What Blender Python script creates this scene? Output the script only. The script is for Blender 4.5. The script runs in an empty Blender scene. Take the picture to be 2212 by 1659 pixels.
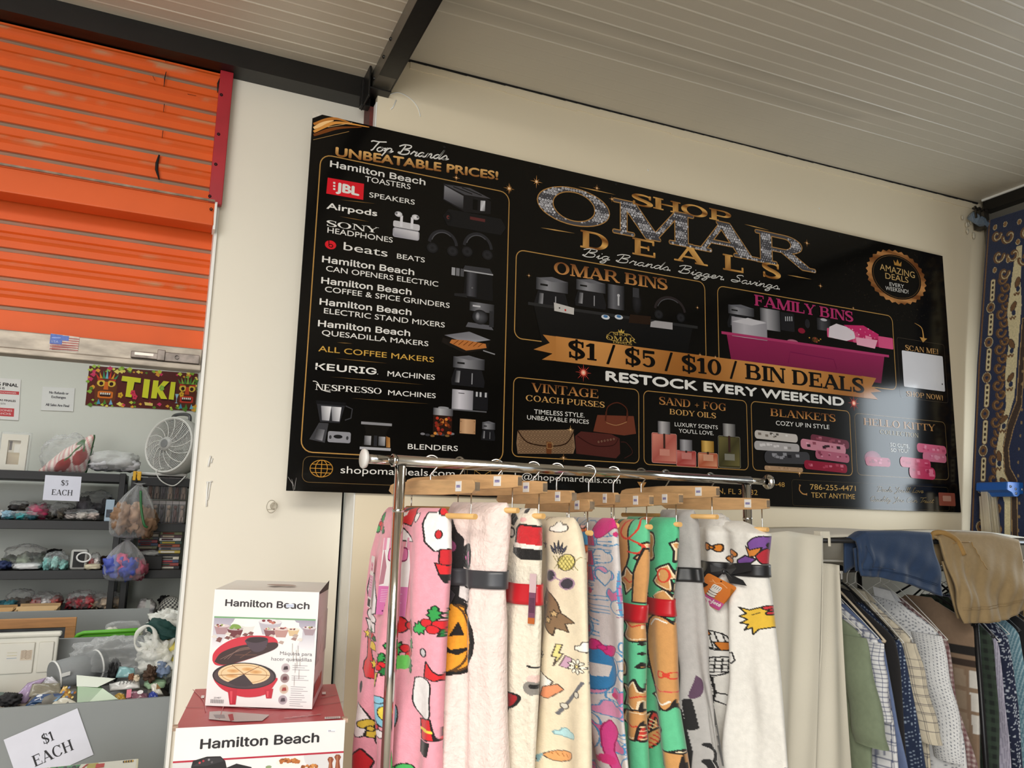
import bpy, bmesh, math, random, os
import numpy as np
from mathutils import Vector, Matrix, noise
from mathutils.geometry import tessellate_polygon

SC = bpy.context.scene
COL = SC.collection
PI = math.pi

# ---------------------------------------------------------------- camera
EYE = 1.6
FPX, CX, CY = 1664.54, 1106.0, 829.5
RW = Matrix(((0.91053818, -0.08907261, -0.40371562),
             (-0.41277604, -0.14117465, -0.89982535),
             (0.02315538, 0.98596947, -0.16531194)))
_cam = bpy.data.cameras.new('camera')
_cam.sensor_width = 36.0
_cam.lens = 36.0 * FPX / 2212.0
_cam.clip_start = 0.02
CAM = bpy.data.objects.new('camera', _cam)
COL.objects.link(CAM)
CAM.matrix_world = Matrix.Translation((0, 0, EYE)) @ RW.to_4x4()
SC.camera = CAM

# ---------------------------------------------------------------- world, daylight, exposure
SC.view_settings.view_transform = 'Standard'
SC.view_settings.look = 'None'
SC.view_settings.gamma = 1.0
SC.view_settings.exposure = 0.1
SC.view_settings.use_curve_mapping = False
SC.cycles.use_denoising = True
SC.cycles.max_bounces = 8
SC.cycles.diffuse_bounces = 4
SC.cycles.glossy_bounces = 4
SC.cycles.transmission_bounces = 6
SC.cycles.transparent_max_bounces = 12
SC.cycles.sample_clamp_indirect = 6.0

_w = bpy.data.worlds.new('sky')
SC.world = _w
_w.use_nodes = True
_bg = _w.node_tree.nodes['Background']
_bg.inputs[0].default_value = (0.80, 0.90, 1.0, 1)
_bg.inputs[1].default_value = 1.0


def area_light(name, loc, target, sx, sy, power, color):
 l = bpy.data.lights.new(name, 'AREA')
 l.shape = 'RECTANGLE'
 l.size, l.size_y, l.energy, l.color = sx, sy, power, color
 o = bpy.data.objects.new(name, l)
 COL.objects.link(o)
 o.location = loc
 o.rotation_euler = (Vector(target) - Vector(loc)).to_track_quat('-Z', 'Y').to_euler()
 return o


# daylight through the open shop front (left, behind the camera) and the tubes of the store room
area_light('daylight_front', (-3.1, -2.7, 1.75), (0.6, 2.2, 1.5), 3.4, 2.9, 138, (1.0, 0.985, 0.955))
area_light('overhead_fill', (-0.65, -0.8, 3.03), (-0.6, -0.6, 0), 2.0, 2.2, 200, (1.0, 0.955, 0.87))  # overhead fill added to brighten upward faces; no roof sheet is built there
area_light('daylight_side', (3.70, 1.75, 1.92), (2.6, 1.75, 1.92), 0.42, 0.84, 8.5, (0.85, 0.94, 1.0))
area_light('storeroom_tubes', (-1.3, 3.55, 2.9), (-1.3, 3.75, 0.5), 2.6, 0.5, 26, (0.95, 1.0, 0.97))

# ---------------------------------------------------------------- helpers
def ray(x, y):
 d = RW @ Vector((x - CX, CY - y, -FPX))
 return d / d.y


def at_y(x, y, Y):
 d = ray(x, y)
 return Vector((d.x * Y, Y, EYE + d.z * Y))


def at_x(x, y, X):
 d = ray(x, y)
 t = X / d.x
 return Vector((X, t, EYE + d.z * t))


def at_z(x, y, Z):
 d = ray(x, y)
 t = (Z - EYE) / d.z
 return Vector((d.x * t, t, Z))


def proj(p):
 q = RW.transposed() @ (Vector(p) - Vector((0, 0, EYE)))
 return (CX + FPX * q.x / -q.z, CY - FPX * q.y / -q.z)


def lin(h):
 """sRGB hex string or 0-255 triple to linear RGB"""
 if isinstance(h, str):
  h = h.lstrip('#')
  h = [int(h[i:i + 2], 16) for i in (0, 2, 4)]
 out = []
 for c in h[:3]:
  c = c / 255.0
  out.append(c / 12.92 if c <= 0.04045 else ((c + 0.055) / 1.055) ** 2.4)
 return tuple(out)


def mix(a, b, t):
 return tuple(a[i] + (b[i] - a[i]) * t for i in range(3))


MATS = {}


def M(name, col, rough=0.6, metal=0.0, bump=None, var=None, spec=0.5, sheen=0.0, trans=0.0, stretch=(1, 1, 1), coat=0.0):
 """procedural principled material: object-space noise drives the colour variation and the bump"""
 if name in MATS:
  return MATS[name]
 m = bpy.data.materials.new(name)
 m.use_nodes = True
 nt = m.node_tree
 b = nt.nodes['Principled BSDF']
 c = lin(col) if not isinstance(col, tuple) or max(col) > 1.0 else col
 b.inputs['Roughness'].default_value = rough
 b.inputs['Metallic'].default_value = metal
 b.inputs['Specular IOR Level'].default_value = spec
 if sheen:
  b.inputs['Sheen Weight'].default_value = sheen
  b.inputs['Sheen Roughness'].default_value = 0.5
 if trans:
  b.inputs['Transmission Weight'].default_value = trans
 if coat:
  b.inputs['Coat Weight'].default_value = coat
  b.inputs['Coat Roughness'].default_value = 0.08
 tc = nt.nodes.new('ShaderNodeTexCoord')
 mp = nt.nodes.new('ShaderNodeMapping')
 mp.inputs['Scale'].default_value = stretch
 nt.links.new(tc.outputs['Object'], mp.inputs['Vector'])
 vs, va = var or (6.0, 0.05)
 n = nt.nodes.new('ShaderNodeTexNoise')
 n.inputs['Scale'].default_value = vs
 n.inputs['Detail'].default_value = 4
 nt.links.new(mp.outputs[0], n.inputs['Vector'])
 r = nt.nodes.new('ShaderNodeValToRGB')
 r.color_ramp.elements[0].position = 0.3
 r.color_ramp.elements[1].position = 0.7
 r.color_ramp.elements[0].color = tuple(x * (1 - va) for x in c) + (1,)
 r.color_ramp.elements[1].color = tuple(min(1, x * (1 + va)) for x in c) + (1,)
 nt.links.new(n.outputs['Fac'], r.inputs[0])
 nt.links.new(r.outputs[0], b.inputs['Base Color'])
 if bump:
  n2 = nt.nodes.new('ShaderNodeTexNoise')
  n2.inputs['Scale'].default_value = bump[0]
  n2.inputs['Detail'].default_value = 3
  nt.links.new(mp.outputs[0], n2.inputs['Vector'])
  bp = nt.nodes.new('ShaderNodeBump')
  bp.inputs['Strength'].default_value = bump[1]
  bp.inputs['Distance'].default_value = bump[2] if len(bump) > 2 else 0.004
  nt.links.new(n2.outputs['Fac'], bp.inputs['Height'])
  nt.links.new(bp.outputs[0], b.inputs['Normal'])
 MATS[name] = m
 return m


def MV(name, rough=0.5, bump=None, spec=0.5, sheen=0.0, metal=0.0, var=0.06, vscale=40.0, coat=0.0):
 """material whose colour is the printed / dyed colour stored on the mesh, times a little noise"""
 if name in MATS:
  return MATS[name]
 m = bpy.data.materials.new(name)
 m.use_nodes = True
 nt = m.node_tree
 b = nt.nodes['Principled BSDF']
 b.inputs['Roughness'].default_value = rough
 b.inputs['Metallic'].default_value = metal
 b.inputs['Specular IOR Level'].default_value = spec
 if coat:
  b.inputs['Coat Weight'].default_value = coat
  b.inputs['Coat Roughness'].default_value = 0.08
 if sheen:
  b.inputs['Sheen Weight'].default_value = sheen
  b.inputs['Sheen Roughness'].default_value = 0.5
 a = nt.nodes.new('ShaderNodeAttribute')
 a.attribute_name = 'Col'
 tc = nt.nodes.new('ShaderNodeTexCoord')
 n = nt.nodes.new('ShaderNodeTexNoise')
 n.inputs['Scale'].default_value = vscale
 n.inputs['Detail'].default_value = 3
 nt.links.new(tc.outputs['Object'], n.inputs['Vector'])
 mr = nt.nodes.new('ShaderNodeMapRange')
 mr.inputs['From Min'].default_value = 0.3
 mr.inputs['From Max'].default_value = 0.7
 mr.inputs['To Min'].default_value = 1 - var
 mr.inputs['To Max'].default_value = 1 + var
 nt.links.new(n.outputs['Fac'], mr.inputs['Value'])
 vm = nt.nodes.new('ShaderNodeVectorMath')
 vm.operation = 'SCALE'
 nt.links.new(a.outputs['Color'], vm.inputs[0])
 nt.links.new(mr.outputs[0], vm.inputs['Scale'])
 nt.links.new(vm.outputs[0], b.inputs['Base Color'])
 if bump:
  n2 = nt.nodes.new('ShaderNodeTexNoise')
  n2.inputs['Scale'].default_value = bump[0]
  n2.inputs['Detail'].default_value = 3
  nt.links.new(tc.outputs['Object'], n2.inputs['Vector'])
  bp = nt.nodes.new('ShaderNodeBump')
  bp.inputs['Strength'].default_value = bump[1]
  bp.inputs['Distance'].default_value = bump[2] if len(bump) > 2 else 0.004
  nt.links.new(n2.outputs['Fac'], bp.inputs['Height'])
  nt.links.new(bp.outputs[0], b.inputs['Normal'])
 MATS[name] = m
 return m


def MF(name, col, alpha=0.25, rough=0.15, bump=(35.0, 0.5)):
 """clear plastic film: see-through with glints from its creases"""
 if name in MATS:
  return MATS[name]
 m = bpy.data.materials.new(name)
 m.use_nodes = True
 nt = m.node_tree
 out = nt.nodes['Material Output']
 b = nt.nodes['Principled BSDF']
 b.inputs['Base Color'].default_value = lin(col) + (1,)
 b.inputs['Roughness'].default_value = rough
 tr = nt.nodes.new('ShaderNodeBsdfTransparent')
 mx = nt.nodes.new('ShaderNodeMixShader')
 tc = nt.nodes.new('ShaderNodeTexCoord')
 n = nt.nodes.new('ShaderNodeTexNoise')
 n.inputs['Scale'].default_value = bump[0]
 n.inputs['Detail'].default_value = 3
 n.inputs['Distortion'].default_value = 1.5
 nt.links.new(tc.outputs['Object'], n.inputs['Vector'])
 bp = nt.nodes.new('ShaderNodeBump')
 bp.inputs['Strength'].default_value = bump[1]
 bp.inputs['Distance'].default_value = 0.01
 nt.links.new(n.outputs['Fac'], bp.inputs['Height'])
 nt.links.new(bp.outputs[0], b.inputs['Normal'])
 lw = nt.nodes.new('ShaderNodeLayerWeight')
 lw.inputs['Blend'].default_value = 0.35
 nt.links.new(bp.outputs[0], lw.inputs['Normal'])
 mr = nt.nodes.new('ShaderNodeMapRange')
 mr.inputs['To Min'].default_value = alpha
 mr.inputs['To Max'].default_value = min(1.0, alpha + 0.5)
 nt.links.new(lw.outputs['Facing'], mr.inputs['Value'])
 nt.links.new(mr.outputs[0], mx.inputs[0])
 nt.links.new(tr.outputs[0], mx.inputs[1])
 nt.links.new(b.outputs[0], mx.inputs[2])
 nt.links.new(mx.outputs[0], out.inputs['Surface'])
 MATS[name] = m
 return m


def tag(o, label=None, cat=None, group=None, kind=None):
 if label:
  o['label'] = label
 if cat:
  o['category'] = cat
 if group:
  o['group'] = group
 if kind:
  o['kind'] = kind
 return o


def thing(name, label, cat, loc=(0, 0, 0), rotz=0.0, group=None):
 o = bpy.data.objects.new(name, None)
 COL.objects.link(o)
 o.location = loc
 o.rotation_euler = (0, 0, rotz)
 o.empty_display_size = 0.05
 return tag(o, label, cat, group)


def wmat(o):
 m = o.matrix_basis.copy()
 return wmat(o.parent) @ m if o.parent else m


def link_mesh(name, me, mat, parent=None, local=False):
 """link a mesh given in room coordinates (or, local=True, in its parent's own coordinates)"""
 if parent is not None and not local:
  me.transform(wmat(parent).inverted())
 o = bpy.data.objects.new(name, me)
 COL.objects.link(o)
 if parent is not None:
  o.parent = parent
 if mat is not None:
  for m in (mat if isinstance(mat, (list, tuple)) else [mat]):
   me.materials.append(m)
 return o


def set_col(me, cols):
 a = me.color_attributes.new('Col', 'FLOAT_COLOR', 'POINT')
 arr = np.ones((len(me.vertices), 4), dtype=np.float32)
 arr[:, :3] = np.asarray(cols, dtype=np.float32)
 a.data.foreach_set('color', arr.ravel())


def copy_tree(o, parent=None):
 c = o.copy()
 COL.objects.link(c)
 if parent is not None:
  c.parent = parent
 for ch in list(o.children):
  copy_tree(ch, c)
 return c


class MB:
 """collects simple solids; build() links them as one mesh object"""

 def __init__(s):
  s.v, s.f, s.c, s.sm, s.col = [], [], [], [], None

 def add(s, vs, fs, smooth=False, col=None):
  b = len(s.v)
  s.v += [tuple(v) for v in vs]
  s.f += [tuple(i + b for i in f) for f in fs]
  s.sm += [smooth] * len(fs)
  c = col or s.col or (0.5, 0.5, 0.5)
  s.c += [c] * len(vs)
  return s

 def obox(s, p, ax, ay, az, col=None):
  p, ax, ay, az = Vector(p), Vector(ax), Vector(ay), Vector(az)
  if ax.cross(ay).dot(az) < 0:
   ax, ay = ay, ax
  vs = [p, p + ax, p + ax + ay, p + ay, p + az, p + ax + az, p + ax + ay + az, p + ay + az]
  return s.add(vs, [(0, 3, 2, 1), (4, 5, 6, 7), (0, 1, 5, 4), (1, 2, 6, 5), (2, 3, 7, 6), (3, 0, 4, 7)], col=col)

 def box(s, c, d, rz=0.0, col=None):
  m = Matrix.Rotation(rz, 3, 'Z')
  ax, ay, az = m @ Vector((d[0], 0, 0)), m @ Vector((0, d[1], 0)), Vector((0, 0, d[2]))
  return s.obox(Vector(c) - (ax + ay + az) / 2, ax, ay, az, col)

 def bb(s, x0, x1, y0, y1, z0, z1, col=None):
  return s.obox((x0, y0, z0), (x1 - x0, 0, 0), (0, y1 - y0, 0), (0, 0, z1 - z0), col)

 def tube(s, pts, r, n=10, cap=True, col=None, closed=False):
  pts = [Vector(p) for p in pts]
  rr = r if isinstance(r, (list, tuple)) else [r] * len(pts)
  vs, fs = [], []
  up = None
  N = len(pts)
  for i, p in enumerate(pts):
   if closed:
    t = pts[(i + 1) % N] - pts[i - 1]
   else:
    t = pts[min(i + 1, N - 1)] - pts[max(i - 1, 0)]
   if t.length < 1e-9:
    t = Vector((0, 0, 1))
   t.normalize()
   if up is None:
    up = t.orthogonal().normalized()
   up = up - t * up.dot(t)
   if up.length < 1e-6:
    up = t.orthogonal()
   up.normalize()
   w = t.cross(up)
   for k in range(n):
    a = 2 * PI * k / n
    vs.append(p + (up * math.cos(a) + w * math.sin(a)) * rr[i])
  for i in range(N if closed else N - 1):
   for k in range(n):
    a, b = i * n + k, i * n + (k + 1) % n
    c, d = ((i + 1) % N) * n + (k + 1) % n, ((i + 1) % N) * n + k
    fs.append((a, b, c, d))
  s.add(vs, fs, True, col)
  if cap and not closed:
   b = len(s.v) - len(vs)
   s.f += [tuple(b + k for k in reversed(range(n))), tuple(b + (N - 1) * n + k for k in range(n))]
   s.sm += [False, False]
  return s

 def lathe(s, prof, c, axis=(0, 0, 1), n=20, col=None, smooth=True):
  ax = Vector(axis).normalized()
  u = ax.orthogonal().normalized()
  w = ax.cross(u)
  c = Vector(c)
  vs, fs = [], []
  for r, z in prof:
   for k in range(n):
    a = 2 * PI * k / n
    vs.append(c + ax * z + (u * math.cos(a) + w * math.sin(a)) * r)
  for i in range(len(prof) - 1):
   for k in range(n):
    fs.append((i * n + k, i * n + (k + 1) % n, (i + 1) * n + (k + 1) % n, (i + 1) * n + k))
  s.add(vs, fs, smooth, col)
  return s

 def prism(s, poly, org, U, V, N, depth, col=None):
  """polygon (u,v) in the frame org,U,V pushed along N"""
  org, U, V, N = Vector(org), Vector(U), Vector(V), Vector(N)
  a = [org + U * u + V * v for u, v in poly]
  b = [p + N * depth for p in a]
  n = len(a)
  tris = tessellate_polygon([[Vector((u, v, 0)) for u, v in poly]])
  fs = [tuple(t) for t in tris] + [tuple(i + n for i in reversed(t)) for t in tris]
  fs += [(i, (i + 1) % n, n + (i + 1) % n, n + i) for i in range(n)]
  return s.add(a + b, fs, col=col)

 def blob(s, c, r, nu=24, nv=14, e=1.0, amp=0.0, sc=8.0, seed=0, rot=None, col=None):
  """lumpy rounded mass"""
  c = Vector(c)
  rot = rot or Matrix.Identity(3)
  vs, fs = [], []
  pw = lambda x: math.copysign(abs(x) ** e, x)
  for j in range(nv + 1):
   ph = -PI / 2 + PI * j / nv
   for i in range(nu):
    th = 2 * PI * i / nu
    d = Vector((pw(math.cos(ph)) * pw(math.cos(th)), pw(math.cos(ph)) * pw(math.sin(th)), pw(math.sin(ph))))
    k = 1 + (amp * noise.noise(d * sc * 0.35 + Vector((seed * 7.1, seed * 3.3, 0))) + amp * 0.5 * noise.noise(d * sc + Vector((0, seed * 5.7, 2)))) if amp else 1
    vs.append(c + rot @ Vector((d.x * r[0] * k, d.y * r[1] * k, d.z * r[2] * k)))
  for j in range(nv):
   for i in range(nu):
    fs.append((j * nu + i, j * nu + (i + 1) % nu, (j + 1) * nu + (i + 1) % nu, (j + 1) * nu + i))
  return s.add(vs, fs, True, col)

 def build(s, name, mat, parent=None, bevel=0.0, local=False, seg=2, fixn=True):
  me = bpy.data.meshes.new(name)
  me.from_pydata(s.v, [], s.f)
  if fixn:
   bm = bmesh.new()
   bm.from_mesh(me)
   bmesh.ops.recalc_face_normals(bm, faces=bm.faces)
   bm.to_mesh(me)
   bm.free()
  me.polygons.foreach_set('use_smooth', s.sm)
  set_col(me, s.c)
  o = link_mesh(name, me, mat, parent, local)
  if bevel:
   md = o.modifiers.new('bevel', 'BEVEL')
   md.width = bevel
   md.segments = seg
   md.limit_method = 'ANGLE'
  return o


def gridmesh(name, P, mat, parent=None, cols=None, closeu=False, capends=False, flip=False, solid=0.0, smooth=True):
 """P: (nv, nu, 3) array of points to a quad sheet; closeu joins the last column to the first"""
 nv, nu = P.shape[:2]
 idx = np.arange(nv * nu).reshape(nv, nu)
 if closeu:
  r = np.roll(idx, -1, axis=1)
  q = np.stack([idx[:-1], r[:-1], r[1:], idx[1:]], -1).reshape(-1, 4)
 else:
  q = np.stack([idx[:-1, :-1], idx[:-1, 1:], idx[1:, 1:], idx[1:, :-1]], -1).reshape(-1, 4)
 if flip:
  q = q[:, ::-1]
 me = bpy.data.meshes.new(name)
 me.vertices.add(nv * nu)
 me.vertices.foreach_set('co', P.reshape(-1).astype(np.float32))
 nq = len(q)
 extra = []
 if capends and closeu:
  a, b = list(idx[0]), list(idx[-1])
  extra = [a[::-1] if not flip else a, b if not flip else b[::-1]]
 loops = q.reshape(-1).tolist()
 starts = list(range(0, nq * 4, 4))
 tot = [4] * nq
 for e in extra:
  starts.append(len(loops))
  tot.append(len(e))
  loops += [int(i) for i in e]
 me.loops.add(len(loops))
 me.loops.foreach_set('vertex_index', loops)
 me.polygons.add(len(starts))
 me.polygons.foreach_set('loop_start', starts)
 me.polygons.foreach_set('use_smooth', [smooth] * len(starts))
 me.update(calc_edges=True)
 me.validate()
 if cols is not None:
  set_col(me, cols.reshape(-1, 3))
 o = link_mesh(name, me, mat, parent)
 if solid:
  md = o.modifiers.new('thickness', 'SOLIDIFY')
  md.thickness = solid
  md.offset = 0
 return o


# ---------------------------------------------------------------- print shop: flat lettering and artwork
def _font(fname):
 try:
  return bpy.data.fonts.load(os.path.join(bpy.utils.system_resource('DATAFILES', path='fonts'), fname))
 except Exception:
  return None


_FONTS = {'inter': _font('Inter.woff2'), None: None}
_TXT = {}


def text_mesh(s, font=None):
 """outline mesh of a line of lettering: vertices scaled to cap height 1, polygons"""
 key = (s, font)
 if key in _TXT:
  return _TXT[key]

 def raw(t):
  cu = bpy.data.curves.new('lettering', 'FONT')
  cu.body = t
  cu.resolution_u = 4
  if _FONTS.get(font):
   cu.font = _FONTS[font]
  ob = bpy.data.objects.new('lettering', cu)
  COL.objects.link(ob)
  dg = bpy.context.evaluated_depsgraph_get()
  me = bpy.data.meshes.new_from_object(ob.evaluated_get(dg))
  v = [(q.co.x, q.co.y) for q in me.vertices]
  f = [tuple(p.vertices) for p in me.polygons]
  bpy.data.objects.remove(ob)
  bpy.data.curves.remove(cu)
  bpy.data.meshes.remove(me)
  return v, f

 hv, _ = raw('H')
 cap = max(q[1] for q in hv)
 v, f = raw(s)
 v = [(q[0] / cap, q[1] / cap) for q in v]
 _TXT[key] = (v, f)
 return v, f


def arc(cx, cy, rx, ry, a0, a1, n=14):
 return [(cx + rx * math.cos(math.radians(a0 + (a1 - a0) * i / n)), cy + ry * math.sin(math.radians(a0 + (a1 - a0) * i / n))) for i in range(n + 1)]


def ringarc(cx, cy, rx, ry, tx, ty, a0, a1, n=16):
 return arc(cx, cy, rx, ry, a0, a1, n) + arc(cx, cy, rx - tx, ry - ty, a1, a0, n)


def spline(pts, n=6):
 out = []
 P = [pts[0]] + list(pts) + [pts[-1]]
 for i in range(1, len(P) - 2):
  p0, p1, p2, p3 = P[i - 1], P[i], P[i + 1], P[i + 2]
  for k in range(n):
   t = k / n
   out.append(tuple(0.5 * (2 * p1[j] + (p2[j] - p0[j]) * t + (2 * p0[j] - 5 * p1[j] + 4 * p2[j] - p3[j]) * t * t + (3 * p1[j] - p0[j] - 3 * p2[j] + p3[j]) * t ** 3) for j in range(len(p1))))
 out.append(tuple(pts[-1]))
 return out


def rrect(x0, y0, x1, y1, r, n=5):
 p = []
 for cx, cy, a in ((x1 - r, y1 - r, 0), (x0 + r, y1 - r, 90), (x0 + r, y0 + r, 180), (x1 - r, y0 + r, 270)):
  p += arc(cx, cy, r, r, a, a + 90, n)
 return p


def ribbon_poly(pts, w):
 """outline of a polyline of width w (w may be a list)"""
 n = len(pts)
 ww = w if isinstance(w, (list, tuple)) else [w] * n
 L, R = [], []
 for i in range(n):
  a, b = pts[max(i - 1, 0)], pts[min(i + 1, n - 1)]
  dx, dy = b[0] - a[0], b[1] - a[1]
  d = math.hypot(dx, dy) or 1
  nx, ny = -dy / d * ww[i] / 2, dx / d * ww[i] / 2
  L.append((pts[i][0] + nx, pts[i][1] + ny))
  R.append((pts[i][0] - nx, pts[i][1] - ny))
 return L, R


def serif_glyph(ch):
 """(polygons, advance) of a wide high-contrast serif capital, cap height 1"""
 S, t, f, k = 0.2, 0.06, 0.09, 0.05
 R = lambda x0, y0, x1, y1: [(x0, y0), (x1, y0), (x1, y1), (x0, y1)]
 stem = lambda x, w=S: [R(x, 0, x + w, 1), R(x - f, 0, x + w + f, k), R(x - f, 1 - k, x + w + f, 1)]
 dg = lambda x0, y0, x1, y1, w: [(x0 - w / 2, y0), (x0 + w / 2, y0), (x1 + w / 2, y1), (x1 - w / 2, y1)]
 foot = lambda x, y, w: R(x - w, y, x + w, y + (k if y == 0 else -k)) if y == 0 else R(x - w, y - k, x + w, y)

 def st(pts, w):
  L, Q = ribbon_poly(pts, w)
  return [[L[i], L[i + 1], Q[i + 1], Q[i]] for i in range(len(L) - 1)]
 if ch == 'O':
  return [ringarc(.55, .5, .53, .52, S, t, 0, 180), ringarc(.55, .5, .53, .52, S, t, 180, 360)], 1.16
 if ch in 'CG':
  p = [ringarc(.55, .5, .53, .52, S, t, 40, 180), ringarc(.55, .5, .53, .52, S, t, 180, 325), R(.88, .66, .94, 1.0)]
  if ch == 'G':
   p += [R(.74, .03, .94, .45), R(.64, .42, 1.02, .47)]
  return p, 1.1
 if ch == 'M':
  return [R(.12, 0, .2, 1), foot(.16, 0, .16), R(0, .95, .3, 1), dg(.64, 0, .22, 1, S * 1.15), dg(.64, 0, 1.06, 1, .08), R(1.02, 0, 1.22, 1), foot(1.12, 0, .2), R(1.0, .95, 1.32, 1)], 1.36
 if ch == 'N':
  return [R(.12, 0, .19, 1), foot(.15, 0, .16), R(0, .95, .26, 1), dg(.88, 0, .2, 1, S), R(.86, 0, .93, 1), R(.74, .95, 1.05, 1)], 1.06
 if ch == 'A':
  return [dg(.12, 0, .5, 1, .075), dg(.92, 0, .5, 1, S * 1.15), R(.24, .3, .8, .36), foot(.12, 0, .15), foot(.92, 0, .22)], 1.1
 if ch == 'V':
  return [dg(.5, 0, .12, 1, S), dg(.5, 0, .88, 1, .075), foot(.14, 1, .19), foot(.88, 1, .14)], 1.0
 if ch == 'W':
  return [dg(.42, 0, .12, 1, S), dg(.42, 0, .74, 1, .075), dg(1.0, 0, .7, 1, S), dg(1.0, 0, 1.3, 1, .075), foot(.14, 1, .19), foot(.74, 1, .14), foot(1.3, 1, .13)], 1.42
 if ch == 'R':
  return stem(.1) + [R(.3, .94, .58, 1), R(.3, .46, .58, .52), ringarc(.56, .73, .34, .27, S, t, -90, 90), dg(1.0, 0, .56, .5, S), R(.92, 0, 1.16, k)], 1.12
 if ch == 'P':
  return stem(.1) + [R(.3, .94, .6, 1), R(.3, .42, .6, .48), ringarc(.58, .71, .34, .29, S, t, -90, 90)], 1.0
 if ch == 'B':
  return stem(.1) + [R(.1, .94, .58, 1), R(.3, .5, .6, .56), R(.1, 0, .6, .06), ringarc(.56, .755, .3, .245, S * .9, t, -90, 90), ringarc(.6, .26, .34, .27, S, t, -90, 90)], 1.04
 if ch == 'D':
  return stem(.1) + [R(.1, .94, .5, 1), R(.1, 0, .5, .06), ringarc(.5, .5, .5, .5, S, t, -90, 90)], 1.1
 if ch == 'E':
  return stem(.1) + [R(.1, .93, .82, 1), R(.1, 0, .86, .07), R(.3, .48, .62, .54), R(.77, .74, .82, 1), R(.81, 0, .86, .28), R(.59, .38, .63, .64)], .96
 if ch == 'F':
  return stem(.1) + [R(.1, .93, .82, 1), R(.3, .46, .62, .52), R(.77, .72, .82, 1), R(.59, .36, .63, .62)], .9
 if ch == 'L':
  return stem(.1) + [R(.1, 0, .82, .07), R(.77, 0, .82, .3)], .9
 if ch == 'I':
  return stem(.1), .42
 if ch == 'H':
  return stem(.1) + stem(.78) + [R(.3, .48, .78, .54)], 1.1
 if ch == 'K':
  return stem(.1) + [dg(.34, .42, .86, 1, .085), dg(.98, 0, .46, .56, S), R(.74, .95, 1.0, 1), R(.82, 0, 1.14, k)], 1.12
 if ch == 'T':
  return [R(.38, 0, .58, 1), foot(.48, 0, .2), R(.02, .93, .94, 1), R(.02, .7, .07, 1), R(.89, .7, .94, 1)], .98
 if ch == 'U':
  return [R(.12, .3, .32, 1), R(.02, .95, .44, 1), R(.84, .3, .91, 1), R(.74, .95, 1.02, 1), ringarc(.515, .32, .395, .34, S * .9, t, 180, 360)], 1.04
 if ch == 'Y':
  return [R(.4, 0, .6, .46), foot(.5, 0, .2), dg(.5, .42, .12, 1, S), dg(.5, .42, .88, 1, .075), foot(.14, 1, .19), foot(.88, 1, .14)], 1.0
 if ch in 'S$':
  pth = spline([(.72, .78, .05), (.66, .92, .07), (.44, .985, .09), (.19, .9, .16), (.13, .73, .2), (.3, .57, .2), (.55, .45, .2), (.72, .27, .2), (.64, .09, .14), (.4, .015, .08), (.17, .08, .07), (.09, .24, .05)], 4)
  p = st([(a, b) for a, b, c in pth], [c for a, b, c in pth]) + [R(.68, .68, .74, .99), R(.07, .01, .13, .32)]
  if ch == '$':
   p += [R(.37, -.12, .45, 1.12)]
  return p, .84
 if ch == '1':
  return [R(.24, 0, .44, .98), foot(.34, 0, .22), [(.24, .98), (.06, .84), (.06, .79), (.26, .82)]], .62
 if ch == '0':
  return [ringarc(.42, .5, .38, .51, S, t, 0, 180), ringarc(.42, .5, .38, .51, S, t, 180, 360)], .86
 if ch == '5':
  return [R(.14, .86, .72, 1), R(.14, .5, .2, .98), ringarc(.4, .33, .36, .34, S, t, -90, 120), ringarc(.4, .33, .36, .34, S * .6, t, 220, 270)], .84
 if ch == '/':
  return [dg(.1, -.12, .42, 1.08, .1)], .55
 if ch == '+':
  return [R(.08, .36, .62, .42), R(.32, .12, .38, .66)], .72
 if ch == '!':
  return [R(.1, .28, .26, 1), arc(.18, .09, .1, .1, 0, 360, 10)], .4
 return [], .42


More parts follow.
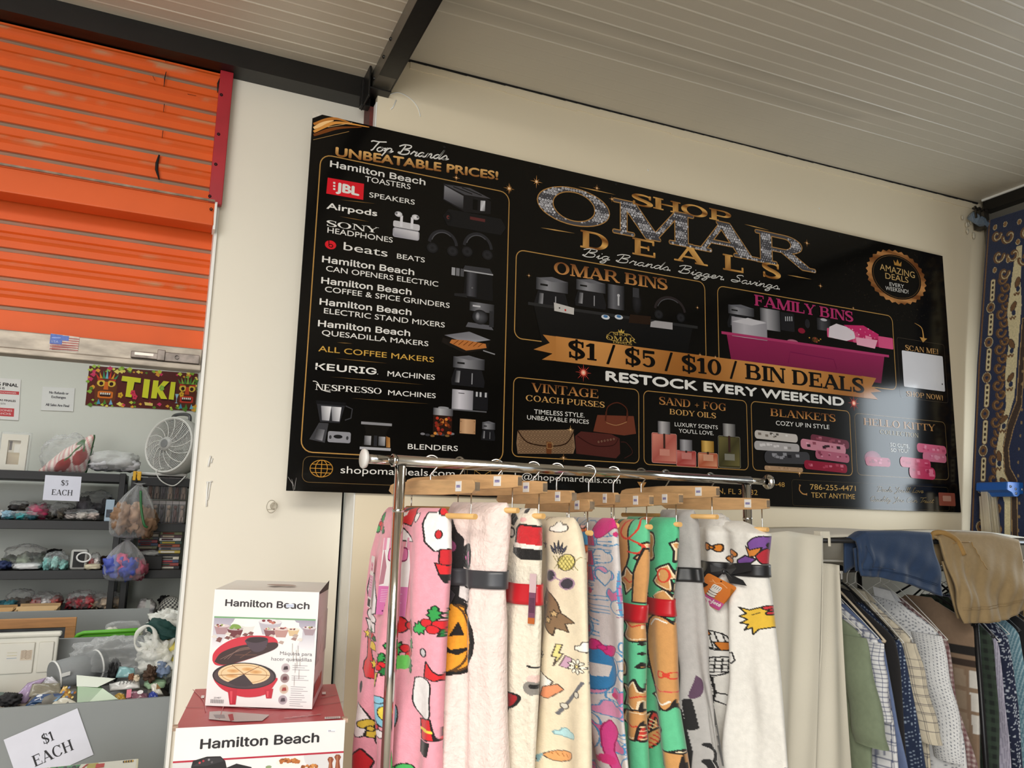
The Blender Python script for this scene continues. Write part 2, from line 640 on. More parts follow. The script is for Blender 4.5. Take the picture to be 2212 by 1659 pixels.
SCRIPT = {
 'T': ([[(.02, .88), (.12, .99), (.45, .96), (.9, 1.04)], [(.5, .97), (.38, .5), (.3, .1), (.2, .02)]], .5),
 'B': ([[(.3, .92), (.22, .45), (.12, 0)], [(-.06, .78), (.2, 1.0), (.62, .98), (.6, .72), (.28, .52), (.62, .46), (.62, .12), (.3, 0), (.02, .12), (.1, .22)]], .78),
 'S': ([[(.66, .86), (.56, 1.0), (.3, .92), (.26, .72), (.5, .5), (.46, .14), (.2, .0), (0, .12), (.1, .26), (.6, .2)]], .66),
 'o': ([[(.3, .44), (.1, .38), (.05, .12), (.2, .0), (.36, .16), (.32, .4), (.24, .42), (.36, .34), (.52, .4)]], .46),
 'p': ([[(.0, .1), (.16, .44), (.1, 0), (.0, -.42)], [(.12, .2), (.26, .44), (.42, .36), (.36, .06), (.14, .02), (.4, .04), (.56, .2)]], .5),
 'r': ([[(0, .1), (.16, .46), (.24, .36), (.36, .4), (.3, .06), (.4, .02), (.5, .16)]], .44),
 'a': ([[(.36, .38), (.2, .44), (.04, .2), (.14, .0), (.34, .2), (.4, .42), (.34, .06), (.44, .02), (.56, .16)]], .5),
 'n': ([[(0, .1), (.12, .44), (.08, 0), (.16, .3), (.3, .44), (.34, .3), (.32, .06), (.42, .02), (.54, .16)]], .48),
 'd': ([[(.36, .38), (.2, .44), (.04, .2), (.14, .0), (.34, .22), (.52, 1.0), (.38, .1), (.46, .02), (.58, .16)]], .52),
 's': ([[(0, .1), (.22, .46), (.34, .18), (.2, .0), (.06, .06), (.3, .02), (.48, .14)]], .42),
 'i': ([[(0, .1), (.12, .42), (.1, .06), (.18, .02), (.3, .16)], [(.19, .62), (.22, .66)]], .26),
 'g': ([[(.36, .38), (.2, .44), (.05, .22), (.14, .02), (.34, .22), (.4, .42), (.3, -.3), (.12, -.42), (.06, -.28), (.5, .12)]], .48),
 'e': ([[(0, .12), (.3, .26), (.28, .44), (.12, .36), (.08, .08), (.22, .0), (.42, .16)]], .38),
 'v': ([[(0, .3), (.08, .44), (.14, .04), (.34, .34), (.34, .44), (.46, .38)]], .42),
 'l': ([[(0, .1), (.3, .9), (.22, 1.0), (.12, .5), (.12, .04), (.3, .14)]], .28),
 'u': ([[(0, .2), (.08, .42), (.06, .1), (.16, .0), (.32, .36), (.34, .42), (.3, .06), (.4, .02), (.5, .16)]], .46),
 't': ([[(0, .1), (.2, .8), (.12, .06), (.2, .02), (.34, .16)], [(.02, .52), (.36, .56)]], .3),
 'y': ([[(0, .2), (.08, .42), (.08, .1), (.18, .04), (.34, .42), (.24, -.3), (.08, -.4), (.06, -.24), (.46, .14)]], .44),
 'D': ([[(.3, .94), (.18, .3), (.1, .02), (.5, .1), (.72, .5), (.56, .92), (.1, .98), (-.04, .8)]], .74),
 'Y': ([[(.0, .84), (.12, .98), (.2, .6), (.34, .52), (.62, 1.0), (.44, .3), (.2, -.3), (.06, -.24), (.5, .14)]], .62),
 'L': ([[(.5, .86), (.4, 1.0), (.26, .7), (.14, .1), (.0, .04), (.2, .08), (.6, .04)]], .58),
 'Q': ([[(.5, .96), (.2, .86), (.06, .4), (.24, .02), (.6, .2), (.66, .7), (.46, .96)], [(.3, .2), (.74, -.1)]], .74),
 'C': ([[(.62, .82), (.5, .98), (.16, .74), (.08, .24), (.3, .0), (.62, .16)]], .6),
 '.': ([[(.04, .0), (.08, .04)]], .2),
 "'": ([[(.16, 1.0), (.12, .84)]], .16),
 ' ': ([], .34),
}


class Art:
 """flat artwork on a plane: polygons, strokes and lettering, each with its own printed colour"""

 def __init__(s, org, U, V, N, eps=0.0003):
  s.o, s.U, s.V, s.N, s.eps = Vector(org), Vector(U), Vector(V), Vector(N), eps
  s.v, s.f, s.c = [], [], []
  s.n = {}

 def lay(s, L):
  """each shape printed in a layer lies a few microns over the one before"""
  k = s.n.get(int(L), 0)
  s.n[int(L)] = k + 1
  return L + (k % 64) * 0.014

 def p3(s, u, v, L):
  return s.o + s.U * u + s.V * v + s.N * (L * s.eps)

 def _emit(s, pts, faces, col, L):
  b = len(s.v)
  L = s.lay(L)
  for u, v in pts:
   s.v.append(tuple(s.p3(u, v, L)))
   s.c.append(col(u, v) if callable(col) else col)
  s.f += [tuple(i + b for i in f) for f in faces]

 def poly(s, pts, col, L=1):
  if not callable(col) and isinstance(col, str):
   col = lin(col)
  tris = tessellate_polygon([[Vector((a, b, 0)) for a, b in pts]])
  s._emit(pts, [tuple(t) for t in tris], col, L)

 def rect(s, x0, y0, x1, y1, col, L=1):
  s.quad([(x0, y0), (x1, y0), (x1, y1), (x0, y1)], col, L)

 def quad(s, pts, col, L=1):
  if isinstance(col, str):
   col = lin(col)
  s._emit(pts, [(0, 1, 2, 3)], col, L)

 def gquad(s, pts, cols, L=1):
  """quad with a printed colour per corner"""
  L = s.lay(L)
  b = len(s.v)
  for (u, v), c in zip(pts, cols):
   s.v.append(tuple(s.p3(u, v, L)))
   s.c.append(lin(c) if isinstance(c, str) else c)
  s.f.append((b, b + 1, b + 2, b + 3))

 def ell(s, cx, cy, rx, ry, col, L=1, n=24, col2=None):
  """ellipse; col2 = colour at the rim"""
  c1 = lin(col) if isinstance(col, str) else col
  c2 = lin(col2) if isinstance(col2, str) else (col2 or c1)
  b = len(s.v)
  L = s.lay(L)
  s.v.append(tuple(s.p3(cx, cy, L)))
  s.c.append(c1)
  for i in range(n):
   a = 2 * PI * i / n
   s.v.append(tuple(s.p3(cx + rx * math.cos(a), cy + ry * math.sin(a), L)))
   s.c.append(c2)
  s.f += [(b, b + 1 + i, b + 1 + (i + 1) % n) for i in range(n)]

 def stroke(s, pts, w, col, L=1, closed=False):
  if isinstance(col, str):
   col = lin(col)
  if closed:
   pts = [pts[-1]] + list(pts) + [pts[0], pts[1]]
  A, B = ribbon_poly(pts, w)
  if closed:
   A, B = A[1:-1], B[1:-1]
  n = len(A)
  s._emit(A + B, [(i, i + 1, n + i + 1, n + i) for i in range(n - 1)], col, L)

 def glyphs(s, polys, x, y, sx, sy, col, L):
  for i, p in enumerate(polys):
   L += 0.03
   pts = [(x + a * sx, y + b * sy) for a, b in p]
   cc = (lambda u, v: col(u, v, (v - y) / sy)) if callable(col) else col
   if len(pts) == 4:
    s._emit(pts, [(0, 1, 2, 3)], cc, L)
   else:
    tr = tessellate_polygon([[Vector((a, b, 0)) for a, b in pts]])
    s._emit(pts, [tuple(t) for t in tr], cc, L)

 def text(s, t, a, b, h, col, L=2, font=None, bold=0.0):
  """a line of lettering from baseline start a to baseline end b"""
  if isinstance(col, str):
   col = lin(col)
  v, f = text_mesh(t, font)
  if not v:
   return
  x0, x1 = min(q[0] for q in v), max(q[0] for q in v)
  W, D = b[0] - a[0], b[1] - a[1]
  offs = [(0, 0)]
  if bold:
   offs += [(bold * h, 0), (-bold * h, 0), (0, bold * h * .7), (0, -bold * h * .7)]
  for ox, oy in offs:
   pts = []
   L += 0.1
   for q in v:
    k = (q[0] - x0) / (x1 - x0)
    pts.append((a[0] + W * k + ox, a[1] + D * k + q[1] * h + oy))
   if callable(col):
    bb = len(s.v)
    for (u, w), q in zip(pts, v):
     s.v.append(tuple(s.p3(u, w, L)))
     s.c.append(col(u, w, max(0, min(1, q[1]))))
    s.f += [tuple(i + bb for i in g) for g in f]
   else:
    s._emit(pts, f, col, L)

 def serif(s, t, a, b, h, col, L=2, grow=0.0, track=0.0):
  if isinstance(col, str):
   col = lin(col)
  adv, x = [], 0.0
  for ch in t:
   g, w = serif_glyph(ch)
   adv.append((g, x))
   x += w + track
  W, D = b[0] - a[0], b[1] - a[1]
  sx = W / (x - track)
  offs = [(0, 0)] if not grow else [(grow * math.cos(i * PI / 4), grow * math.sin(i * PI / 4)) for i in range(8)]
  out = []
  for g, gx in adv:
   k = gx * sx / W
   for i, (ox, oy) in enumerate(offs):
    s.glyphs(g, a[0] + gx * sx + ox, a[1] + D * k + oy, sx, h, col, L + i * 0.1)
   out.append((g, a[0] + gx * sx, a[1] + D * k, sx, h))
  return out

 def script(s, t, a, b, h, w, col, L=2, shear=0.22):
  if isinstance(col, str):
   col = lin(col)
  x, runs = 0.0, []
  for ch in t:
   st, adv = SCRIPT.get(ch, ([], .3))
   for p in st:
    runs.append([(x + q[0] + shear * q[1], q[1]) for q in (spline(p, 5) if len(p) > 2 else p)])
   x += adv
  W, D = b[0] - a[0], b[1] - a[1]
  sx = W / (x + .1)
  for r in runs:
   L += 0.03
   s.stroke([(a[0] + q[0] * sx, a[1] + D * q[0] * sx / W + q[1] * h) for q in r], w, col, L)

 def build(s, name, mat, parent=None):
  me = bpy.data.meshes.new(name)
  me.from_pydata(s.v, [], s.f)
  N = s.N
  # every face of the print looks the same way
  bad = [p.index for p in me.polygons if p.normal.dot(N) < 0]
  if bad:
   bm = bmesh.new()
   bm.from_mesh(me)
   bm.faces.ensure_lookup_table()
   bmesh.ops.reverse_faces(bm, faces=[bm.faces[i] for i in bad])
   bm.to_mesh(me)
   bm.free()
  set_col(me, s.c)
  return link_mesh(name, me, mat, parent)

# ---------------------------------------------------------------- the setting
WALL = lin('e4dcc8')
m_wall = M('cream_wall_paint', 'ecdfc4', 0.55, bump=(30, 0.06), var=(1.5, 0.03))
m_pier = M('cream_pier_paint', 'ebe5d6', 0.5, bump=(30, 0.06), var=(2.0, 0.02))
m_trimw = M('white_edge_paint', 'f0f0ec', 0.5, bump=(40, 0.3), var=(9, 0.04))
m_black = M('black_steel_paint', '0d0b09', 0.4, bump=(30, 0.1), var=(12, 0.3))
m_steel_lit = M('lit_beam_grey', '5c574d', 0.38, bump=(18, 0.12), var=(7, 0.25))  # grey of the cross beam's lit side, put into the colour
m_dark = M('dark_gap', '0b0a0b', 0.8)
m_store = M('storeroom_paint', 'd9dbd3', 0.6, bump=(20, 0.05), var=(1.0, 0.03))
m_floor = M('concrete_floor', 'a29b8f', 0.7, bump=(12, 0.15), var=(3, 0.12))
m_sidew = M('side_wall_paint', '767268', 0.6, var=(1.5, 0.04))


def structure(name, mb, mat, bevel=0.0, parent=None):
 o = mb.build(name, mat, parent, bevel=bevel)
 if parent is None:
  tag(o, kind='structure')
 return o


structure('floor', MB().bb(-6, 6, -6, 5, -0.1, 0), m_floor)
# main wall on the right of the pier: its top edge climbs a little to the right
w = MB()
w.add([(0.553, 2.4, 0), (3.70, 2.4, 0), (3.70, 2.4, 3.215), (0.553, 2.4, 3.16), (0.553, 2.52, 0), (3.70, 2.52, 0), (3.70, 2.52, 3.215), (0.553, 2.52, 3.16)],
      [(0, 1, 2, 3), (4, 7, 6, 5), (0, 3, 7, 4), (1, 5, 6, 2), (3, 2, 6, 7)])
wall_back = structure('wall_back', w, m_wall)
# crooked run of filler under the ceiling, hanging a few millimetres proud of the wall
w = MB()
random.seed(4)
for i in range(40):
 x0, x1 = 0.66 + i * 0.073, 0.66 + (i + 1) * 0.073
 zt = 3.118 + 0.0171 * (x0 + x1) / 2
 w.bb(x0, x1, 2.396, 2.401, zt - 0.014 - random.random() * 0.01, zt + 0.04)
w.build('filler_strip', m_wall, wall_back)
w = MB()
for (x, y) in ((1400, 367), (1770, 450), (1652, 1095)):
 p = at_y(x, y, 2.4)
 w.lathe([(0.004, 0), (0.002, 0.002)], p, (0, -1, 0), 8)
w.tube([at_y(x, y, 2.398) for x, y in spline([(840, 205), (860, 200), (885, 212), (902, 232), (908, 252)], 4)], 0.0018, 5)
w.tube([at_y(x, y, 2.398) for x, y in ((856, 216), (849, 232), (844, 236))], 0.0022, 5)
w.build('dried_filler_drip', m_trimw, wall_back)

wall_pier = structure('wall_pier', MB().bb(0.086, 0.538, 2.52, 2.64, 0, 3.03), m_pier)
w = MB()
for a, pts in ((0.003, [(455, 985), (452, 995), (450, 1008)]), (0.002, [(459, 990), (456, 1000)]), (0.0028, [(449, 1040), (447, 1060), (446, 1078), (446, 1094)]), (0.0018, [(455, 1042), (452, 1058), (449, 1080)]), (0.002, [(445, 1042), (459, 1040)])):
 w.tube([at_y(x, y, 2.517) for x, y in pts], a, 6)
w.build('filler_drip', m_trimw, wall_pier)
w = MB()
w.bb(0.083, 0.092, 2.508, 2.645, 0, 2.98)
structure('trim_1', w, m_trimw)                       # white edge bead of the pier
w = MB()
w.bb(0.536, 0.549, 2.545, 2.6, 0, 3.0)
structure('trim_2', w, m_dark)                        # black joint between pier and wall
w = MB()
w.bb(0.5485, 0.5525, 2.398, 2.525, 0, 2.96)
structure('trim_3', w, m_trimw)                       # painted return of the wall, chipped white edge
w = MB()
for y0, y1 in ((1168, 1192), (1192, 1215), (1215, 1240)):
 a, b = at_y(763, y0, 2.5), at_y(767, y1, 2.5)
 w.bb(a.x - 0.004, a.x + 0.006, 2.49, 2.512, b.z, a.z)
tag(w.build('trim_4', m_dark), kind='structure')      # torn tape on the joint

# ceiling: ribbed metal panels, two bays split by the cross beam


def ribbed(name, x0, x1, y0, y1, z0, slope, pitch, mat, flat_from):
 ys, prof = [], []
 y = y0
 k = 0
 while y < y1:
  amp = 0.0007 if (k % 3) else 0.0016
  if y > flat_from:
   amp = 0.0003
  for dy, h in ((0, 0), (pitch - 0.010, 0), (pitch - 0.007, -amp), (pitch - 0.003, -amp)):
   if y + dy < y1:
    ys.append(y + dy)
    prof.append(h)
  y += pitch
  k += 1
 ys.append(y1)
 prof.append(0)
 xs = np.linspace(x0, x1, 40)
 P = np.zeros((len(ys), len(xs), 3))
 P[:, :, 0] = xs[None]
 P[:, :, 1] = np.array(ys)[:, None]
 sag = 0.0012 * np.sin(xs * 2.1)[None] * np.sin(np.array(ys) * 3.0)[:, None]
 P[:, :, 2] = z0 + slope * xs[None] + np.array(prof)[:, None] + sag
 c = np.zeros_like(P)
 base = np.array(lin('cac2b2'))
 ridge = np.array(lin('ddd6c6'))
 groove = np.array(lin('bfb8a8'))
 for i, h in enumerate(prof):
  c[i, :, :] = ridge if h < -0.0006 else base
 # repainted patches that stop part way along the panels, a duller coat beyond them
 rs = np.random.RandomState(5)
 if x0 > 0:
  for i, yy in enumerate(ys):
   edge = 2.55 + 0.10 * math.sin(yy * 17) + 0.06 * math.sin(yy * 51 + 1)
   mk = (xs > edge) & (yy > 0.9)
   c[i, mk] = c[i, mk] * 0.4 + base * 0.6 * np.array([0.99, 1.0, 0.99])
   if 1.93 < yy < 1.97 or 2.02 < yy < 2.05:
    c[i, (xs < edge - 0.1)] *= 0.86
 o = gridmesh(name, P, mat, cols=c, smooth=False, flip=True)
 return tag(o, kind='structure')


m_ceil = MV('ceiling_panel_paint', 0.42, bump=(7, 0.12, 0.01), var=0.03, vscale=2.0)
ribbed('ceiling', 0.56, 3.70, -3.4, 2.42, 3.132, 0.0171, 0.055, m_ceil, 2.06)
ribbed('ceiling.001', -4.0, 0.56, -3.4, 2.54, 3.062, 0.0, 0.05, m_ceil, 9)
structure('roof_deck', MB().bb(-4.1, 3.8, -3.5, 4.95, 3.25, 3.32), m_sidew)

structure('trim_5', MB().bb(-3.2, 0.54, 2.44, 2.56, 2.99, 3.062), m_black)             # header beam over the shutter
o = MB().bb(0.530, 0.592, -3.3, 2.50, 3.002, 3.075).build('trim_6', m_steel_lit)          # cross beam
tag(o, kind='structure')
MB().bb(0.5305, 0.5925, -3.3, 2.30, 3.0005, 3.003).bb(0.590, 0.5935, -3.3, 2.5, 3.0, 3.16).build('beam_shade_skin', m_black, o)  # black skin: shade on the beam's underside put into the colour
w = MB()
w.tube([(0.527, y, 3.068 + 0.002 * math.sin(y * 40)) for y in np.linspace(-1, 2.44, 40)], 0.0022, 5)
w.build('beam_bright_edge', m_trimw, o)  # bright line along the beam edge, put in as a pale tube
w = MB()
for (y, z) in ((2.24, 3.03), (2.16, 3.045), (2.36, 3.02)):
 w.lathe([(0.006, 0), (0.006, 0.004), (0.003, 0.006)], (0.530, y, z), (-1, 0, 0), 10)
w.build('beam_rivet', m_black, o)
w = MB()
p0 = at_y(790, 215, 2.43)
w.bb(0.512, 0.518, 2.36, 2.47, 2.955, 3.09).bb(0.505, 0.585, 2.43, 2.465, 2.955, 3.05).bb(0.512, 0.59, 2.36, 2.47, 2.985, 2.99)
structure('trim_7', w, m_black, bevel=0.002)          # end plate where the cross beam meets the header
w = MB().bb(0.536, 0.553, 2.43, 2.53, 2.8, 2.99)
structure('trim_8', w, M('oxide_red_paint', '5b231c', 0.6, var=(30, 0.5)))
structure('trim_9', MB().bb(3.606, 3.70, -3.3, 2.36, 3.132, 3.19), m_black)            # right-hand beam
structure('trim_10', MB().bb(3.598, 3.606, -3.3, 2.36, 3.185, 3.195), m_trimw)
w = MB()
for i in range(60):
 x0 = 0.62 + i * 0.05
 w.bb(x0, x0 + 0.05, 2.392, 2.3995, 3.1275 + 0.0171 * x0 - 0.003 * abs(noise.noise(Vector((i * .37, 2, 0)))), 3.1345 + 0.0171 * x0)
structure('trim_11', w, m_dark)                       # dark joint between wall and ceiling

# right wall with a small opening to the yard
w = MB()
w.bb(3.66, 3.78, -3.5, 1.53, 0, 3.25).bb(3.66, 3.78, 1.97, 2.52, 0, 3.25).bb(3.66, 3.78, 1.53, 1.97, 2.36, 3.25).bb(3.66, 3.78, 1.53, 1.97, 0, 1.48)
structure('wall_right', w, m_sidew)
structure('wall_front_blocker', MB().bb(0.9, 3.78, -3.62, -3.5, 0, 3.25), m_sidew)  # unseen wall, added to block light from the front right
structure('wall_left', MB().bb(-4.1, -4.0, -3.5, 4.95, 0, 3.25), m_sidew)
structure('wall_facade', MB().bb(-4.0, -2.36, 2.5, 2.62, 0, 3.25).bb(-2.4, 0.54, 2.58, 2.66, 3.0, 3.25), m_pier)
# store room behind the shutter
structure('wall_store_back', MB().bb(-3.2, 1.3, 4.85, 4.95, 0, 2.95), m_store)
structure('wall_store_right', MB().bb(1.2, 1.3, 2.66, 4.85, 0, 2.95), m_store)
structure('wall_store_left', MB().bb(-3.2, -3.1, 2.66, 4.85, 0, 2.95), m_store)
structure('ceiling_store', MB().bb(-3.2, 1.3, 2.62, 4.95, 2.95, 3.0), m_store)

# ---------------------------------------------------------------- roller shutter
shutter = thing('roller_shutter', 'orange slatted roller shutter with grey scuffs, half raised over the store room opening', 'shutter', (-1.1, 2.5, 2.0))
m_shut = MV('orange_shutter_paint', 0.5, spec=0.3, bump=(60, 0.06), var=0.07, vscale=5.0)
ORG, GRY, BRN = np.array(lin('dc5c20')), np.array(lin('8b7663')), np.array(lin('c05a2a'))


def slats(name, x0, x1, zs, ztop, zbot, Y, scuff, seed):
 """corrugated curtain: one dirty groove per slat, one soft rib between grooves"""
 rows = []
 zs = sorted(zs, reverse=True)
 rows.append((ztop, 0.0, 0))
 prev = ztop
 for zc in zs:
  mid = (prev + zc) / 2
  h = prev - zc
  if h > 0.04:
   rows += [(mid + 0.014, 0.0, 0), (mid + 0.005, -0.007, 2), (mid - 0.005, -0.007, 2), (mid - 0.014, 0.0, 0)]
  rows += [(zc + 0.0075, 0.0, 0), (zc + 0.0045, 0.008, 1), (zc - 0.0045, 0.008, 1), (zc - 0.0075, 0.0, 0)]
  prev = zc
 rows.append((zbot, 0.0, 0))
 n = 260
 xs = np.linspace(x0, x1, n)
 P = np.zeros((len(rows), n, 3))
 C = np.zeros_like(P)
 rs = np.random.RandomState(seed)
 for i, (z, dy, k) in enumerate(rows):
  P[i, :, 0] = xs
  P[i, :, 1] = Y + dy
  P[i, :, 2] = z
  col = ORG if k == 0 else (GRY if k == 1 else ORG * 0.9)
  nz = np.array([noise.noise(Vector((x * 6 + seed, z * 55, 3))) + 0.5 * noise.noise(Vector((x * 23, z * 120, seed))) for x in xs])
  C[i] = col[None]
  if k == 2:
   t = np.clip((nz - (0.55 - scuff)) * 3.0, 0, 1)[:, None]
   C[i] = C[i] * (1 - t * 0.8) + np.array(lin('b08f6c'))[None] * t * 0.8
  elif k == 1:
   t = np.clip(nz * 1.3 + 0.15, 0, 1)[:, None]
   C[i] = C[i] * (1 - t * 0.35) + ORG[None] * t * 0.35
  else:
   t = np.clip((nz - (0.8 - scuff * 0.5)) * 2.5, 0, 1)[:, None]
   C[i] = C[i] * (1 - t * 0.5) + np.array(lin('a97f5c'))[None] * t * 0.5
 return gridmesh(name, P, m_shut, shutter, cols=C, smooth=False, flip=True)


SX0, SX1 = -2.38, 0.082
slats('upper_curtain', SX0, 0.066, [at_y(0, y, 2.50).z for y in (36, 84, 145, 205, 265, 328)], 2.985, 2.525, 2.50, 0.42, 3)
slats('lower_curtain', SX0, SX1, [at_y(0, y, 2.58).z for y in (477, 537, 600, 663)], 2.60, 2.085, 2.58, 0.12, 8)
m_org = M('orange_hood_paint', 'dc5c20', 0.5, bump=(50, 0.06), var=(4, 0.07))
m_galv = M('weathered_galvanised_steel', 'a99f92', 0.5, metal=0.35, bump=(25, 0.2), var=(14, 0.28), stretch=(1, 1, 3))
zf0, zf1 = at_y(0, 415, 2.47).z, at_y(0, 358, 2.47).z
MB().obox((SX0, 2.462, zf0), (SX1 - 0.004 - SX0, 0, 0), (0, 0.10, 0.008), (0, 0.008, zf1 - zf0)).build('hood_panel', m_org, shutter, bevel=0.004)
MB().bb(SX0, SX1 - 0.006, 2.455, 2.462, zf1 - 0.002, zf1 + 0.004).build('hood_lip', M('grey_scuffed_lip', '8b7663', 0.5, var=(30, 0.4)), shutter)
zb0, zb1 = at_y(0, 765, 2.565).z, at_y(0, 712, 2.565).z
bar = MB().bb(SX0, SX1, 2.555, 2.585, zb0 + 0.018, zb1).bb(SX0, SX1, 2.54, 2.60, zb0, zb0 + 0.018).build('bottom_bar', m_galv, shutter, bevel=0.003)
# slide latch on the bottom bar
w = MB()
a, b = at_y(284, 757, 2.55), at_y(346, 783, 2.55)
w.bb(a.x, b.x, 2.535, 2.555, b.z + 0.006, a.z - 0.003)
w.bb(b.x - 0.01, b.x + 0.012, 2.532, 2.556, b.z + 0.004, a.z + 0.008)
a2 = at_y(432, 762, 2.55)
w.bb(b.x + 0.005, min(a2.x, 0.078), 2.538, 2.556, b.z + 0.004, b.z + 0.032)
w.lathe([(0.006, 0), (0.006, 0.006)], (b.x + 0.045, 2.538, b.z + 0.018), (0, -1, 0), 10)
w.build('slide_latch', M('rusty_latch_steel', '79706a', 0.45, metal=0.6, var=(40, 0.4)), bar, bevel=0.002)
w = MB()
w.bb(a.x + 0.01, b.x - 0.02, 2.533, 2.5352, b.z + 0.014, b.z + 0.022)
w.build('latch_slot', M('latch_slot_shine', 'c9bfb6', 0.4, metal=0.5), bar)
# worn flag sticker on the bottom bar
p = at_y(105, 758, 2.553)
q = at_y(168, 760, 2.553)
art = Art((p.x, 2.5535, p.z), (q.x - p.x, 0, q.z - p.z), (0, 0, 0.052), (0, -1, 0))
art.quad([(0, .1), (1, 0), (1, .85), (0, 1)], lin('c9bfb4'), 1)
for i in range(6):
 art.quad([(.02, .12 + i * .13), (1, .04 + i * .13), (1, .10 + i * .13), (.02, .19 + i * .13)], lin('a8564e'), 2)
art.quad([(0, .42), (.42, .38), (.42, .92), (0, .99)], lin('4a68b8'), 3)
art.quad([(.42, .62), (.64, .6), (.64, .88), (.42, .9)], lin('4a68b8'), 3)
art.text('U.S.A.', (.05, .5), (.3, .48), .12, lin('b8c4e4'), 4)
art.rect(.05, .74, .36, .79, '8fa4dc', 4)
for i in range(3):
 art.rect(.1, .3 - i * .11, .9, .33 - i * .11, '8a3b38', 4)
art.build('flag_sticker', MV('worn_sticker_print', 0.5, var=0.15, vscale=120), bar)
# red side guide with screws
rt = [at_y(x, y, 2.485) for x, y in ((479, 152), (500, 160), (470, 442), (444, 437))]
w = MB().obox((rt[3].x + 0.008, 2.482, rt[3].z), (0.040, 0, 0), (0, 0.024, 0), (0, 0, rt[0].z - rt[3].z))
g = w.build('side_guide', M('red_guide_paint', 'a8202c', 0.4, bump=(30, 0.1), var=(8, 0.12)), shutter, bevel=0.002)
for x, y, d in ((478, 205, 2.482), (472, 290, 2.482), (466, 355, 2.482), (453, 424, 2.482), (456, 452, 2.46)):
 MB().lathe([(0.005, 0), (0.005, 0.002), (0.002, 0.003)], at_y(x, y, d), (0, -1, 0), 8).build('guide_screw', m_dark, g)
w = MB().bb(0.0765, 0.0835, 2.466, 2.52, zf0 - 0.01, zf1 + 0.002)
w.build('guide_end', m_trimw, g)
# splits in the upper curtain
for pts, r in (([(344, 335), (339, 352), (338, 366), (344, 388)], .0045), ([(352, 282), (350, 298)], .0016), ([(355, 224), (353, 242)], .0016), ([(359, 155), (356, 168), (354, 187)], .0018), ([(330, 164), (335, 174)], .0012), ([(476, 168), (471, 180), (470, 200)], .003), ([(357, 128), (358, 134)], .0014), ([(405, 203), (424, 207)], .001)):
 MB().tube([at_y(x, y, 2.4905) for x, y in pts], [r * 0.6] + [r] * (len(pts) - 2) + [r * 0.4], 6).build('split', m_dark, shutter)

# ---------------------------------------------------------------- the printed shop sign
YS = 2.386
sign = thing('shop_sign', 'large glossy black printed sign board listing bin deals and brands, screwed to the cream wall', 'sign', (1.8, YS, 1.65))
m_print = MV('glossy_sign_print', 0.13, spec=0.35, var=0.02, vscale=8, bump=(1.6, 0.05, 0.02))
m_board = M('glossy_black_board', '0b0a09', 0.13, spec=0.35, bump=(1.6, 0.05, 0.02), var=(3, 0.1))
_tl, _tr, _br, _bl = [at_y(x, y, YS) for x, y in ((676, 243), (2036, 553), (2076, 1107), (618, 1060))]
bx0, bx1, bz0, bz1 = _tl.x, _tr.x, _bl.z, _tl.z
w = MB()
poly = [(bx0, bz0), (bx1, bz0), (bx1, bz1), (bx0 + 0.03, bz1), (bx0, bz1 - 0.02)]
w.prism(poly, (0, YS, 0), (1, 0, 0), (0, 0, 1), (0, 1, 0), 0.006)
board = w.build('board', m_board, sign)
w = MB()
w.prism([(bx0 - .001, bz1 - .021), (bx0 + .031, bz1 + .001), (bx0 + .012, bz1 + .006), (bx0 - .002, bz1 + .008)], (0, YS + .002, 0), (1, 0, 0), (0, 0, 1), (0, 1, 0), 0.003)
w.build('torn_corner', M('pale_torn_core', 'd8d2c6', 0.6, var=(90, 0.15)), sign)
for x, y in ((1166, 361), (1510, 436), (1812, 510), (960, 318), (1330, 398), (2035, 830)):
 MB().lathe([(0.004, 0), (0.004, .0015), (.001, .002)], at_y(x, y, YS), (0, -1, 0), 8).build('screw', m_dark, sign)

GOLD = [lin('a8703a'), lin('d9a860'), lin('8a5526')]


def gold(u, v, t=None):
 t = 0.5 if t is None else t
 return mix(lin('8f5a2c'), lin('e0b06c'), max(0, min(1, t)))


def copper(u, v, t=None):
 t = 0.5 if t is None else t
 return mix(lin('c88d50'), lin('7a4a28'), max(0, min(1, t)))


GL = lin('b58a4c')
WH = lin('e4e2dd')


def crop(ox, oy, s):
 def f(x, y):
  p = at_y(ox + x / s, oy + y / s, YS)
  return (p.x, p.z)
 return f


A5, A6 = crop(600, 220, 3.317), crop(600, 680, 3.771)
B1, B2, B3, B4 = crop(1080, 340, 3.317), crop(1540, 440, 3.607), crop(1080, 780, 3.95), crop(1580, 820, 4.096)
PX = crop(0, 0, 1)


def newart():
 return Art((0, YS, 0), (1, 0, 0), (0, 0, 1), (0, -1, 0), 0.0003)


def cap(f, x, y, h):
 """height in metres of h crop pixels at a place"""
 return f(x, y - h)[1] - f(x, y)[1]


def frame(art, f, tl, tr, br, bl, r, w=0.0035, col=None):
 P = [f(*q) for q in (tl, tr, br, bl)]
 x0, x1 = (P[0][0] + P[3][0]) / 2, (P[1][0] + P[2][0]) / 2
 z1, z0 = (P[0][1] + P[1][1]) / 2, (P[2][1] + P[3][1]) / 2
 art.stroke(rrect(x0, z0, x1, z1, r), w, col or GL, 1, closed=True)


def star(art, c, r, col, L=5, n=4, col2=None):
 x, y = c
 for i in range(n):
  a = PI * i / n
  rr = r if i % 2 == 0 else r * 0.6
  d, e = (math.cos(a), math.sin(a)), (-math.sin(a), math.cos(a))
  art.poly([(x + d[0] * rr, y + d[1] * rr), (x + e[0] * r * .06, y + e[1] * r * .06), (x - d[0] * rr, y - d[1] * rr), (x - e[0] * r * .06, y - e[1] * r * .06)], col, L)
 art.ell(x, y, r * .22, r * .22, col2 or lin('fff0d8'), L + 1, 10, lin(col) if isinstance(col, str) else col)


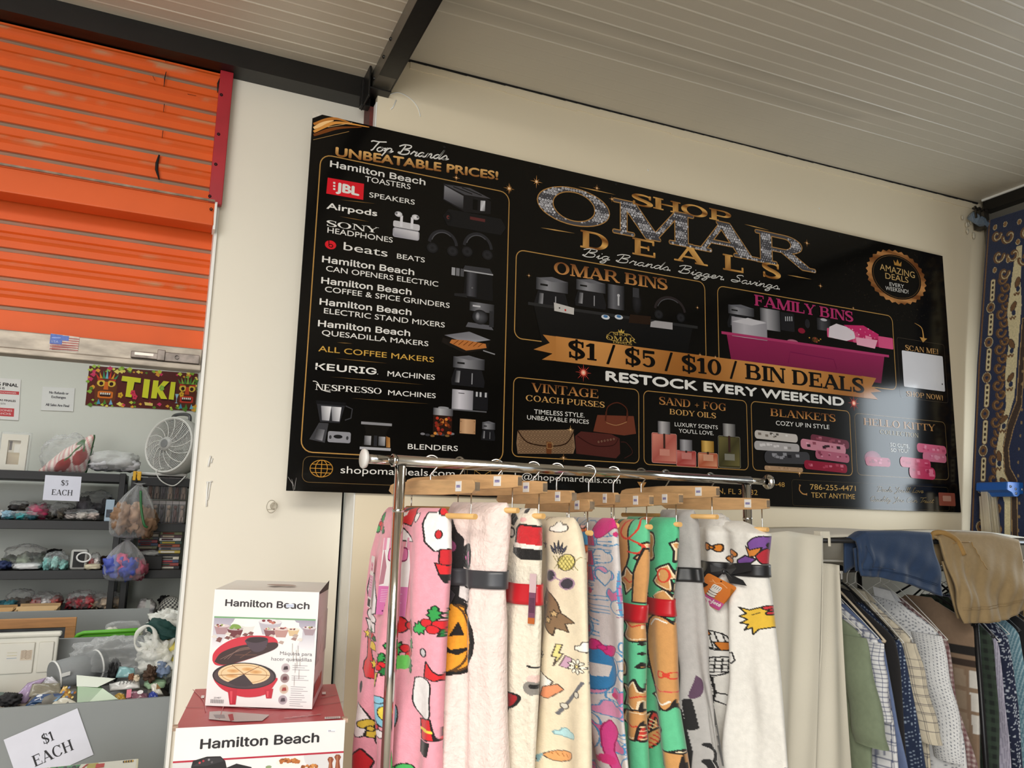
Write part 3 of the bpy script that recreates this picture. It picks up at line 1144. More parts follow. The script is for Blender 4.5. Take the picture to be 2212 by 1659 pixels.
# ---- brand list on the left
a = newart()
frame(a, PX, (693, 334), (1099, 415), (1087, 996), (649, 979), 0.035)
a.text('UNBEATABLE PRICES!', A5(415, 388), A5(1575, 558), cap(A5, 415, 388, 62), gold, 3, bold=.07)
a.script('Top Brands', A5(640, 345), A5(1225, 420), cap(A5, 640, 345, 72), .0042, WH, 4)
# glow ribbons in the corner
for i, (p, q, r_, t) in enumerate((((257, 160), (400, 120), (520, 150), 'c07a34'), ((257, 215), (420, 150), (655, 182), 'e09a4a'), ((257, 240), (420, 190), (600, 182), '7a431c'), ((257, 190), (340, 150), (400, 135), 'ffcf8e'))):
 pts = spline([A5(*p), A5(*q), A5(*r_)], 8)
 a.stroke(pts, [0.012 * (1 - abs(2 * k / (len(pts) - 1) - .6) * .6) for k in range(len(pts))], lin(t), 1 + i)
for k in range(40):
 t = k / 39
 c = A5(257 + 250 * t, 272 - 58 * t)
 a.ell(c[0], c[1], .0012, .0012, lin('c99a5c'), 3, 5)
 c = A5(360 + 170 * t, 182 - 30 * t)
 a.ell(c[0], c[1], .0012, .0012, lin('e8c48c'), 6, 5)
HB = 'Hamilton Beach'
for f, l, r_, h in ((A5, (375, 465), (1055, 598), 44), (A5, (318, 1148), (975, 1243), 44), (A5, (312, 1300), (955, 1385), 44), (A5, (300, 1452), (955, 1530), 44), (A6, (328, 93), (1075, 175), 50)):
 a.text(HB, f(*l), f(*r_), cap(f, l[0], l[1], h), WH, 3, 'inter', bold=.045)
for f, t, l, r_, h in ((A5, 'TOASTERS', (625, 570), (950, 628), 38), (A5, 'SPEAKERS', (655, 683), (980, 738), 35),
                       (A5, 'HEADPHONES', (355, 937), (822, 1010), 38), (A5, 'BEATS', (853, 1122), (1052, 1152), 35),
                       (A5, 'CAN OPENERS ELECTRIC', (345, 1212), (1148, 1325), 38), (A5, 'COFFEE & SPICE GRINDERS', (337, 1360), (1230, 1478), 38),
                       (A5, 'ELECTRIC STAND MIXERS', (330, 1515), (1195, 1618), 38), (A6, 'QUESADILLA MAKERS', (358, 165), (1225, 257), 42),
                       (A6, 'MACHINES', (893, 500), (1278, 530), 42), (A6, 'MACHINES', (898, 653), (1285, 680), 40), (A6, 'BLENDERS', (1058, 1093), (1465, 1110), 42)):
 a.text(t, f(*l), f(*r_), cap(f, l[0], l[1], h), WH, 3, bold=.012)
a.text('ALL COFFEE MAKERS', A6(330, 297), A6(1270, 388), cap(A6, 330, 297, 45), lin('c89d48'), 3, bold=.012)
a.quad([A5(347, 657), A5(612, 703), A5(618, 588), A5(358, 543)], lin('d8202c'), 2)
a.text('JBL', A5(420, 637), A5(578, 672), cap(A5, 420, 637, 58), WH, 3, bold=.09)
for k in range(3):
 q = A5(405, 632 - k * 22)
 a.rect(q[0] - .004, q[1], q[0] + .003, q[1] + .006, WH, 3)
a.text('Airpods', A5(350, 765), A5(710, 820), cap(A5, 350, 765, 42), WH, 3, bold=.045)
a.serif('SONY', A5(345, 888), A5(720, 940), cap(A5, 345, 888, 42), WH, 3)
c = A5(378, 1025)
a.ell(c[0], c[1], .0178, .0135 + .001, lin('d8202c'), 2, 28)
a.stroke(arc(c[0] + .001, c[1] - .003, .006, .0048, 0, 360, 18), .0024, lin('0b0a09'), 3)
a.stroke([(c[0] - .006, c[1] + .014), (c[0] - .005, c[1] - .003)], .0024, lin('0b0a09'), 3)
a.text('beats', A5(470, 1060), A5(785, 1112), cap(A5, 470, 1060, 56), WH, 3)
a.text('KEURIG', A6(308, 445), A6(800, 487), cap(A6, 308, 445, 52), WH, 3, 'inter', bold=.055)
q = A6(813, 486)
a.ell(q[0], q[1] + .001, .0015, .0015, WH, 3, 8)
a.rect(A6(305, 445)[0] - .001, A6(305, 423)[1], A6(330, 445)[0], A6(305, 417)[1], lin('0b0a09'), 4)
a.serif('NESPRESSO', A6(305, 610), A6(848, 645), cap(A6, 305, 610, 48), WH, 3)
a.stroke(spline([A6(285, 540), A6(320, 550), A6(360, 610), A6(430, 630)], 6), .0022, WH, 3)
for l, r_, f in (((480, 225), (610, 235), A6), ((470, 355), (890, 395), A6), ((430, 505), (1190, 570), A6), ((600, 680), (1230, 725), A6), ((440, 820), (660, 860), A5), ((440, 700), (700, 730), A5)):
 p0, p1 = f(*l), f(*r_)
 m_ = ((p0[0] + p1[0]) / 2, (p0[1] + p1[1]) / 2)
 a.poly([p0, (m_[0], m_[1] - .001), p1, (m_[0], m_[1] + .001)], lin('8a6838'), 1)
for c, r_ in ((A5(1278, 545), .014), (A5(1655, 622), .022)):
 star(a, c, r_, lin('e8a860'))
a.build('brand_list_print', m_print, sign)


# ---- little product pictures (plain appliances)
STEEL, DK = ('8d8c90', '3a3a3e'), '1a1a1c'


def shade_rect(art, x0, y0, x1, y1, c0, c1, L=2):
 """steel-looking panel: bright band off centre"""
 xm = x0 + (x1 - x0) * .35
 art.gquad([(x0, y0), (xm, y0), (xm, y1), (x0, y1)], [c0, c1, c1, c0], L)
 art.gquad([(xm, y0), (x1, y0), (x1, y1), (xm, y1)], [c1, c0, c0, c1], L)


def pic(art, f, x, y, wd, ht):
 """local unit frame of a picture with lower-left corner at crop pixel (x,y)"""
 p = f(x, y)
 sx, sy = f(x + wd, y)[0] - p[0], cap(f, x, y, ht)
 return lambda u, v: (p[0] + u * sx, p[1] + v * sy)


def toaster(art, g):
 art.poly([g(0, .3), g(.45, 0), g(1, .1), g(1, .6), g(.5, .95), g(0, .95)], '1c1b1d', 2)
 art.gquad([g(.02, .34), g(.42, .08), g(.42, .6), g(.02, .86)], ['55545a', '1e1e20', '6c6b70', '8a898e'], 3)
 art.poly([g(.02, .9), g(.45, .66), g(1, .7), g(.55, .96)], '4a494d', 3)
 art.stroke([g(.2, .88), g(.6, .74)], .003, '0c0c0c', 4)
 art.stroke([g(.38, .92), g(.8, .76)], .003, '0c0c0c', 4)
 art.rect(*g(.62, .16), *g(.72, .56), '0a0a0a', 4)
 art.gquad([g(.78, .16), g(.88, .18), g(.88, .58), g(.78, .56)], ['d0d0d4', '5a5a5e', 'd8d8dc', 'a0a0a4'], 4)


def speaker(art, g):
 pts = [g(.08, 0), g(.92, 0), g(1, .5), g(.92, 1), g(.08, 1), g(0, .5)]
 art.poly(pts, '19191b', 2)
 art.ell(*g(.08, .5), .013, .019, '222226', 3, 20, '0e0e10')
 art.stroke(arc(*g(.08, .5), .004, .005, 40, 320, 10), .0015, 'a0443c', 4)
 art.rect(*g(.42, .62), *g(.66, .8), '5b2c2c', 3)


def earbuds(art, g):
 art.poly(rrect(*g(0, 0), *g(1, .36), .008), 'a5a3ab', 2)
 art.gquad([g(.05, .03), g(.95, .03), g(.95, .33), g(.05, .33)], ['8c8a94', 'b4b2b8', 'd8d6da', 'c2c0c6'], 3)
 art.poly(rrect(*g(0, .38), *g(1, .62), .006), 'c6c4c8', 2)
 for x in (.3, .7):
  art.rect(*g(x - .05, .42), *g(x + .05, .85), 'd9d7dc', 3)
  art.ell(*g(x - .12 if x < .5 else x + .12, .88), .013, .0095, 'f0eef0', 4, 18, 'b8b6ba')
  art.ell(*g(x - .2 if x < .5 else x + .2, .9), .004, .004, '6a6a6e', 5, 10)


def headset(art, g, c='2b2b2f'):
 art.stroke([g(.5 + .42 * math.cos(t), .45 + .5 * math.sin(t)) for t in np.linspace(0.1, PI - 0.1, 16)], .011, c, 2)
 art.stroke([g(.5 + .36 * math.cos(t), .45 + .45 * math.sin(t)) for t in np.linspace(0.9, PI - 0.3, 14)], .003, '55555a', 3)
 for x in (.18, .8):
  art.ell(*g(x, .3), .022, .020, '37373b', 3, 20, '101012')
  art.ell(*g(x, .3), .012, .011, '1a1a1c', 4, 16, '2c2c30')


def grinder(art, g):
 art.poly([g(.3, 0), g(1, 0), g(.96, .85), g(.34, .85)], '151517', 2)
 shade_rect(art, *g(.36, .05), *g(.62, .8), '17171a', '4c4c52', 3)
 art.poly([g(.28, .85), g(.98, .82), g(.9, 1), g(.32, .98)], '3a3a3e', 3)
 art.rect(*g(.3, .8), *g(.98, .84), 'a8a8ac', 4)
 for i in range(3):
  art.rect(*g(.02 + i * .1, .62), *g(.1 + i * .1, .86), ('9a9a9e', '707074', '4a4a4e')[i], 4)
 art.ell(*g(.5, .32), .006, .006, '75757a', 4, 12, '2a2a2c')
 art.poly([g(.1, 0), g(.4, .0), g(.36, .12), g(.1, .08)], '242426', 3)


def mixer(art, g):
 shade_rect(art, *g(.15, .62), *g(.95, .95), '2a2a2c', '77777c', 2)
 art.ell(*g(.5, .42), .03, .026, '55565b', 3, 22, '141416')
 art.ell(*g(.42, .44), .008, .014, '9c9ca2', 4, 14, '55565b')
 art.poly([g(.05, 0), g(.95, 0), g(.85, .16), g(.12, .18)], '5a5a60', 2)
 art.rect(*g(.8, .1), *g(.95, .7), '2d2d30', 2)
 art.rect(*g(.25, .78), *g(.5, .84), 'c0c0c4', 4)


def grill(art, g):
 art.gquad([g(.05, .72), g(.5, .5), g(1, .74), g(.55, .98)], ['6b6b72', '9a99a0', '8a8a90', '75757c'], 3)
 art.poly([g(0, .42), g(.45, .1), g(.95, .34), g(.98, .62), g(.5, .45), g(.02, .62)], '1a1614', 2)
 art.poly([g(.16, .44), g(.5, .2), g(.92, .4), g(.9, .56), g(.5, .62), g(.2, .58)], 'b5703a', 3)
 for k in range(6):
  art.stroke([g(.24 + k * .1, .4), g(.34 + k * .1, .58)], .002, '6a3312', 4)
 art.stroke([g(.85, .28), g(1.1, .18)], .004, '8a8a8e', 3)


def brewer(art, g, steel='8d8d92'):
 shade_rect(art, *g(.04, .6), *g(.98, .98), '2c2c30', steel, 2)
 art.poly([g(.06, .96), g(.5, 1.06), g(.96, .96), g(.5, .9)], '66666c', 3)
 art.rect(*g(.16, .74), *g(.38, .8), '1a1a1a', 4)
 art.poly([g(.02, 0), g(.98, 0), g(1, .2), g(.9, .58), g(.1, .58), g(0, .2)], '1d1d20', 2)
 art.gquad([g(.1, .1), g(.24, .1), g(.26, .5), g(.14, .5)], ['2a2a2e', 'a0a0a4', '8a8a8e', '3a3a3e'], 3)
 art.rect(*g(.6, .08), *g(.63, .46), '9a9a9e', 3)


def capsule(art, g):
 shade_rect(art, *g(0, .05), *g(.55, .95), '85848a', 'cfccd4', 2)
 art.rect(*g(.55, .1), *g(.95, .92), '1b1b1e', 2)
 for x in (.62, .72, .86):
  art.rect(*g(x, .7), *g(x + .05, .92), 'b8b8bc', 3)
 art.rect(*g(0, 0), *g(.92, .06), '5a5a5e', 3)
 art.rect(*g(.16, .78), *g(.32, .81), '2a2a2a', 3)


def jugblender(art, g):
 art.poly([g(.22, .48), g(.68, .48), g(.8, .98), g(.1, .98)], '2a2a2e', 2)
 for x in (.26, .5):
  art.gquad([g(x, .52), g(x + .17, .52), g(x + .2, .86), g(x - .04, .86)], ['75757a', 'bcbcc2', 'e8e8ec', '8a8a90'], 3)
 art.stroke([g(.8, .9), g(.96, .84), g(.94, .62), g(.8, .56)], .0035, '3c3c40', 2)
 art.rect(*g(.1, .9), *g(.8, .98), '161618', 3)
 art.poly([g(.0, .06), g(.36, .0), g(.42, .46), g(.2, .46)], '3e3e42', 2)
 art.gquad([g(.1, .08), g(.3, .04), g(.34, .3), g(.16, .32)], ['38383c', '8e8e94', '77777c', '2e2e30'], 3)
 art.poly(rrect(*g(.42, .02), *g(.96, .28), .006), '8f8f96', 3)
 art.ell(*g(.66, .16), .014, .006, '1a1a1c', 4, 16)
 for x in (.48, .88):
  art.ell(*g(x, .14), .004, .006, '3a3a3e', 4, 10)


def carafe(art, g):
 art.poly([g(.08, .1), g(.92, .1), g(.8, .55), g(.96, .9), g(.06, .9), g(.2, .55)], '161412', 2)
 art.rect(*g(.04, .78), *g(.96, .86), '8a8a8e', 3)
 art.rect(*g(.04, .02), *g(.96, .1), 'a9a9ae', 3)
 for x0, x1 in ((.16, .36), (.58, .78)):
  art.gquad([g(x0, .16), g(x1, .16), g(x1, .44), g(x0, .44)], ['3a3a3e', '8a8a8e', 'b4b4b8', '55555a'], 3)
 art.gquad([g(.82, .12), g(.94, .12), g(.92, .42), g(.8, .46)], ['8a5a2c', 'c89458', 'b08048', '7a4a20'], 3)
 art.rect(*g(.44, .14), *g(.54, .46), '2c2c30', 3)


def berryjar(art, g):
 art.rect(*g(.06, .02), *g(.92, .7), '2a1a14', 2)
 rs = random.Random(3)
 for k in range(26):
  u, v = rs.uniform(.12, .86), rs.uniform(.08, .62)
  art.ell(*g(u, v), .0055, .005, rs.choice(['b53a26', 'c9682c', '7a3a1c', 'd88a3a', '5a2416', '8a2a20']), 3, 10)
 shade_rect(art, *g(.04, .7), *g(.94, .94), '3a3a3e', 'b0b0b4', 3)
 art.ell(*g(.5, .96), .019, .004, '8a8a8e', 4, 18)


a = newart()
toaster(a, pic(a, A5, 1180, 760, 345, 190))
speaker(a, pic(a, A5, 1180, 880, 455, 120))
earbuds(a, pic(a, A5, 822, 965, 192, 190))
headset(a, pic(a, A5, 1062, 1100, 235, 205))
headset(a, pic(a, A5, 1312, 1130, 235, 215))
grinder(a, pic(a, A5, 1232, 1385, 312, 235))
mixer(a, pic(a, A5, 1335, 1610, 222, 195))
grill(a, pic(a, A6, 1330, 310, 400, 205))
brewer(a, pic(a, A6, 1410, 570, 275, 240))
capsule(a, pic(a, A6, 1415, 775, 310, 180))
jugblender(a, pic(a, A6, 255, 1035, 350, 350))
carafe(a, pic(a, A6, 655, 1100, 275, 270))
berryjar(a, pic(a, A6, 1250, 985, 180, 245))
for k in range(7):
 a.ell(*A6(1180 + k * 40, 970 + (k % 3) * 8), .008, .004, ('77777c', '3a3a3e', '7a5a34')[k % 3], 2, 12)
shade_rect(a, *A6(1480, 965), *A6(1612, 855), 'a9805c', 'cfa680', 2)
for x, y in ((1490, 950), (1600, 955), (1492, 868), (1600, 872)):
 a.ell(*A6(x, y), .0016, .0016, '4a3420', 3, 6)
brewer(a, pic(a, A6, 1655, 1020, 115, 150))
a.build('appliance_pictures', m_print, sign)

# ---- shop name
a = newart()


def goldband(u, v, t=None):
 t = 0.5 if t is None else t
 return mix(lin('7e4a1c'), lin('e6b062'), 0.5 + 0.5 * math.sin(t * 9.0 + u * 30))


a.serif('SHOP', B1(940, 332), B1(1668, 470), cap(B1, 940, 332, 78), goldband, 3, grow=.0016)
for k, (ch, l, r_) in enumerate((('D', B1(575, 640), B1(792, 655)), ('E', B1(948, 690), B1(1128, 715)), ('A', B1(1255, 735), B1(1478, 780)), ('L', B2(78, 510), B2(250, 545)), ('S', B2(380, 565), B2(530, 595)))):
 a.serif(ch, l, (r_[0], l[1]), .064, goldband, 3, grow=.0018)
om = ((1159, 467), (1756, 587))
rim = a.serif('OMAR', PX(*om[0]), PX(*om[1]), .131, lin('b98a4e'), 2, grow=.0062)
let = a.serif('OMAR', PX(*om[0]), PX(*om[1]), .131, lin('4c4b50'), 3, grow=.0022)
rs = random.Random(11)


def inpoly(x, y, p):
 c = False
 for i in range(len(p)):
  x1, y1 = p[i]
  x2, y2 = p[i - 1]
  if (y1 > y) != (y2 > y) and x < (x2 - x1) * (y - y1) / (y2 - y1) + x1:
   c = not c
 return c


for g, x, y, sx, sy in let:
 polys = [[(x + u * sx, y + v * sy) for u, v in p] for p in g]
 xs = [q[0] for p in polys for q in p]
 ys = [q[1] for p in polys for q in p]
 stp = .0118
 j = 0
 yy = min(ys)
 while yy < max(ys):
  xx = min(xs) + (stp / 2 if j % 2 else 0)
  while xx < max(xs):
   px_, py_ = xx + rs.uniform(-.001, .001), yy + rs.uniform(-.001, .001)
   if any(inpoly(px_, py_, p) for p in polys):
    b = rs.random()
    r_ = .0050 + .0008 * rs.random()
    a.ell(px_, py_, r_, r_, mix(lin('b4b4be'), lin('fcfcff'), b), 4, 7, mix(lin('8c8a90'), lin('d4d2d6'), rs.random()))
    a.ell(px_ + .0005, py_, r_ * .5, r_ * .5, mix(lin('f8f8ff'), lin('3c3c44'), rs.random() ** .5), 5, 6)
   xx += stp
  yy += stp * .86
  j += 1
a.script('Big Brands. Bigger. Savings.', PX(1256, 553), PX(1690, 627), .033, .0030, WH, 4)
for c, r_ in ((B1(260, 175), .026), (B1(693, 222), .016), (B1(800, 300), .014), (B2(730, 308), .018), (B2(836, 642), .014), (PX(1101, 408), .018)):
 star(a, c, r_, lin('e8a860'))
for l, r_, f in (((290, 503), (540, 545), B1), ((560, 210), (830, 268), B1), ((245, 160), (440, 208), B2), ((580, 555), (770, 590), B2)):
 p0, p1 = f(*l), f(*r_)
 m_ = (p0[0] * .6 + p1[0] * .4, p0[1] * .6 + p1[1] * .4)
 a.poly([p0, (m_[0], m_[1] - .0022), p1, (m_[0], m_[1] + .0022)], lin('c89a58'), 1)
a.build('shop_name_print', m_print, sign)

# ---- two bins, price ribbon, badge
a = newart()
frame(a, PX, (1114, 541), (1522, 608), (1525, 767), (1112, 747), .03)
frame(a, PX, (1550, 617), (1927, 683), (1937, 848), (1553, 790), .03)
a.serif('OMAR BINS', B1(385, 828), B1(1200, 950), cap(B1, 385, 828, 82), copper, 3, grow=.001)
a.serif('FAMILY BINS', B2(322, 790), B2(1092, 922), cap(B2, 322, 790, 80), lin('b03468'), 5, grow=.001)


def tub(art, f, tl, tr, br, bl, c, rimc):
 art.gquad([f(*bl), f(*br), f(*tr), f(*tl)], [mix(lin(c), (0, 0, 0), .3), mix(lin(c), (0, 0, 0), .5), lin(c), lin(c)], 3)
 art.stroke([f(tl[0] - 40, tl[1] - 6), f(tr[0] + 35, tr[1] + 4)], .011, rimc, 4)


brewer(a, pic(a, B1, 245, 1080, 245, 230))
brewer(a, pic(a, B1, 535, 1060, 225, 195))
shade_rect(a, *B1(770, 1080), *B1(890, 925), '1c1c1f', '6a6a70', 2)
a.ell(*B1(848, 990), .006, .006, 'c0c0c4', 4, 12)
a.rect(*B1(842, 1062), *B1(854, 1000), 'c0c0c4', 4)
a.ell(*B1(980, 1040), .022, .045, '2c2c30', 2, 18, '101012')
a.rect(*B1(950, 1000), *B1(995, 940), '3a3a3e', 3)
headset(a, pic(a, B1, 1090, 1180, 255, 205), '2c2628')
tub(a, B1, (240, 1052), (1380, 1215), (1340, 1420), (300, 1330), '161617', '2c2c2d')
a.poly([B1(385, 1040), B1(530, 1080), B1(528, 1128), B1(388, 1100)], 'c4c0bc', 5)
a.ell(*B1(425, 1080), .003, .003, '1a1a1a', 6, 8)
a.ell(*B1(467, 1095), .004, .004, 'c02c2c', 6, 8)
for x in (755, 850):
 a.ell(*B1(x, 1145), .018, .009, 'd7dade', 5, 18)
 a.ell(*B1(x, 1140), .010, .0055, '4a78a8', 6, 14)
a.poly([B1(1075, 1215), B1(1080, 1180), B1(1110, 1170), B1(1235, 1185), B1(1235, 1235)], 'a8a4a6', 5)
a.poly([B1(920, 1185), B1(930, 1125), B1(1080, 1140), B1(1075, 1200)], '2a1c14', 5)
# small crest on the black tub
c = B1(862, 1290)
a.stroke([(c[0] + .057 * math.cos(t) * (1 + .05 * math.cos(8 * t)), c[1] + .019 * math.sin(t) * (1 + .1 * math.cos(8 * t))) for t in np.linspace(0, 2 * PI, 48)], .0022, lin('a88a48'), 5)
a.serif('SHOP', B1(808, 1272), B1(930, 1284), .010, lin('b89a50'), 5)
a.serif('OMAR', B1(758, 1305), B1(975, 1330), .017, lin('b89a50'), 5)
a.serif('DEALS', B1(808, 1330), B1(945, 1346), .007, lin('b89a50'), 5)
p = B1(868, 1250)
crown = lambda art, p, s_, col, L: art.poly([(p[0] + q[0] * s_, p[1] + q[1] * s_) for q in ((-1, -.4), (1, -.4), (1.2, .7), (.5, .05), (0, 1), (-.5, .05), (-1.2, .7))], col, L)
crown(a, p, .011, lin('c8a850'), 5)
# pink tub
brewer(a, pic(a, B2, 112, 960, 215, 180))
shade_rect(a, *B2(370, 975), *B2(520, 835), '3a3a3e', 'a8a6aa', 2)
a.rect(*B2(530, 985), *B2(630, 860), '202024', 2)
for k in range(4):
 a.rect(*B2(562 + k * 16, 915), *B2(568 + k * 16, 880), 'b0b0b4', 3)
a.ell(*B2(735, 935), .014, .02, '26262a', 2, 14)
a.ell(*B2(690, 990), .02, .012, '8a1c34', 2, 14)
shade_rect(a, *B2(810, 980), *B2(915, 905), '1a1a1c', '4a4a4e', 2)
a.ell(*B2(862, 905), .019, .006, 'b8b6ba', 3, 16)
shade_rect(a, *B2(148, 1030), *B2(418, 920), '8f8c92', 'bab7bd', 3)
a.poly([B2(148, 918), B2(270, 890), B2(418, 930), B2(300, 950)], 'c8c5ca', 4)
for k in range(9):
 x = 890 + k * 50
 a.poly(rrect(*B2(x, 1040 + k * 10), *B2(x + 110, 985 + k * 8), .006), ('d0507c', 'b82c5e', 'e88aa8', 'a82050')[k % 4], 3)
a.poly([B2(900, 1040), B2(905, 960), B2(960, 935), B2(1090, 975), B2(1110, 1050), B2(1040, 1070)], 'd9cdd2', 4)
a.poly([B2(1015, 945), B2(1170, 950), B2(1290, 1020), B2(1280, 1055), B2(1100, 1000)], 'c02c64', 5)
a.poly([B2(1110, 1040), B2(1280, 1065), B2(1260, 1130), B2(1120, 1100)], 'e2a0b4', 5)
for k in range(14):
 a.ell(*B2(1060 + (k * 37) % 210, 975 + (k * 23) % 90), .004, .003, ('f0b8c8', 'd8648c')[k % 2], 6, 8)
a.ell(*B2(795, 1060), .018, .012, '5a3a1c', 3, 16)
for k in range(8):
 a.ell(*B2(750 + (k * 29) % 100, 1045 + (k * 17) % 40), .004, .003, ('c8963c', '1a1210', 'b03a3a')[k % 3], 4, 7)
a.ell(*B2(620, 1075), .03, .009, 'b06a80', 3, 16)
tub(a, B2, (105, 1010), (1335, 1185), (1310, 1400), (145, 1240), '8f2652', 'ac3866')
a.stroke([B2(585, 1245), B2(600, 1155), B2(940, 1215), B2(965, 1290)], .0022, '6e1446', 5)
a.text('-', B2(1040, 1200), B2(1060, 1203), .004, lin('7a1850'), 5)
# ribbon
rib = [(1172, 723), (1892, 817), (1882, 835), (1903, 846), (1880, 848), (1896, 863), (1170, 777), (1193, 764), (1152, 755), (1187, 741)]
rp = [PX(*q) for q in rib]
xl, xr = rp[0][0], rp[3][0]
tailL = [PX(*q) for q in ((1172, 723), (1187, 741), (1152, 755), (1193, 764), (1170, 777), (1215, 781), (1215, 729))]
a.poly(tailL, lin('b0763c'), 7)
tailR = [PX(*q) for q in ((1860, 812), (1892, 817), (1882, 835), (1903, 846), (1880, 848), (1896, 863), (1860, 859))]
a.poly(tailR, lin('a86f38'), 7)
n = 24
for k in range(n):
 t0, t1 = k / n, (k + 1) / n
 tp = lambda t: PX(1200 + t * 665, 726.5 + t * 87)
 bt = lambda t: PX(1200 + t * 665, 780 + t * 79.5)
 cc = lambda t: mix(lin('a4682f'), lin('cf9150'), .5 + .5 * math.sin(t * 11))
 a.gquad([bt(t0), bt(t1), tp(t1), tp(t0)], [mix(cc(t0), (0, 0, 0), .15), mix(cc(t1), (0, 0, 0), .15), cc(t1), cc(t0)], 8)
a.serif('$1 / $5 / $10 / BIN DEALS', PX(1226, 771.5), PX(1866, 849), .060, lin('0d0b0a'), 10, grow=.0016)
a.text('RESTOCK EVERY WEEKEND', B3(905, 165), B4(992, 232), cap(B3, 905, 165, 77), WH, 3, bold=.085)
for c in (PX(1260, 805), PX(1844, 871)):
 for k in range(8):
  an = PI * k / 8
  rr = .032 if k % 2 == 0 else .02
  a.stroke([(c[0] - rr * math.cos(an), c[1] - rr * math.sin(an)), c, (c[0] + rr * math.cos(an), c[1] + rr * math.sin(an))], [.0005, .004, .0005], lin('d0483c'), 3)
 a.ell(c[0], c[1], .011, .011, lin('ffe6c8'), 4, 14, lin('e0523c'))
for c in (B1(1430, 1415), B1(1540, 1432), B2(1090, 815), B1(205, 848), B1(1412, 1078)):
 star(a, c, .010, lin('d0985a'), 9)
# badge
c = B2(1432, 572)
R0 = (B2(1655, 600)[0] - B2(1200, 540)[0]) / 2
R1 = R0 * .66
a.poly([(c[0] + R0 * (1 + .035 * (1 if k % 2 else -1)) * math.cos(PI * k / 30), c[1] + R1 * (1 + .035 * (1 if k % 2 else -1)) * math.sin(PI * k / 30)) for k in range(60)], lambda u, v: mix(lin('6e3f1e'), lin('c88d54'), .5 + .5 * math.sin((u + v) * 40)), 2)
a.ell(c[0], c[1], R0 * .84, R1 * .84, lin('0c0b0a'), 3, 40)
a.stroke(arc(c[0], c[1], R0 * .79, R1 * .79, 0, 360, 40), .0016, lin('7a5a34'), 4)
crown(a, B2(1438, 470), .022, lambda u, v: lin('b0803c'), 4)
for t, l, r_, h, cl in (('AMAZING', (1300, 515), (1572, 582), 48, 'c8a468'), ('DEALS', (1343, 583), (1522, 618), 44, 'c8a468'), ('EVERY', (1375, 640), (1488, 660), 28, 'd8d4cc'), ('WEEKEND!', (1343, 672), (1522, 702), 30, 'd8d4cc')):
 a.text(t, B2(*l), B2(*r_), cap(B2, l[0], l[1], h), lin(cl), 4)
rs = random.Random(5)
for k in range(420):
 an, rr = rs.uniform(0, 2 * PI), R0 + abs(rs.gauss(0, .055))
 x, y = c[0] + rr * 1.25 * math.cos(an) - .02, c[1] + rr * .8 * math.sin(an)
 if bx0 < x < bx1 - .01 and y < bz1 - .01:
  a.ell(x, y, .0009, .0009, mix(lin('2a241c'), lin('8a7048'), rs.random() ** 3), 1, 4)
# arrow and the pale panel under it
pts = spline([B2(1570, 930), B2(1625, 970), B2(1640, 1050)], 8)
a.stroke(pts, [.001 + .009 * k / len(pts) for k in range(len(pts))], lin('b8894a'), 3)
a.poly([B2(1610, 1040), B2(1668, 1052), B2(1635, 1082)], lin('b8894a'), 3)
a.stroke(rrect(*B2(1460, 1510), *B2(1800, 1100), .012), .0014, lin('4a4034'), 1, closed=True)
a.serif('SCAN ME!', B2(1497, 1140), B2(1758, 1174), cap(B2, 1497, 1140, 40), lin('b88c58'), 3)
a.serif('SHOP NOW!', B2(1508, 1498), B2(1795, 1533), cap(B2, 1508, 1498, 38), lin('b88c58'), 3)
a.poly(rrect(*B2(1487, 1425), *B2(1788, 1190), .006), lin('cfcdd0'), 3)
a.build('bin_deals_print', m_print, sign)

# ---- four category panels and the contact strip
a = newart()
frame(a, B3, (115, 138), (1185, 242), (1185, 870), (105, 815), .022, .0028)
frame(a, B3, (1230, 255), (2110, 338), (2112, 930), (1225, 880), .022, .0028)
frame(a, B4, (178, 195), (1050, 278), (1065, 850), (185, 800), .022, .0028)
frame(a, B4, (1092, 295), (1900, 380), (1912, 880), (1110, 850), .022, .0028, lin('6e5a3a'))
a.serif('VINTAGE', B3(270, 262), B3(845, 318), cap(B3, 270, 262, 76), copper, 3)
a.serif('COACH PURSES', B3(218, 338), B3(893, 398), cap(B3, 218, 338, 50), lin('c89a5c'), 3)
a.text('TIMELESS STYLE.', B3(290, 450), B3(720, 482), cap(B3, 290, 450, 38), WH, 3)
a.text('UNBEATABLE PRICES', B3(230, 497), B3(757, 537), cap(B3, 230, 497, 36), WH, 3)
a.serif('SAND + FOG', B3(1355, 368), B3(1932, 427), cap(B3, 1355, 368, 64), copper, 3)
a.serif('BODY OILS', B3(1445, 453), B3(1843, 490), cap(B3, 1445, 453, 46), lin('c89a5c'), 3)
a.text('LUXURY SCENTS', B3(1490, 555), B3(1857, 583), cap(B3, 1490, 555, 33), WH, 3)
a.text("YOU'LL LOVE.", B3(1525, 610), B3(1822, 633), cap(B3, 1525, 610, 33), WH, 3)
a.serif('BLANKETS', B4(342, 320), B4(922, 374), cap(B4, 342, 320, 66), copper, 3)
a.text('COZY UP IN STYLE', B4(392, 402), B4(865, 439), cap(B4, 392, 402, 38), WH, 3)
a.serif('HELLO KITTY', B4(1168, 400), B4(1802, 458), cap(B4, 1168, 400, 62), lin('a87a4a'), 3)
a.serif('COLLECTION', B4(1312, 480), B4(1655, 514), cap(B4, 1312, 480, 38), lin('a8997c'), 3)
a.text('SO CUTE,', B4(1405, 590), B4(1572, 608), cap(B4, 1405, 590, 31), WH, 3)
a.text('SO YOU!', B4(1410, 638), B4(1562, 648), cap(B4, 1410, 638, 31), WH, 3)
star(a, B3(540, 826), .016, lin('d0985a'))
star(a, B3(600, 585), .016, lin('e0b070'), 6)
star(a, B4(600, 828), .018, lin('d0985a'))
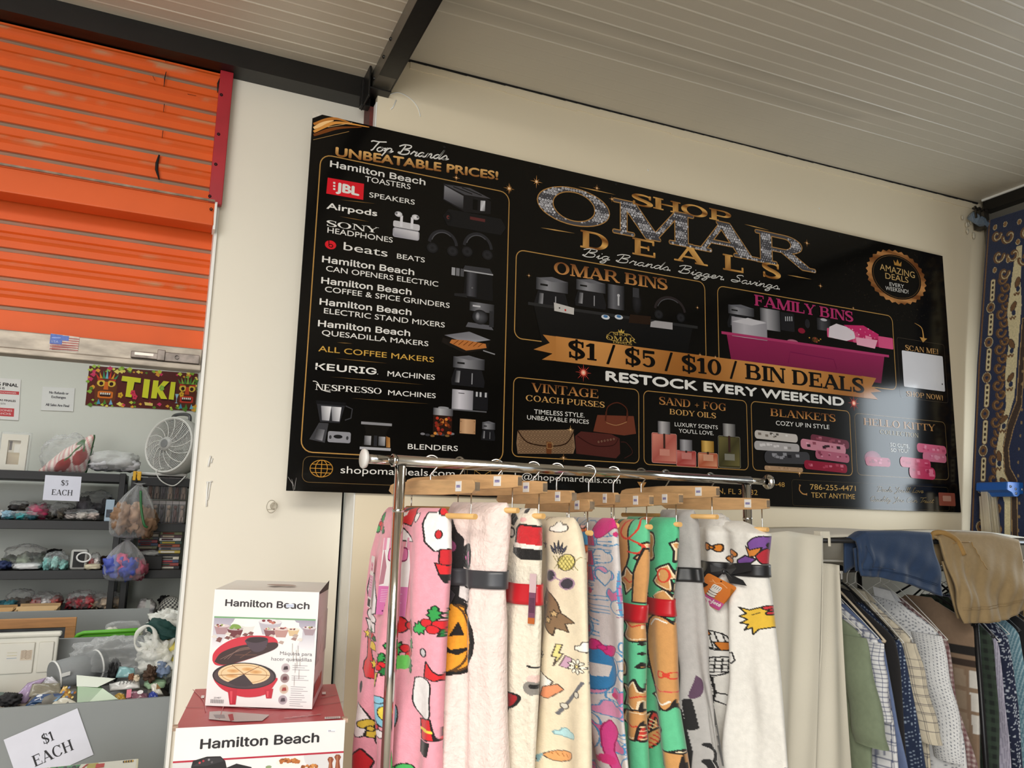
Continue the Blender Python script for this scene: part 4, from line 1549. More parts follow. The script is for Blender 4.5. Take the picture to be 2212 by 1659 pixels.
# purses
a.poly([B3(150, 590), B3(625, 585), B3(640, 740), B3(625, 790), B3(150, 790), B3(140, 700)], '8a6e54', 2)
rs = random.Random(2)
for i in range(16):
 for j in range(7):
  x, y = 165 + i * 29 + (14 if j % 2 else 0), 605 + j * 28
  if x < 620:
   a.stroke(arc(*B3(x, y), .0055, .0048, 0, 360, 8), .0012, '3a2416', 3)
a.stroke(spline([B3(150, 590), B3(230, 690), B3(400, 725), B3(560, 705), B3(630, 600)], 6), .004, '2c1a10', 4)
a.poly(rrect(*B3(393, 790), *B3(440, 690), .004), '6a3c22', 5)
a.stroke(rrect(*B3(400, 745), *B3(448, 700), .003), .0018, 'b08a58', 6, closed=True)
a.poly([B3(640, 640), B3(690, 600), B3(950, 625), B3(1020, 660), B3(1025, 790), B3(990, 830), B3(650, 790)], '4e2420', 2)
a.stroke(spline([B3(660, 640), B3(800, 720), B3(960, 720), B3(1010, 660)], 6), .003, '2c100e', 3)
for k in range(6):
 a.stroke(arc(*B3(840 + k * 26, 690 - k * 5), .003, .003, 0, 360, 8), .001, 'a88a70', 4)
a.stroke(spline([B3(1030, 690), B3(1080, 700), B3(1130, 780), B3(1060, 830)], 6), .003, '3a1c18', 2)
a.poly([B3(795, 600), B3(830, 460), B3(1140, 470), B3(1160, 620), B3(1060, 635)], '6b3626', 3)
a.stroke(spline([B3(905, 470), B3(920, 390), B3(1000, 355), B3(1075, 400), B3(1090, 480)], 6), .004, '4e2418', 4)
a.stroke(spline([B3(905, 525), B3(990, 548), B3(1080, 520)], 5), .002, 'b08458', 4)
for x in (905, 1085):
 a.stroke([B3(x, 430), B3(x - 6, 510)], .006, '4a2216', 4)
# oil bottles
for x0, x1, y0, yt, cy0, cy1, c0, c1, cc in ((1295, 1505, 865, 625, 520, 620, 'b05a50', 'd88a78', ('b8b4b6', '4a484a')), (1505, 1670, 895, 770, 675, 765, 'a8443f', 'cf7a72', ('aaa8ac', '4c4a4e')), (1690, 1855, 910, 790, 685, 775, 'b0583c', 'd89a78', ('d8b060', '8a6420')), (1865, 2045, 905, 650, 540, 640, '3e3a22', '6e663c', ('a8a6a4', '3c3a3a'))):
 p0, p1 = B3(x0, y0), B3(x1, yt)
 a.poly(rrect(p0[0], p0[1], p1[0], p1[1], .006), lin(c0), 2)
 a.gquad([(p0[0] + .004, p0[1] + .008), (p1[0] - .004, p0[1] + .008), (p1[0] - .004, p1[1] - .004), (p0[0] + .004, p1[1] - .004)], [c0, c1, c0, c1], 3)
 a.stroke(rrect(p0[0], p0[1], p1[0], p1[1], .006), .0012, mix(lin(c1), (1, 1, 1), .2), 4, closed=True)
 xm = (x0 + x1) / 2
 shade_rect(a, *B3(xm - 55, cy1), *B3(xm + 50, cy0), cc[1], cc[0], 4)
 a.rect(*B3(xm - 8, (y0 + yt) / 2), *B3(xm + 8, cy1), lin('3a2420'), 5)
 a.rect(*B3(xm - 40, y0 - 60), *B3(xm + 45, y0 - 110), mix(lin(c1), lin('8a8a88'), .6 if cc[1] == '3c3a3a' else .15), 6)
# folded blankets
rs = random.Random(9)


def folded(art, f, x, y, wd, ht, tilt, cols, L):
 p = [f(x, y), f(x + wd, y + tilt), f(x + wd, y + tilt - ht), f(x, y - ht)]
 cx, cy = sum(q[0] for q in p) / 4, sum(q[1] for q in p) / 4
 hx, hz = (p[1][0] - p[0][0]) / 2, (p[3][1] - p[0][1]) / 2
 k = (p[1][1] - p[0][1]) / (p[1][0] - p[0][0])
 rr = rrect(-hx, -hz, hx, hz, hz * .8)
 art.poly([(cx + u, cy + v + u * k) for u, v in rr], cols[0], L)
 for i in range(9):
  u, v = rs.uniform(-hx * .85, hx * .8), rs.uniform(-hz * .5, hz * .3)
  s_ = rs.uniform(.5, 1) * hz * .6
  art.poly([(cx + u, cy + v + u * k), (cx + u + s_ * 1.6, cy + v + u * k), (cx + u + s_ * 1.5, cy + v + s_ + u * k), (cx + u - s_ * .2, cy + v + s_ + u * k)], rs.choice(cols[1:]), L + 1)


folded(a, B4, 205, 520, 380, 75, 40, ['bdb6b0', '7a7068', 'd8d4d0', '55504c'], 2)
folded(a, B4, 200, 620, 400, 80, 30, ['a8a4a4', 'd0cccc', '8a8684'], 4)
folded(a, B4, 290, 740, 400, 110, 10, ['3c3c40', '8a8a90', '1e1e22', '6a6a70'], 6)
folded(a, B4, 290, 800, 340, 40, 20, ['a8886a', '8a6c50', 'b89a7a'], 5)
folded(a, B4, 700, 560, 340, 80, 60, ['6a3040', 'a86878', '8a4454'], 2)
folded(a, B4, 610, 610, 400, 90, 60, ['c08090', '2a1a20', 'd8a0b0', '8a4858'], 4)
folded(a, B4, 740, 700, 300, 80, 40, ['a85a70', 'c88a9c', '7a3448'], 6)
folded(a, B4, 640, 790, 380, 80, 40, ['8a1c34', 'c0687c', 'a83c54'], 8)
folded(a, B4, 1640, 640, 260, 80, 30, ['c8607e', 'd88aa2', 'b04a6a'], 2)
folded(a, B4, 1690, 720, 210, 80, 20, ['c06a84', 'd08aa0', 'b8587a'], 4)
folded(a, B4, 1490, 770, 270, 90, 30, ['b83a5c', 'd06a86', 'a82c4e'], 6)
folded(a, B4, 1570, 870, 230, 110, 20, ['b03054', 'd0708a', '98284a'], 8)
a.ell(*B4(1250, 700), .05, .034, 'b05a78', 2, 20, '7a3450')
folded(a, B4, 1185, 760, 220, 80, 15, ['a83a5c', 'c86a88', '8a2c4a'], 4)
# contact strip
a.stroke(rrect(PX(652, 1040)[0], PX(652, 1041)[1], PX(1010, 1000)[0], PX(652, 985)[1], .02), .0018, lin('6a5434'), 1, closed=True)
a.stroke([PX(1000, 1005), PX(1690, 1047)], .0012, lin('5a4a30'), 1)
a.stroke(rrect(PX(1712, 1085)[0], PX(1712, 1092)[1], PX(2050, 1090)[0], PX(1712, 1036)[1], .012), .0012, lin('4a3e2a'), 1, closed=True)
c = A6(355, 1253)
for rx in (.034, .018):
 a.stroke(arc(c[0], c[1], rx, .0255, 0, 360, 32), .0020, lin('c08a38'), 3)
a.stroke([(c[0], c[1] - .0255), (c[0], c[1] + .0255)], .002, lin('c08a38'), 3)
for dz, hw in ((0, .034), (.0125, .03), (-.0125, .03)):
 a.stroke([(c[0] - hw, c[1] + dz), (c[0] + hw, c[1] + dz)], .002, lin('c08a38'), 3)
a.text('shopomardeals.com', A6(510, 1290), A6(1440, 1320), cap(A6, 510, 1290, 58), WH, 3)
a.stroke([A6(1520, 1260), A6(1522, 1330)], .0015, lin('6a6258'), 3)
p0, p1 = A6(1600, 1335), A6(1735, 1272)
a.stroke([(p0[0], p0[1]), (p1[0], p0[1]), (p1[0], p1[1]), (p0[0], p1[1])], .0018, lin('b08a4c'), 3, closed=True)
a.stroke([(p0[0], p1[1]), ((p0[0] + p1[0]) / 2, p0[1] + .011), (p1[0], p1[1])], .0018, lin('b08a4c'), 3)
a.stroke([(p0[0], p0[1]), (p0[0] + .016, p0[1] + .014)], .0016, lin('b08a4c'), 3)
a.stroke([(p1[0], p0[1]), (p1[0] - .016, p0[1] + .014)], .0016, lin('b08a4c'), 3)
a.text('deals@shopomardeals.com', A6(1790, 1333), B3(1027, 1046), cap(A6, 1790, 1335, 52), WH, 3)
p = B3(1208, 1075)
a.poly([B3(1170, 1030), B3(1248, 1035), B3(1210, 1098)], lin('b0804c'), 3)
a.text('PRINCETON, FL 33032', B3(1510, 1115), B3(2197, 1143), cap(B3, 1510, 1115, 45), lin('b48c4c'), 3)
a.text('-48', B4(388, 945), B4(470, 950), cap(B4, 388, 945, 40), lin('b48c4c'), 3)
pts = spline([B4(605, 930), B4(600, 975), B4(630, 1010), B4(668, 1015)], 6)
a.stroke(pts, [.010, .009] + [.005] * (len(pts) - 4) + [.009, .010], lin('b0804c'), 3)
a.text('786-255-4471', B4(695, 972), B4(1098, 986), cap(B4, 695, 972, 47), lin('c29c5c'), 3)
a.text('TEXT ANYTIME', B4(705, 1043), B4(1092, 1058), cap(B4, 705, 1043, 45), lin('c29c5c'), 3)
a.script("Deals You'll Love", B4(1285, 990), B4(1700, 1004), .022, .0016, lin('8a7448'), 3)
a.script('Quality You Can Trust', B4(1222, 1075), B4(1790, 1092), .022, .0016, lin('8a7448'), 3)
a.poly(rrect(*B4(1838, 1115), *B4(1975, 1005), .005), lin('8a4a3c'), 2)
a.poly(rrect(*B4(1870, 1075), *B4(1940, 1030), .004), lin('b08474'), 3)
a.build('category_and_contact_print', m_print, sign)
# scuffs where the lower corner has creased
w = MB()
for pts in ([(622, 1030), (632, 1045), (634, 1060)], [(630, 1035), (634, 1050)], [(640, 1032), (636, 1058)]):
 w.tube([at_y(x, y, YS - .0004) for x, y in pts], [.0006, .0016, .0008][:len(pts)], 4)
w.build('corner_crease', M('crease_grey', '8d8a88', 0.6), sign)

# ---------------------------------------------------------------- chrome garment rack
m_chrome = M('chrome_tube', 'd8d6d2', 0.12, metal=1.0, var=(20, 0.03))
m_cap = M('white_plastic_cap', 'd5d3d0', 0.4)
m_wood = M('hanger_beech', 'cba273', 0.45, bump=(40, 0.1), var=(14, 0.16), stretch=(1, 6, 6))
m_wood2 = M('hanger_end_grain', '7a6a58', 0.6, var=(60, 0.3))
m_dowel = M('hanger_dowel_wood', 'dcae6c', 0.5, var=(20, 0.12))
m_tagw = M('white_price_sticker', 'e6e4e0', 0.5)
RA, RB = Vector((0.40, 1.70, 1.712)), Vector((1.69, 1.83, 1.712))
rdir = (RB - RA).normalized()
rack = thing('garment_rack', 'chrome tube garment rail holding the printed fleece blankets', 'clothes rack', ((RA.x + RB.x) / 2, (RA.y + RB.y) / 2, 0), math.atan2(rdir.y, rdir.x))
Lr = (RB - RA).length
railp = lambda t: RA + rdir * t
MB().tube([railp(0.075), railp(Lr - 0.085)], 0.0125, 20).build('top_rail', m_chrome, rack)
MB().tube([railp(0.01), railp(0.075)], 0.0105, 16).build('rail_extension', m_chrome, rack)
MB().tube([railp(Lr - 0.085), railp(Lr - 0.008)], 0.0095, 16).build('rail_extension', m_chrome, rack)
MB().lathe([(0.0, -0.004), (0.020, -0.004), (0.0225, 0), (0.020, 0.006), (0.011, 0.008)], railp(0.006), rdir, 24).build('end_cap', m_cap, rack)
MB().lathe([(0.011, -0.012), (0.020, -0.008), (0.0225, -0.003), (0.021, 0.003), (0.0, 0.004)], railp(Lr - 0.006), rdir, 24).build('end_cap', m_chrome, rack)
MB().lathe([(0.0125, -0.004), (0.0145, -0.004), (0.0145, 0.004), (0.0125, 0.004)], railp(0.077), rdir, 20).build('rail_collar', m_chrome, rack)
for t in (0.094, Lr - 0.10):
 p = railp(t)
 w = MB().tube([(p.x, p.y, 0.78), (p.x, p.y, 1.700)], 0.0128, 20)
 w.tube([(p.x, p.y, 0.12), (p.x, p.y, 0.80)], 0.0098, 18)
 w.lathe([(0.0128, -0.004), (0.014, -0.002), (0.014, 0.002), (0.0128, 0.004)], (p.x, p.y, 1.60), (0, 0, 1), 18)
 w.build('upright', m_chrome, rack)
 MB().tube([(p.x + 0.24 * rdir.y, p.y - 0.24 * rdir.x, 0.10), (p.x - 0.24 * rdir.y, p.y + 0.24 * rdir.x, 0.10)], 0.0128, 14).build('foot_bar', m_chrome, rack)
 for k in (-1, 1):
  MB().lathe([(0.0, 0.0), (0.03, 0.0), (0.034, 0.03), (0.03, 0.06), (0.012, 0.09)], (p.x + k * 0.22 * rdir.y, p.y - k * 0.22 * rdir.x, 0), (0, 0, 1), 14).build('caster', m_dark, rack)
MB().tube([(railp(0.094).x, railp(0.094).y, 0.16), (railp(Lr - 0.1).x, railp(Lr - 0.1).y, 0.16)], 0.0098, 14).build('base_rail', m_chrome, rack)
p = railp(Lr - 0.10)
MB().lathe([(0.004, 0), (0.005, 0.004), (0.003, 0.009)], (p.x - .012, p.y - .004, 1.585), (-1, 0, 0), 10).build('push_button', m_chrome, rack)

# ---------------------------------------------------------------- wooden hangers
HG = 'wooden clamp hangers on the chrome rail'


def rail_at(x):
 lo, hi = -0.1, Lr + 0.1
 for _ in range(40):
  m = (lo + hi) / 2
  if proj(railp(m))[0] < x:
   lo = m
  else:
   hi = m
 return railp(lo)


def make_hanger(name, label, loc, yaw, L, zbar, round_end, hookturn, drop=0.042):
 """wooden trouser hanger: straight bar, dowel below it on two wire drops, wire hook over the rail"""
 t = thing(name, label, 'hanger', loc, yaw, HG)
 h = L / 2
 zb = zbar - loc[2]
 bar = [(-h, -.004), (-h + .02, -.014), (-.05, -.017), (.05, -.017), (h - .02, -.014), (h, -.012), (h, .013), (h - .03, .015), (.03, .018), (-.03, .018), (-h + .03, .013), (-h + .008, .008)]
 if round_end:
  bar = [(-h, -.006), (-h + .02, -.015), (.05, -.017), (h - .012, -.014), (h, -.006), (h, .004), (h - .010, .014), (.03, .018), (-.03, .018), (-h + .03, .013), (-h + .008, .008)]
 w = MB().prism(bar, (0, -.0065, zb), (1, 0, 0), (0, 0, 1), (0, 1, 0), .013)
 o = w.build('clamp_bar', m_wood, t, bevel=.0025, local=True)
 MB().bb(h - .0005, h + .0008, -.006, .006, zb - .009, zb + .009).build('end_grain', m_wood2, o, local=True)
 MB().bb(h - .075, h - .052, -.0075, -.0066, zb - .010, zb + .012).build('price_sticker', m_tagw, t, local=True)
 MB().bb(h - .071, h - .056, -.0078, -.0074, zb - .002, zb + .004).build('price_print', M('sticker_ink', '8a86b0', 0.6, var=(400, 0.5)), t.children[-1], local=True)
 zd = zb - .017 - drop
 for s in (-1, 1):
  x = s * (h - .022)
  MB().tube([(x, 0, zb - .012), (x, 0, zd + .002), (x + s * .003, .004, zd - .004)], .0016, 6).build('drop_wire', m_chrome, t, local=True)
 MB().tube([(-h + .005, 0, zd), (h - .004, 0, zd)], .0062, 12).build('dowel', m_dowel, t, local=True)
 a = hookturn
 ca, sa = math.cos(a), math.sin(a)
 pts = [(0, zb + .015), (0, -.028), (.006, -.020), (.016, -.006), (.0155, .008), (.006, .0155), (-.006, .0155), (-.0155, .007), (-.0165, -.006)]
 pts = spline(pts, 4)
 MB().tube([(u * ca, u * sa, v) for u, v in pts], .0020, 8).build('hook', m_chrome, t, local=True)
 return t


hang = {}
spec = [
 # key, hook px, yaw, length, bar height, rounded end, label
 ('H1', 932, 78, .39, 1.654, True, 'wooden hanger leftmost on the chrome rail, carrying the pink holly blanket'),
 ('H3', 993, 69, .40, 1.669, False, 'wooden hanger second from left, carrying the pale fur pumpkin blanket'),
 ('H2', 1072, 80, .40, 1.658, False, 'wooden hanger third from left, carrying the cream blanket with red ribbon'),
 ('H4', 1152, 88, .40, 1.640, True, 'wooden hanger carrying the cream pineapple blanket'),
 ('H5b', 1203, 92, .38, 1.622, True, 'wooden hanger with the narrow orange blanket, half hidden behind its neighbours'),
 ('H5', 1272, 99, .38, 1.640, True, 'wooden hanger carrying the pink and blue line drawing blanket'),
 ('H6', 1325, 93, .38, 1.638, False, 'wooden hanger over the narrower mint green blanket left of the other green one'),
 ('H7', 1385, 93, .38, 1.645, False, 'wooden hanger over the wider mint green blanket beside the grey one'),
 ('H8', 1438, 85, .40, 1.666, False, 'wooden hanger tilted up over the plain grey blanket'),
 ('H9', 1535, 83, .41, 1.640, False, 'wooden hanger rightmost on the chrome rail, carrying the white blanket'),
]
for k, hx, yaw, L, zb, rd, lab in spec:
 c = rail_at(hx)
 o = make_hanger('wooden_hanger', lab, c, -math.radians(yaw), L, zb, rd, math.radians(90 if k in ('H3', 'H7', 'H8', 'H9') else 62), .046 if k != 'H9' else .05)
 d = Vector((math.cos(math.radians(yaw)), -math.sin(math.radians(yaw)), 0))
 hang[k] = (c, d, zb)

# ---------------------------------------------------------------- blanket printing


class Ras:
 """printed pattern evaluated on the cloth's own coordinates"""

 def __init__(s, X, Y, base):
  s.X, s.Y = X, Y
  s.C = np.empty((len(X), 3), np.float32)
  s.C[:] = lin(base)

 def _box(s, pts, m):
  p = np.array(pts)
  x0, y0 = p.min(0) - m
  x1, y1 = p.max(0) + m
  return np.nonzero((s.X > x0) & (s.X < x1) & (s.Y > y0) & (s.Y < y1))[0]

 def poly(s, pts, fill=None, line=None, w=2.0, closed=True):
  ix = s._box(pts, w + 1)
  if not len(ix):
   return
  x, y = s.X[ix], s.Y[ix]
  n = len(pts)
  if fill:
   inside = np.zeros(len(ix), bool)
   for i in range(n):
    x1, y1 = pts[i]
    x2, y2 = pts[i - 1]
    if y1 == y2:
     continue
    inside ^= ((y1 > y) != (y2 > y)) & (x < (x2 - x1) * (y - y1) / (y2 - y1) + x1)
   s.C[ix[inside]] = lin(fill)
  if line:
   d = np.full(len(ix), 1e9)
   for i in range(n if closed else n - 1):
    a, b = np.array(pts[i]), np.array(pts[(i + 1) % n])
    e = b - a
    l2 = max(float(e @ e), 1e-9)
    t = np.clip(((x - a[0]) * e[0] + (y - a[1]) * e[1]) / l2, 0, 1)
    d = np.minimum(d, np.hypot(x - a[0] - t * e[0], y - a[1] - t * e[1]))
   s.C[ix[d < w / 2]] = lin(line)

 def ell(s, cx, cy, rx, ry, fill=None, line=None, w=2.0, rot=0.0):
  c, q = math.cos(math.radians(rot)), math.sin(math.radians(rot))
  s.poly([(cx + rx * math.cos(t) * c - ry * math.sin(t) * q, cy + rx * math.cos(t) * q + ry * math.sin(t) * c) for t in np.linspace(0, 2 * PI, 20)[:-1]], fill, line, w)

 def at(s, unit, cx, cy, sx, sy, fill, line='141214', w=2.0, rot=0.0, closed=True):
  c, q = math.cos(math.radians(rot)), math.sin(math.radians(rot))
  s.poly([(cx + (u * c - v * q) * sx, cy + (u * q + v * c) * sy) for u, v in unit], fill, line, w, closed)


def star_u(n=5, r=.42):
 return [((1 if k % 2 == 0 else r) * math.sin(PI * k / n), -(1 if k % 2 == 0 else r) * math.cos(PI * k / n)) for k in range(2 * n)]


LEAF = [(0, -1), (.35, -.75), (.3, -.5), (.7, -.35), (.45, -.05), (.75, .25), (.35, .4), (.3, .75), (0, 1), (-.3, .75), (-.35, .4), (-.75, .25), (-.45, -.05), (-.7, -.35), (-.3, -.5), (-.35, -.75)]
BOW_L = spline([(0, -.15), (-.5, -.7), (-1, -.6), (-1, .5), (-.5, .7), (0, .15)], 3)
BOW_R = [(-a, b) for a, b in BOW_L]
CLOUD = spline([(-1, .4), (-1, -.1), (-.6, -.3), (-.4, -.8), (.1, -.85), (.4, -.5), (.8, -.45), (1, 0), (.85, .4), (.2, .6), (-.4, .55), (-1, .4)], 3)
BOOT = [(-.5, -1), (.55, -1), (.5, -.2), (.6, .4), (.5, .95), (-.6, 1), (-1, .7), (-.9, .35), (-.5, .1)]
BOLT = [(-.1, -1), (.5, -1), (.2, -.25), (.6, -.25), (-.35, 1), (-.05, .1), (-.5, .1)]


def bow(r, x, y, s_, col, line='141214', rot=0, w=2.0, sy=None):
 sy = sy or s_
 r.at(BOW_L, x, y, s_, sy, col, line, w, rot)
 r.at(BOW_R, x, y, s_, sy, col, line, w, rot)
 r.ell(x, y, s_ * .28, sy * .32, col, line, w)


def holly(r, x, y, s_, rot=0):
 for a in (0, 120, 240):
  t = math.radians(a + rot)
  r.at(LEAF, x + math.sin(t) * s_ * .8, y - math.cos(t) * s_ * 1.1, s_ * .55, s_ * .9, ('2f9c4a', '1f7a3a', '38b058')[a // 120], '0f2414', 2.0, a + rot)
 for dx, dy in ((-.3, -.2), (.35, -.1), (0, .4)):
  r.ell(x + dx * s_, y + dy * s_, s_ * .36, s_ * .42, 'd8202a', '3a0c10', 1.4)


def flower(r, x, y, s_, line='2a2620', fill='f4efe2'):
 for k in range(9):
  t = 2 * PI * k / 9
  r.ell(x + math.cos(t) * s_ * .62, y + math.sin(t) * s_ * .8, s_ * .2, s_ * .36, fill, line, 1.1, math.degrees(t) + 90)
 r.ell(x, y, s_ * .2, s_ * .25, 'e8d890', line, 1.1)


def art_pink(r):
 holly(r, 826, 1138, 15)
 r.poly([(862, 1100), (876, 1086), (890, 1088), (905, 1112), (896, 1136), (880, 1128), (868, 1122)], 'd32026', '1a1214', 2.4)
 r.poly([(870, 1092), (880, 1084), (888, 1096), (876, 1108)], '1c1a1c')
 r.poly([(872, 1112), (884, 1104), (886, 1114), (876, 1118)], 'f2eeee')
 r.ell(908, 1117, 6, 10, 'f4f2f2', '1a1214', 2)
 r.poly([(866, 1150), (872, 1134), (884, 1140), (896, 1158), (902, 1168), (868, 1166)], 'f2eef0', '1a1214', 2.2)
 r.poly([(926, 1106), (950, 1103), (966, 1108), (968, 1140), (958, 1180), (940, 1184), (928, 1166), (924, 1130)], 'f2eff0', '1a1214', 2.6)
 bow(r, 955, 1098, 12, 'd8202a', w=2.4, sy=18)
 r.ell(944, 1150, 4, 9, 'c8242c', '1a1214', 1.5)
 r.poly([(946, 1180), (962, 1176), (966, 1210), (958, 1222), (946, 1216)], 'c8202a', '1a1214', 2)
 r.poly([(941, 1206), (958, 1212), (962, 1228), (946, 1230)], 'd8242c', '1a1214', 2)
 r.poly([(944, 1228), (960, 1228), (956, 1248), (950, 1246)], '1a1618')
 r.poly([(966, 1150), (974, 1140), (974, 1230), (968, 1220)], 'b01c26', '1a1214', 1.5)
 # left column
 r.poly([(803, 1250), (812, 1246), (826, 1262), (832, 1300), (830, 1330), (818, 1335), (802, 1322), (797, 1285)], 'f4f1f2', '1a1214', 2.4)
 r.ell(806, 1338, 9, 12, 'f4f1f2', '1a1214', 2)
 r.ell(820, 1344, 10, 10, 'f4f1f2', '1a1214', 2)
 r.poly([(794, 1350), (828, 1352), (826, 1372), (800, 1374)], 'f4f1f2', '1a1214', 2)
 r.at(BOOT, 806, 1430, 17, 50, 'e0222a', '1a1214', 2.4)
 r.at(star_u(), 797, 1384, 8, 12, 'f0d848', '1a1214', 1.4)
 r.at(star_u(), 817, 1444, 9, 14, 'f0d848', '1a1214', 1.4)
 r.poly([(808, 1410), (812, 1396), (820, 1392), (825, 1400), (824, 1414)], 'e8c838', '1a1214', 1.6)
 holly(r, 816, 1380, 10)
 # centre and right
 holly(r, 936, 1330, 20, 10)
 bow(r, 885, 1342, 20, 'd8242c', w=2.2, sy=24)
 holly(r, 886, 1395, 21, 40)
 r.poly(spline([(860, 1412), (880, 1404), (893, 1410), (884, 1430), (868, 1436), (858, 1450)], 3), '6cd060')
 holly(r, 852, 1430, 14, 20)
 r.poly([(848, 1446), (853, 1446), (848, 1476), (844, 1478)], 'd8c050', '1a1214', 1.6)
 r.poly([(921, 1434), (926, 1402), (934, 1420), (942, 1432), (936, 1440)], 'd8242c', '1a1214', 2)
 r.ell(923, 1386, 4, 8, 'c8c4c8', '1a1214', 2)
 r.poly(spline([(905, 1440), (918, 1436), (930, 1446), (928, 1480), (926, 1515), (908, 1512), (898, 1486), (905, 1440)], 3), 'f2eff0', '1a1214', 2.2)
 r.poly([(908, 1520), (928, 1516), (930, 1558), (908, 1560)], 'd8222a', '1a1214', 2.2)
 r.poly([(907, 1536), (929, 1538), (929, 1544), (907, 1542)], 'f0d848')
 r.poly([(906, 1562), (926, 1562), (922, 1592), (904, 1588)], '1a181a')
 r.ell(857, 1530, 17, 32, '8ccbe4', '1a1214', 2.4)
 r.ell(857, 1530, 8, 15, 'f0dc50', '1a1214', 1.6)
 r.ell(850, 1502, 9, 8, '8ccbe4', '1a1214', 2)
 r.poly([(840, 1555), (848, 1558), (842, 1580), (838, 1582)], 'd8242c', '1a1214', 1.6)
 r.ell(846, 1576, 8, 9, 'f4f1f2', '1a1214', 2)
 r.ell(788, 1505, 4, 13, '181618')
 r.poly(spline([(784, 1540), (798, 1548), (806, 1580), (800, 1606), (786, 1606), (784, 1540)], 3), 'f2eff0', '1a1214', 2.2)
 bow(r, 804, 1590, 13, 'd8bc40', w=2, rot=60, sy=18)
 r.ell(814, 1612, 7, 14, 'f2eff0', '1a1214', 2)
 r.poly([(784, 1655), (796, 1635), (806, 1660), (796, 1700), (782, 1690)], 'c8202a', '1a1214', 2.2)
 r.poly(spline([(862, 1648), (876, 1624), (890, 1620), (896, 1640), (892, 1672), (872, 1676), (862, 1648)], 3), '46b45c', '1a1214', 2.4)
 bow(r, 878, 1642, 11, '62cc6c', w=2, sy=16)
 r.poly([(940, 1500), (952, 1490), (952, 1515)], 'c8202a', '1a1214', 2)
 r.poly([(932, 1612), (942, 1606), (940, 1680), (930, 1690)], '1c1618')
 r.poly([(936, 1650), (944, 1645), (942, 1670)], 'c02028')
 r.ell(936, 1580, 5, 8, 'd8c050', '1a1214', 1.6)


def art_fur(r):
 r.poly(spline([(1004, 1190), (1008, 1178), (1022, 1172), (1028, 1190), (1026, 1222), (1012, 1228), (998, 1218), (1004, 1190)], 3), '181618')
 bow(r, 1009, 1204, 15, 'd070a8', w=5, sy=24)
 r.poly([(985, 1120), (994, 1124), (1000, 1150), (1008, 1164), (1002, 1240), (1006, 1290), (990, 1330), (955, 1330), (962, 1180)], '181517')
 r.ell(990, 1180, 9, 14, '9a4a78', '181517', 4)
 r.poly([(996, 1248), (1006, 1268), (1030, 1264), (1012, 1280), (1024, 1290), (1006, 1300), (994, 1290)], 'e8e0de', '181517', 4)
 r.ell(985, 1376, 52, 76, 'f2a52e', '141212', 8)
 for dx, wd in ((24, 3), (40, 4)):
  r.poly([(985 + dx * math.cos(t), 1376 + 72 * math.sin(t)) for t in np.linspace(-1.3, 1.3, 14)], None, '5a3a14', wd, False)
 r.poly([(958, 1303), (976, 1298), (985, 1316)], None, '141212', 6, False)
 r.poly([(988, 1372), (996, 1340), (1002, 1370)], '141212')
 r.poly([(960, 1364), (968, 1336), (974, 1362)], '141212')
 r.poly([(940, 1388), (986, 1390), (990, 1400), (1014, 1392), (996, 1412), (988, 1406), (984, 1416), (940, 1416)], '141212')
 r.ell(1012, 1318, 8, 12, 'ece6e4', '141212', 4)


def art_cream_red(r):
 r.poly([(1104, 1098), (1114, 1092), (1112, 1110), (1120, 1120), (1112, 1136), (1102, 1130)], '1a1817')
 r.ell(1130, 1102, 4, 8, '121112')
 r.ell(1129, 1122, 5, 5, 'e6b4b0')
 r.poly([(1120, 1140), (1126, 1132), (1148, 1136), (1150, 1176), (1142, 1180), (1117, 1172)], 'c8242c', '161213', 4)
 r.poly([(1152, 1116), (1164, 1110), (1166, 1150), (1152, 1146)], 'c8242c', '161213', 3)
 r.ell(1107, 1150, 7, 10, 'eae4dc', '161213', 4)
 r.poly([(1112, 1176), (1148, 1180), (1150, 1206), (1128, 1206), (1110, 1192)], '141213')
 r.poly([(1114, 1170), (1150, 1176), (1149, 1184), (1113, 1180)], 'efe9e0')
 r.poly([(1136, 1424), (1154, 1427)], None, '141213', 4, False)
 r.ell(1143, 1450, 9, 9, 'e8c8c0')
 r.ell(1140, 1468, 10, 14, '8a8680')
 r.ell(1143, 1464, 6, 5, '141213')
 r.poly(spline([(1096, 1486), (1112, 1482), (1126, 1488), (1118, 1510), (1100, 1512), (1096, 1486)], 3), 'a01c24', '141213', 4)
 r.poly([(1100, 1512), (1114, 1514), (1108, 1532), (1100, 1530)], '141213')
 r.poly([(1090, 1590), (1102, 1588)], None, '141213', 4, False)
 r.ell(1104, 1608, 5, 12, 'd8a040')


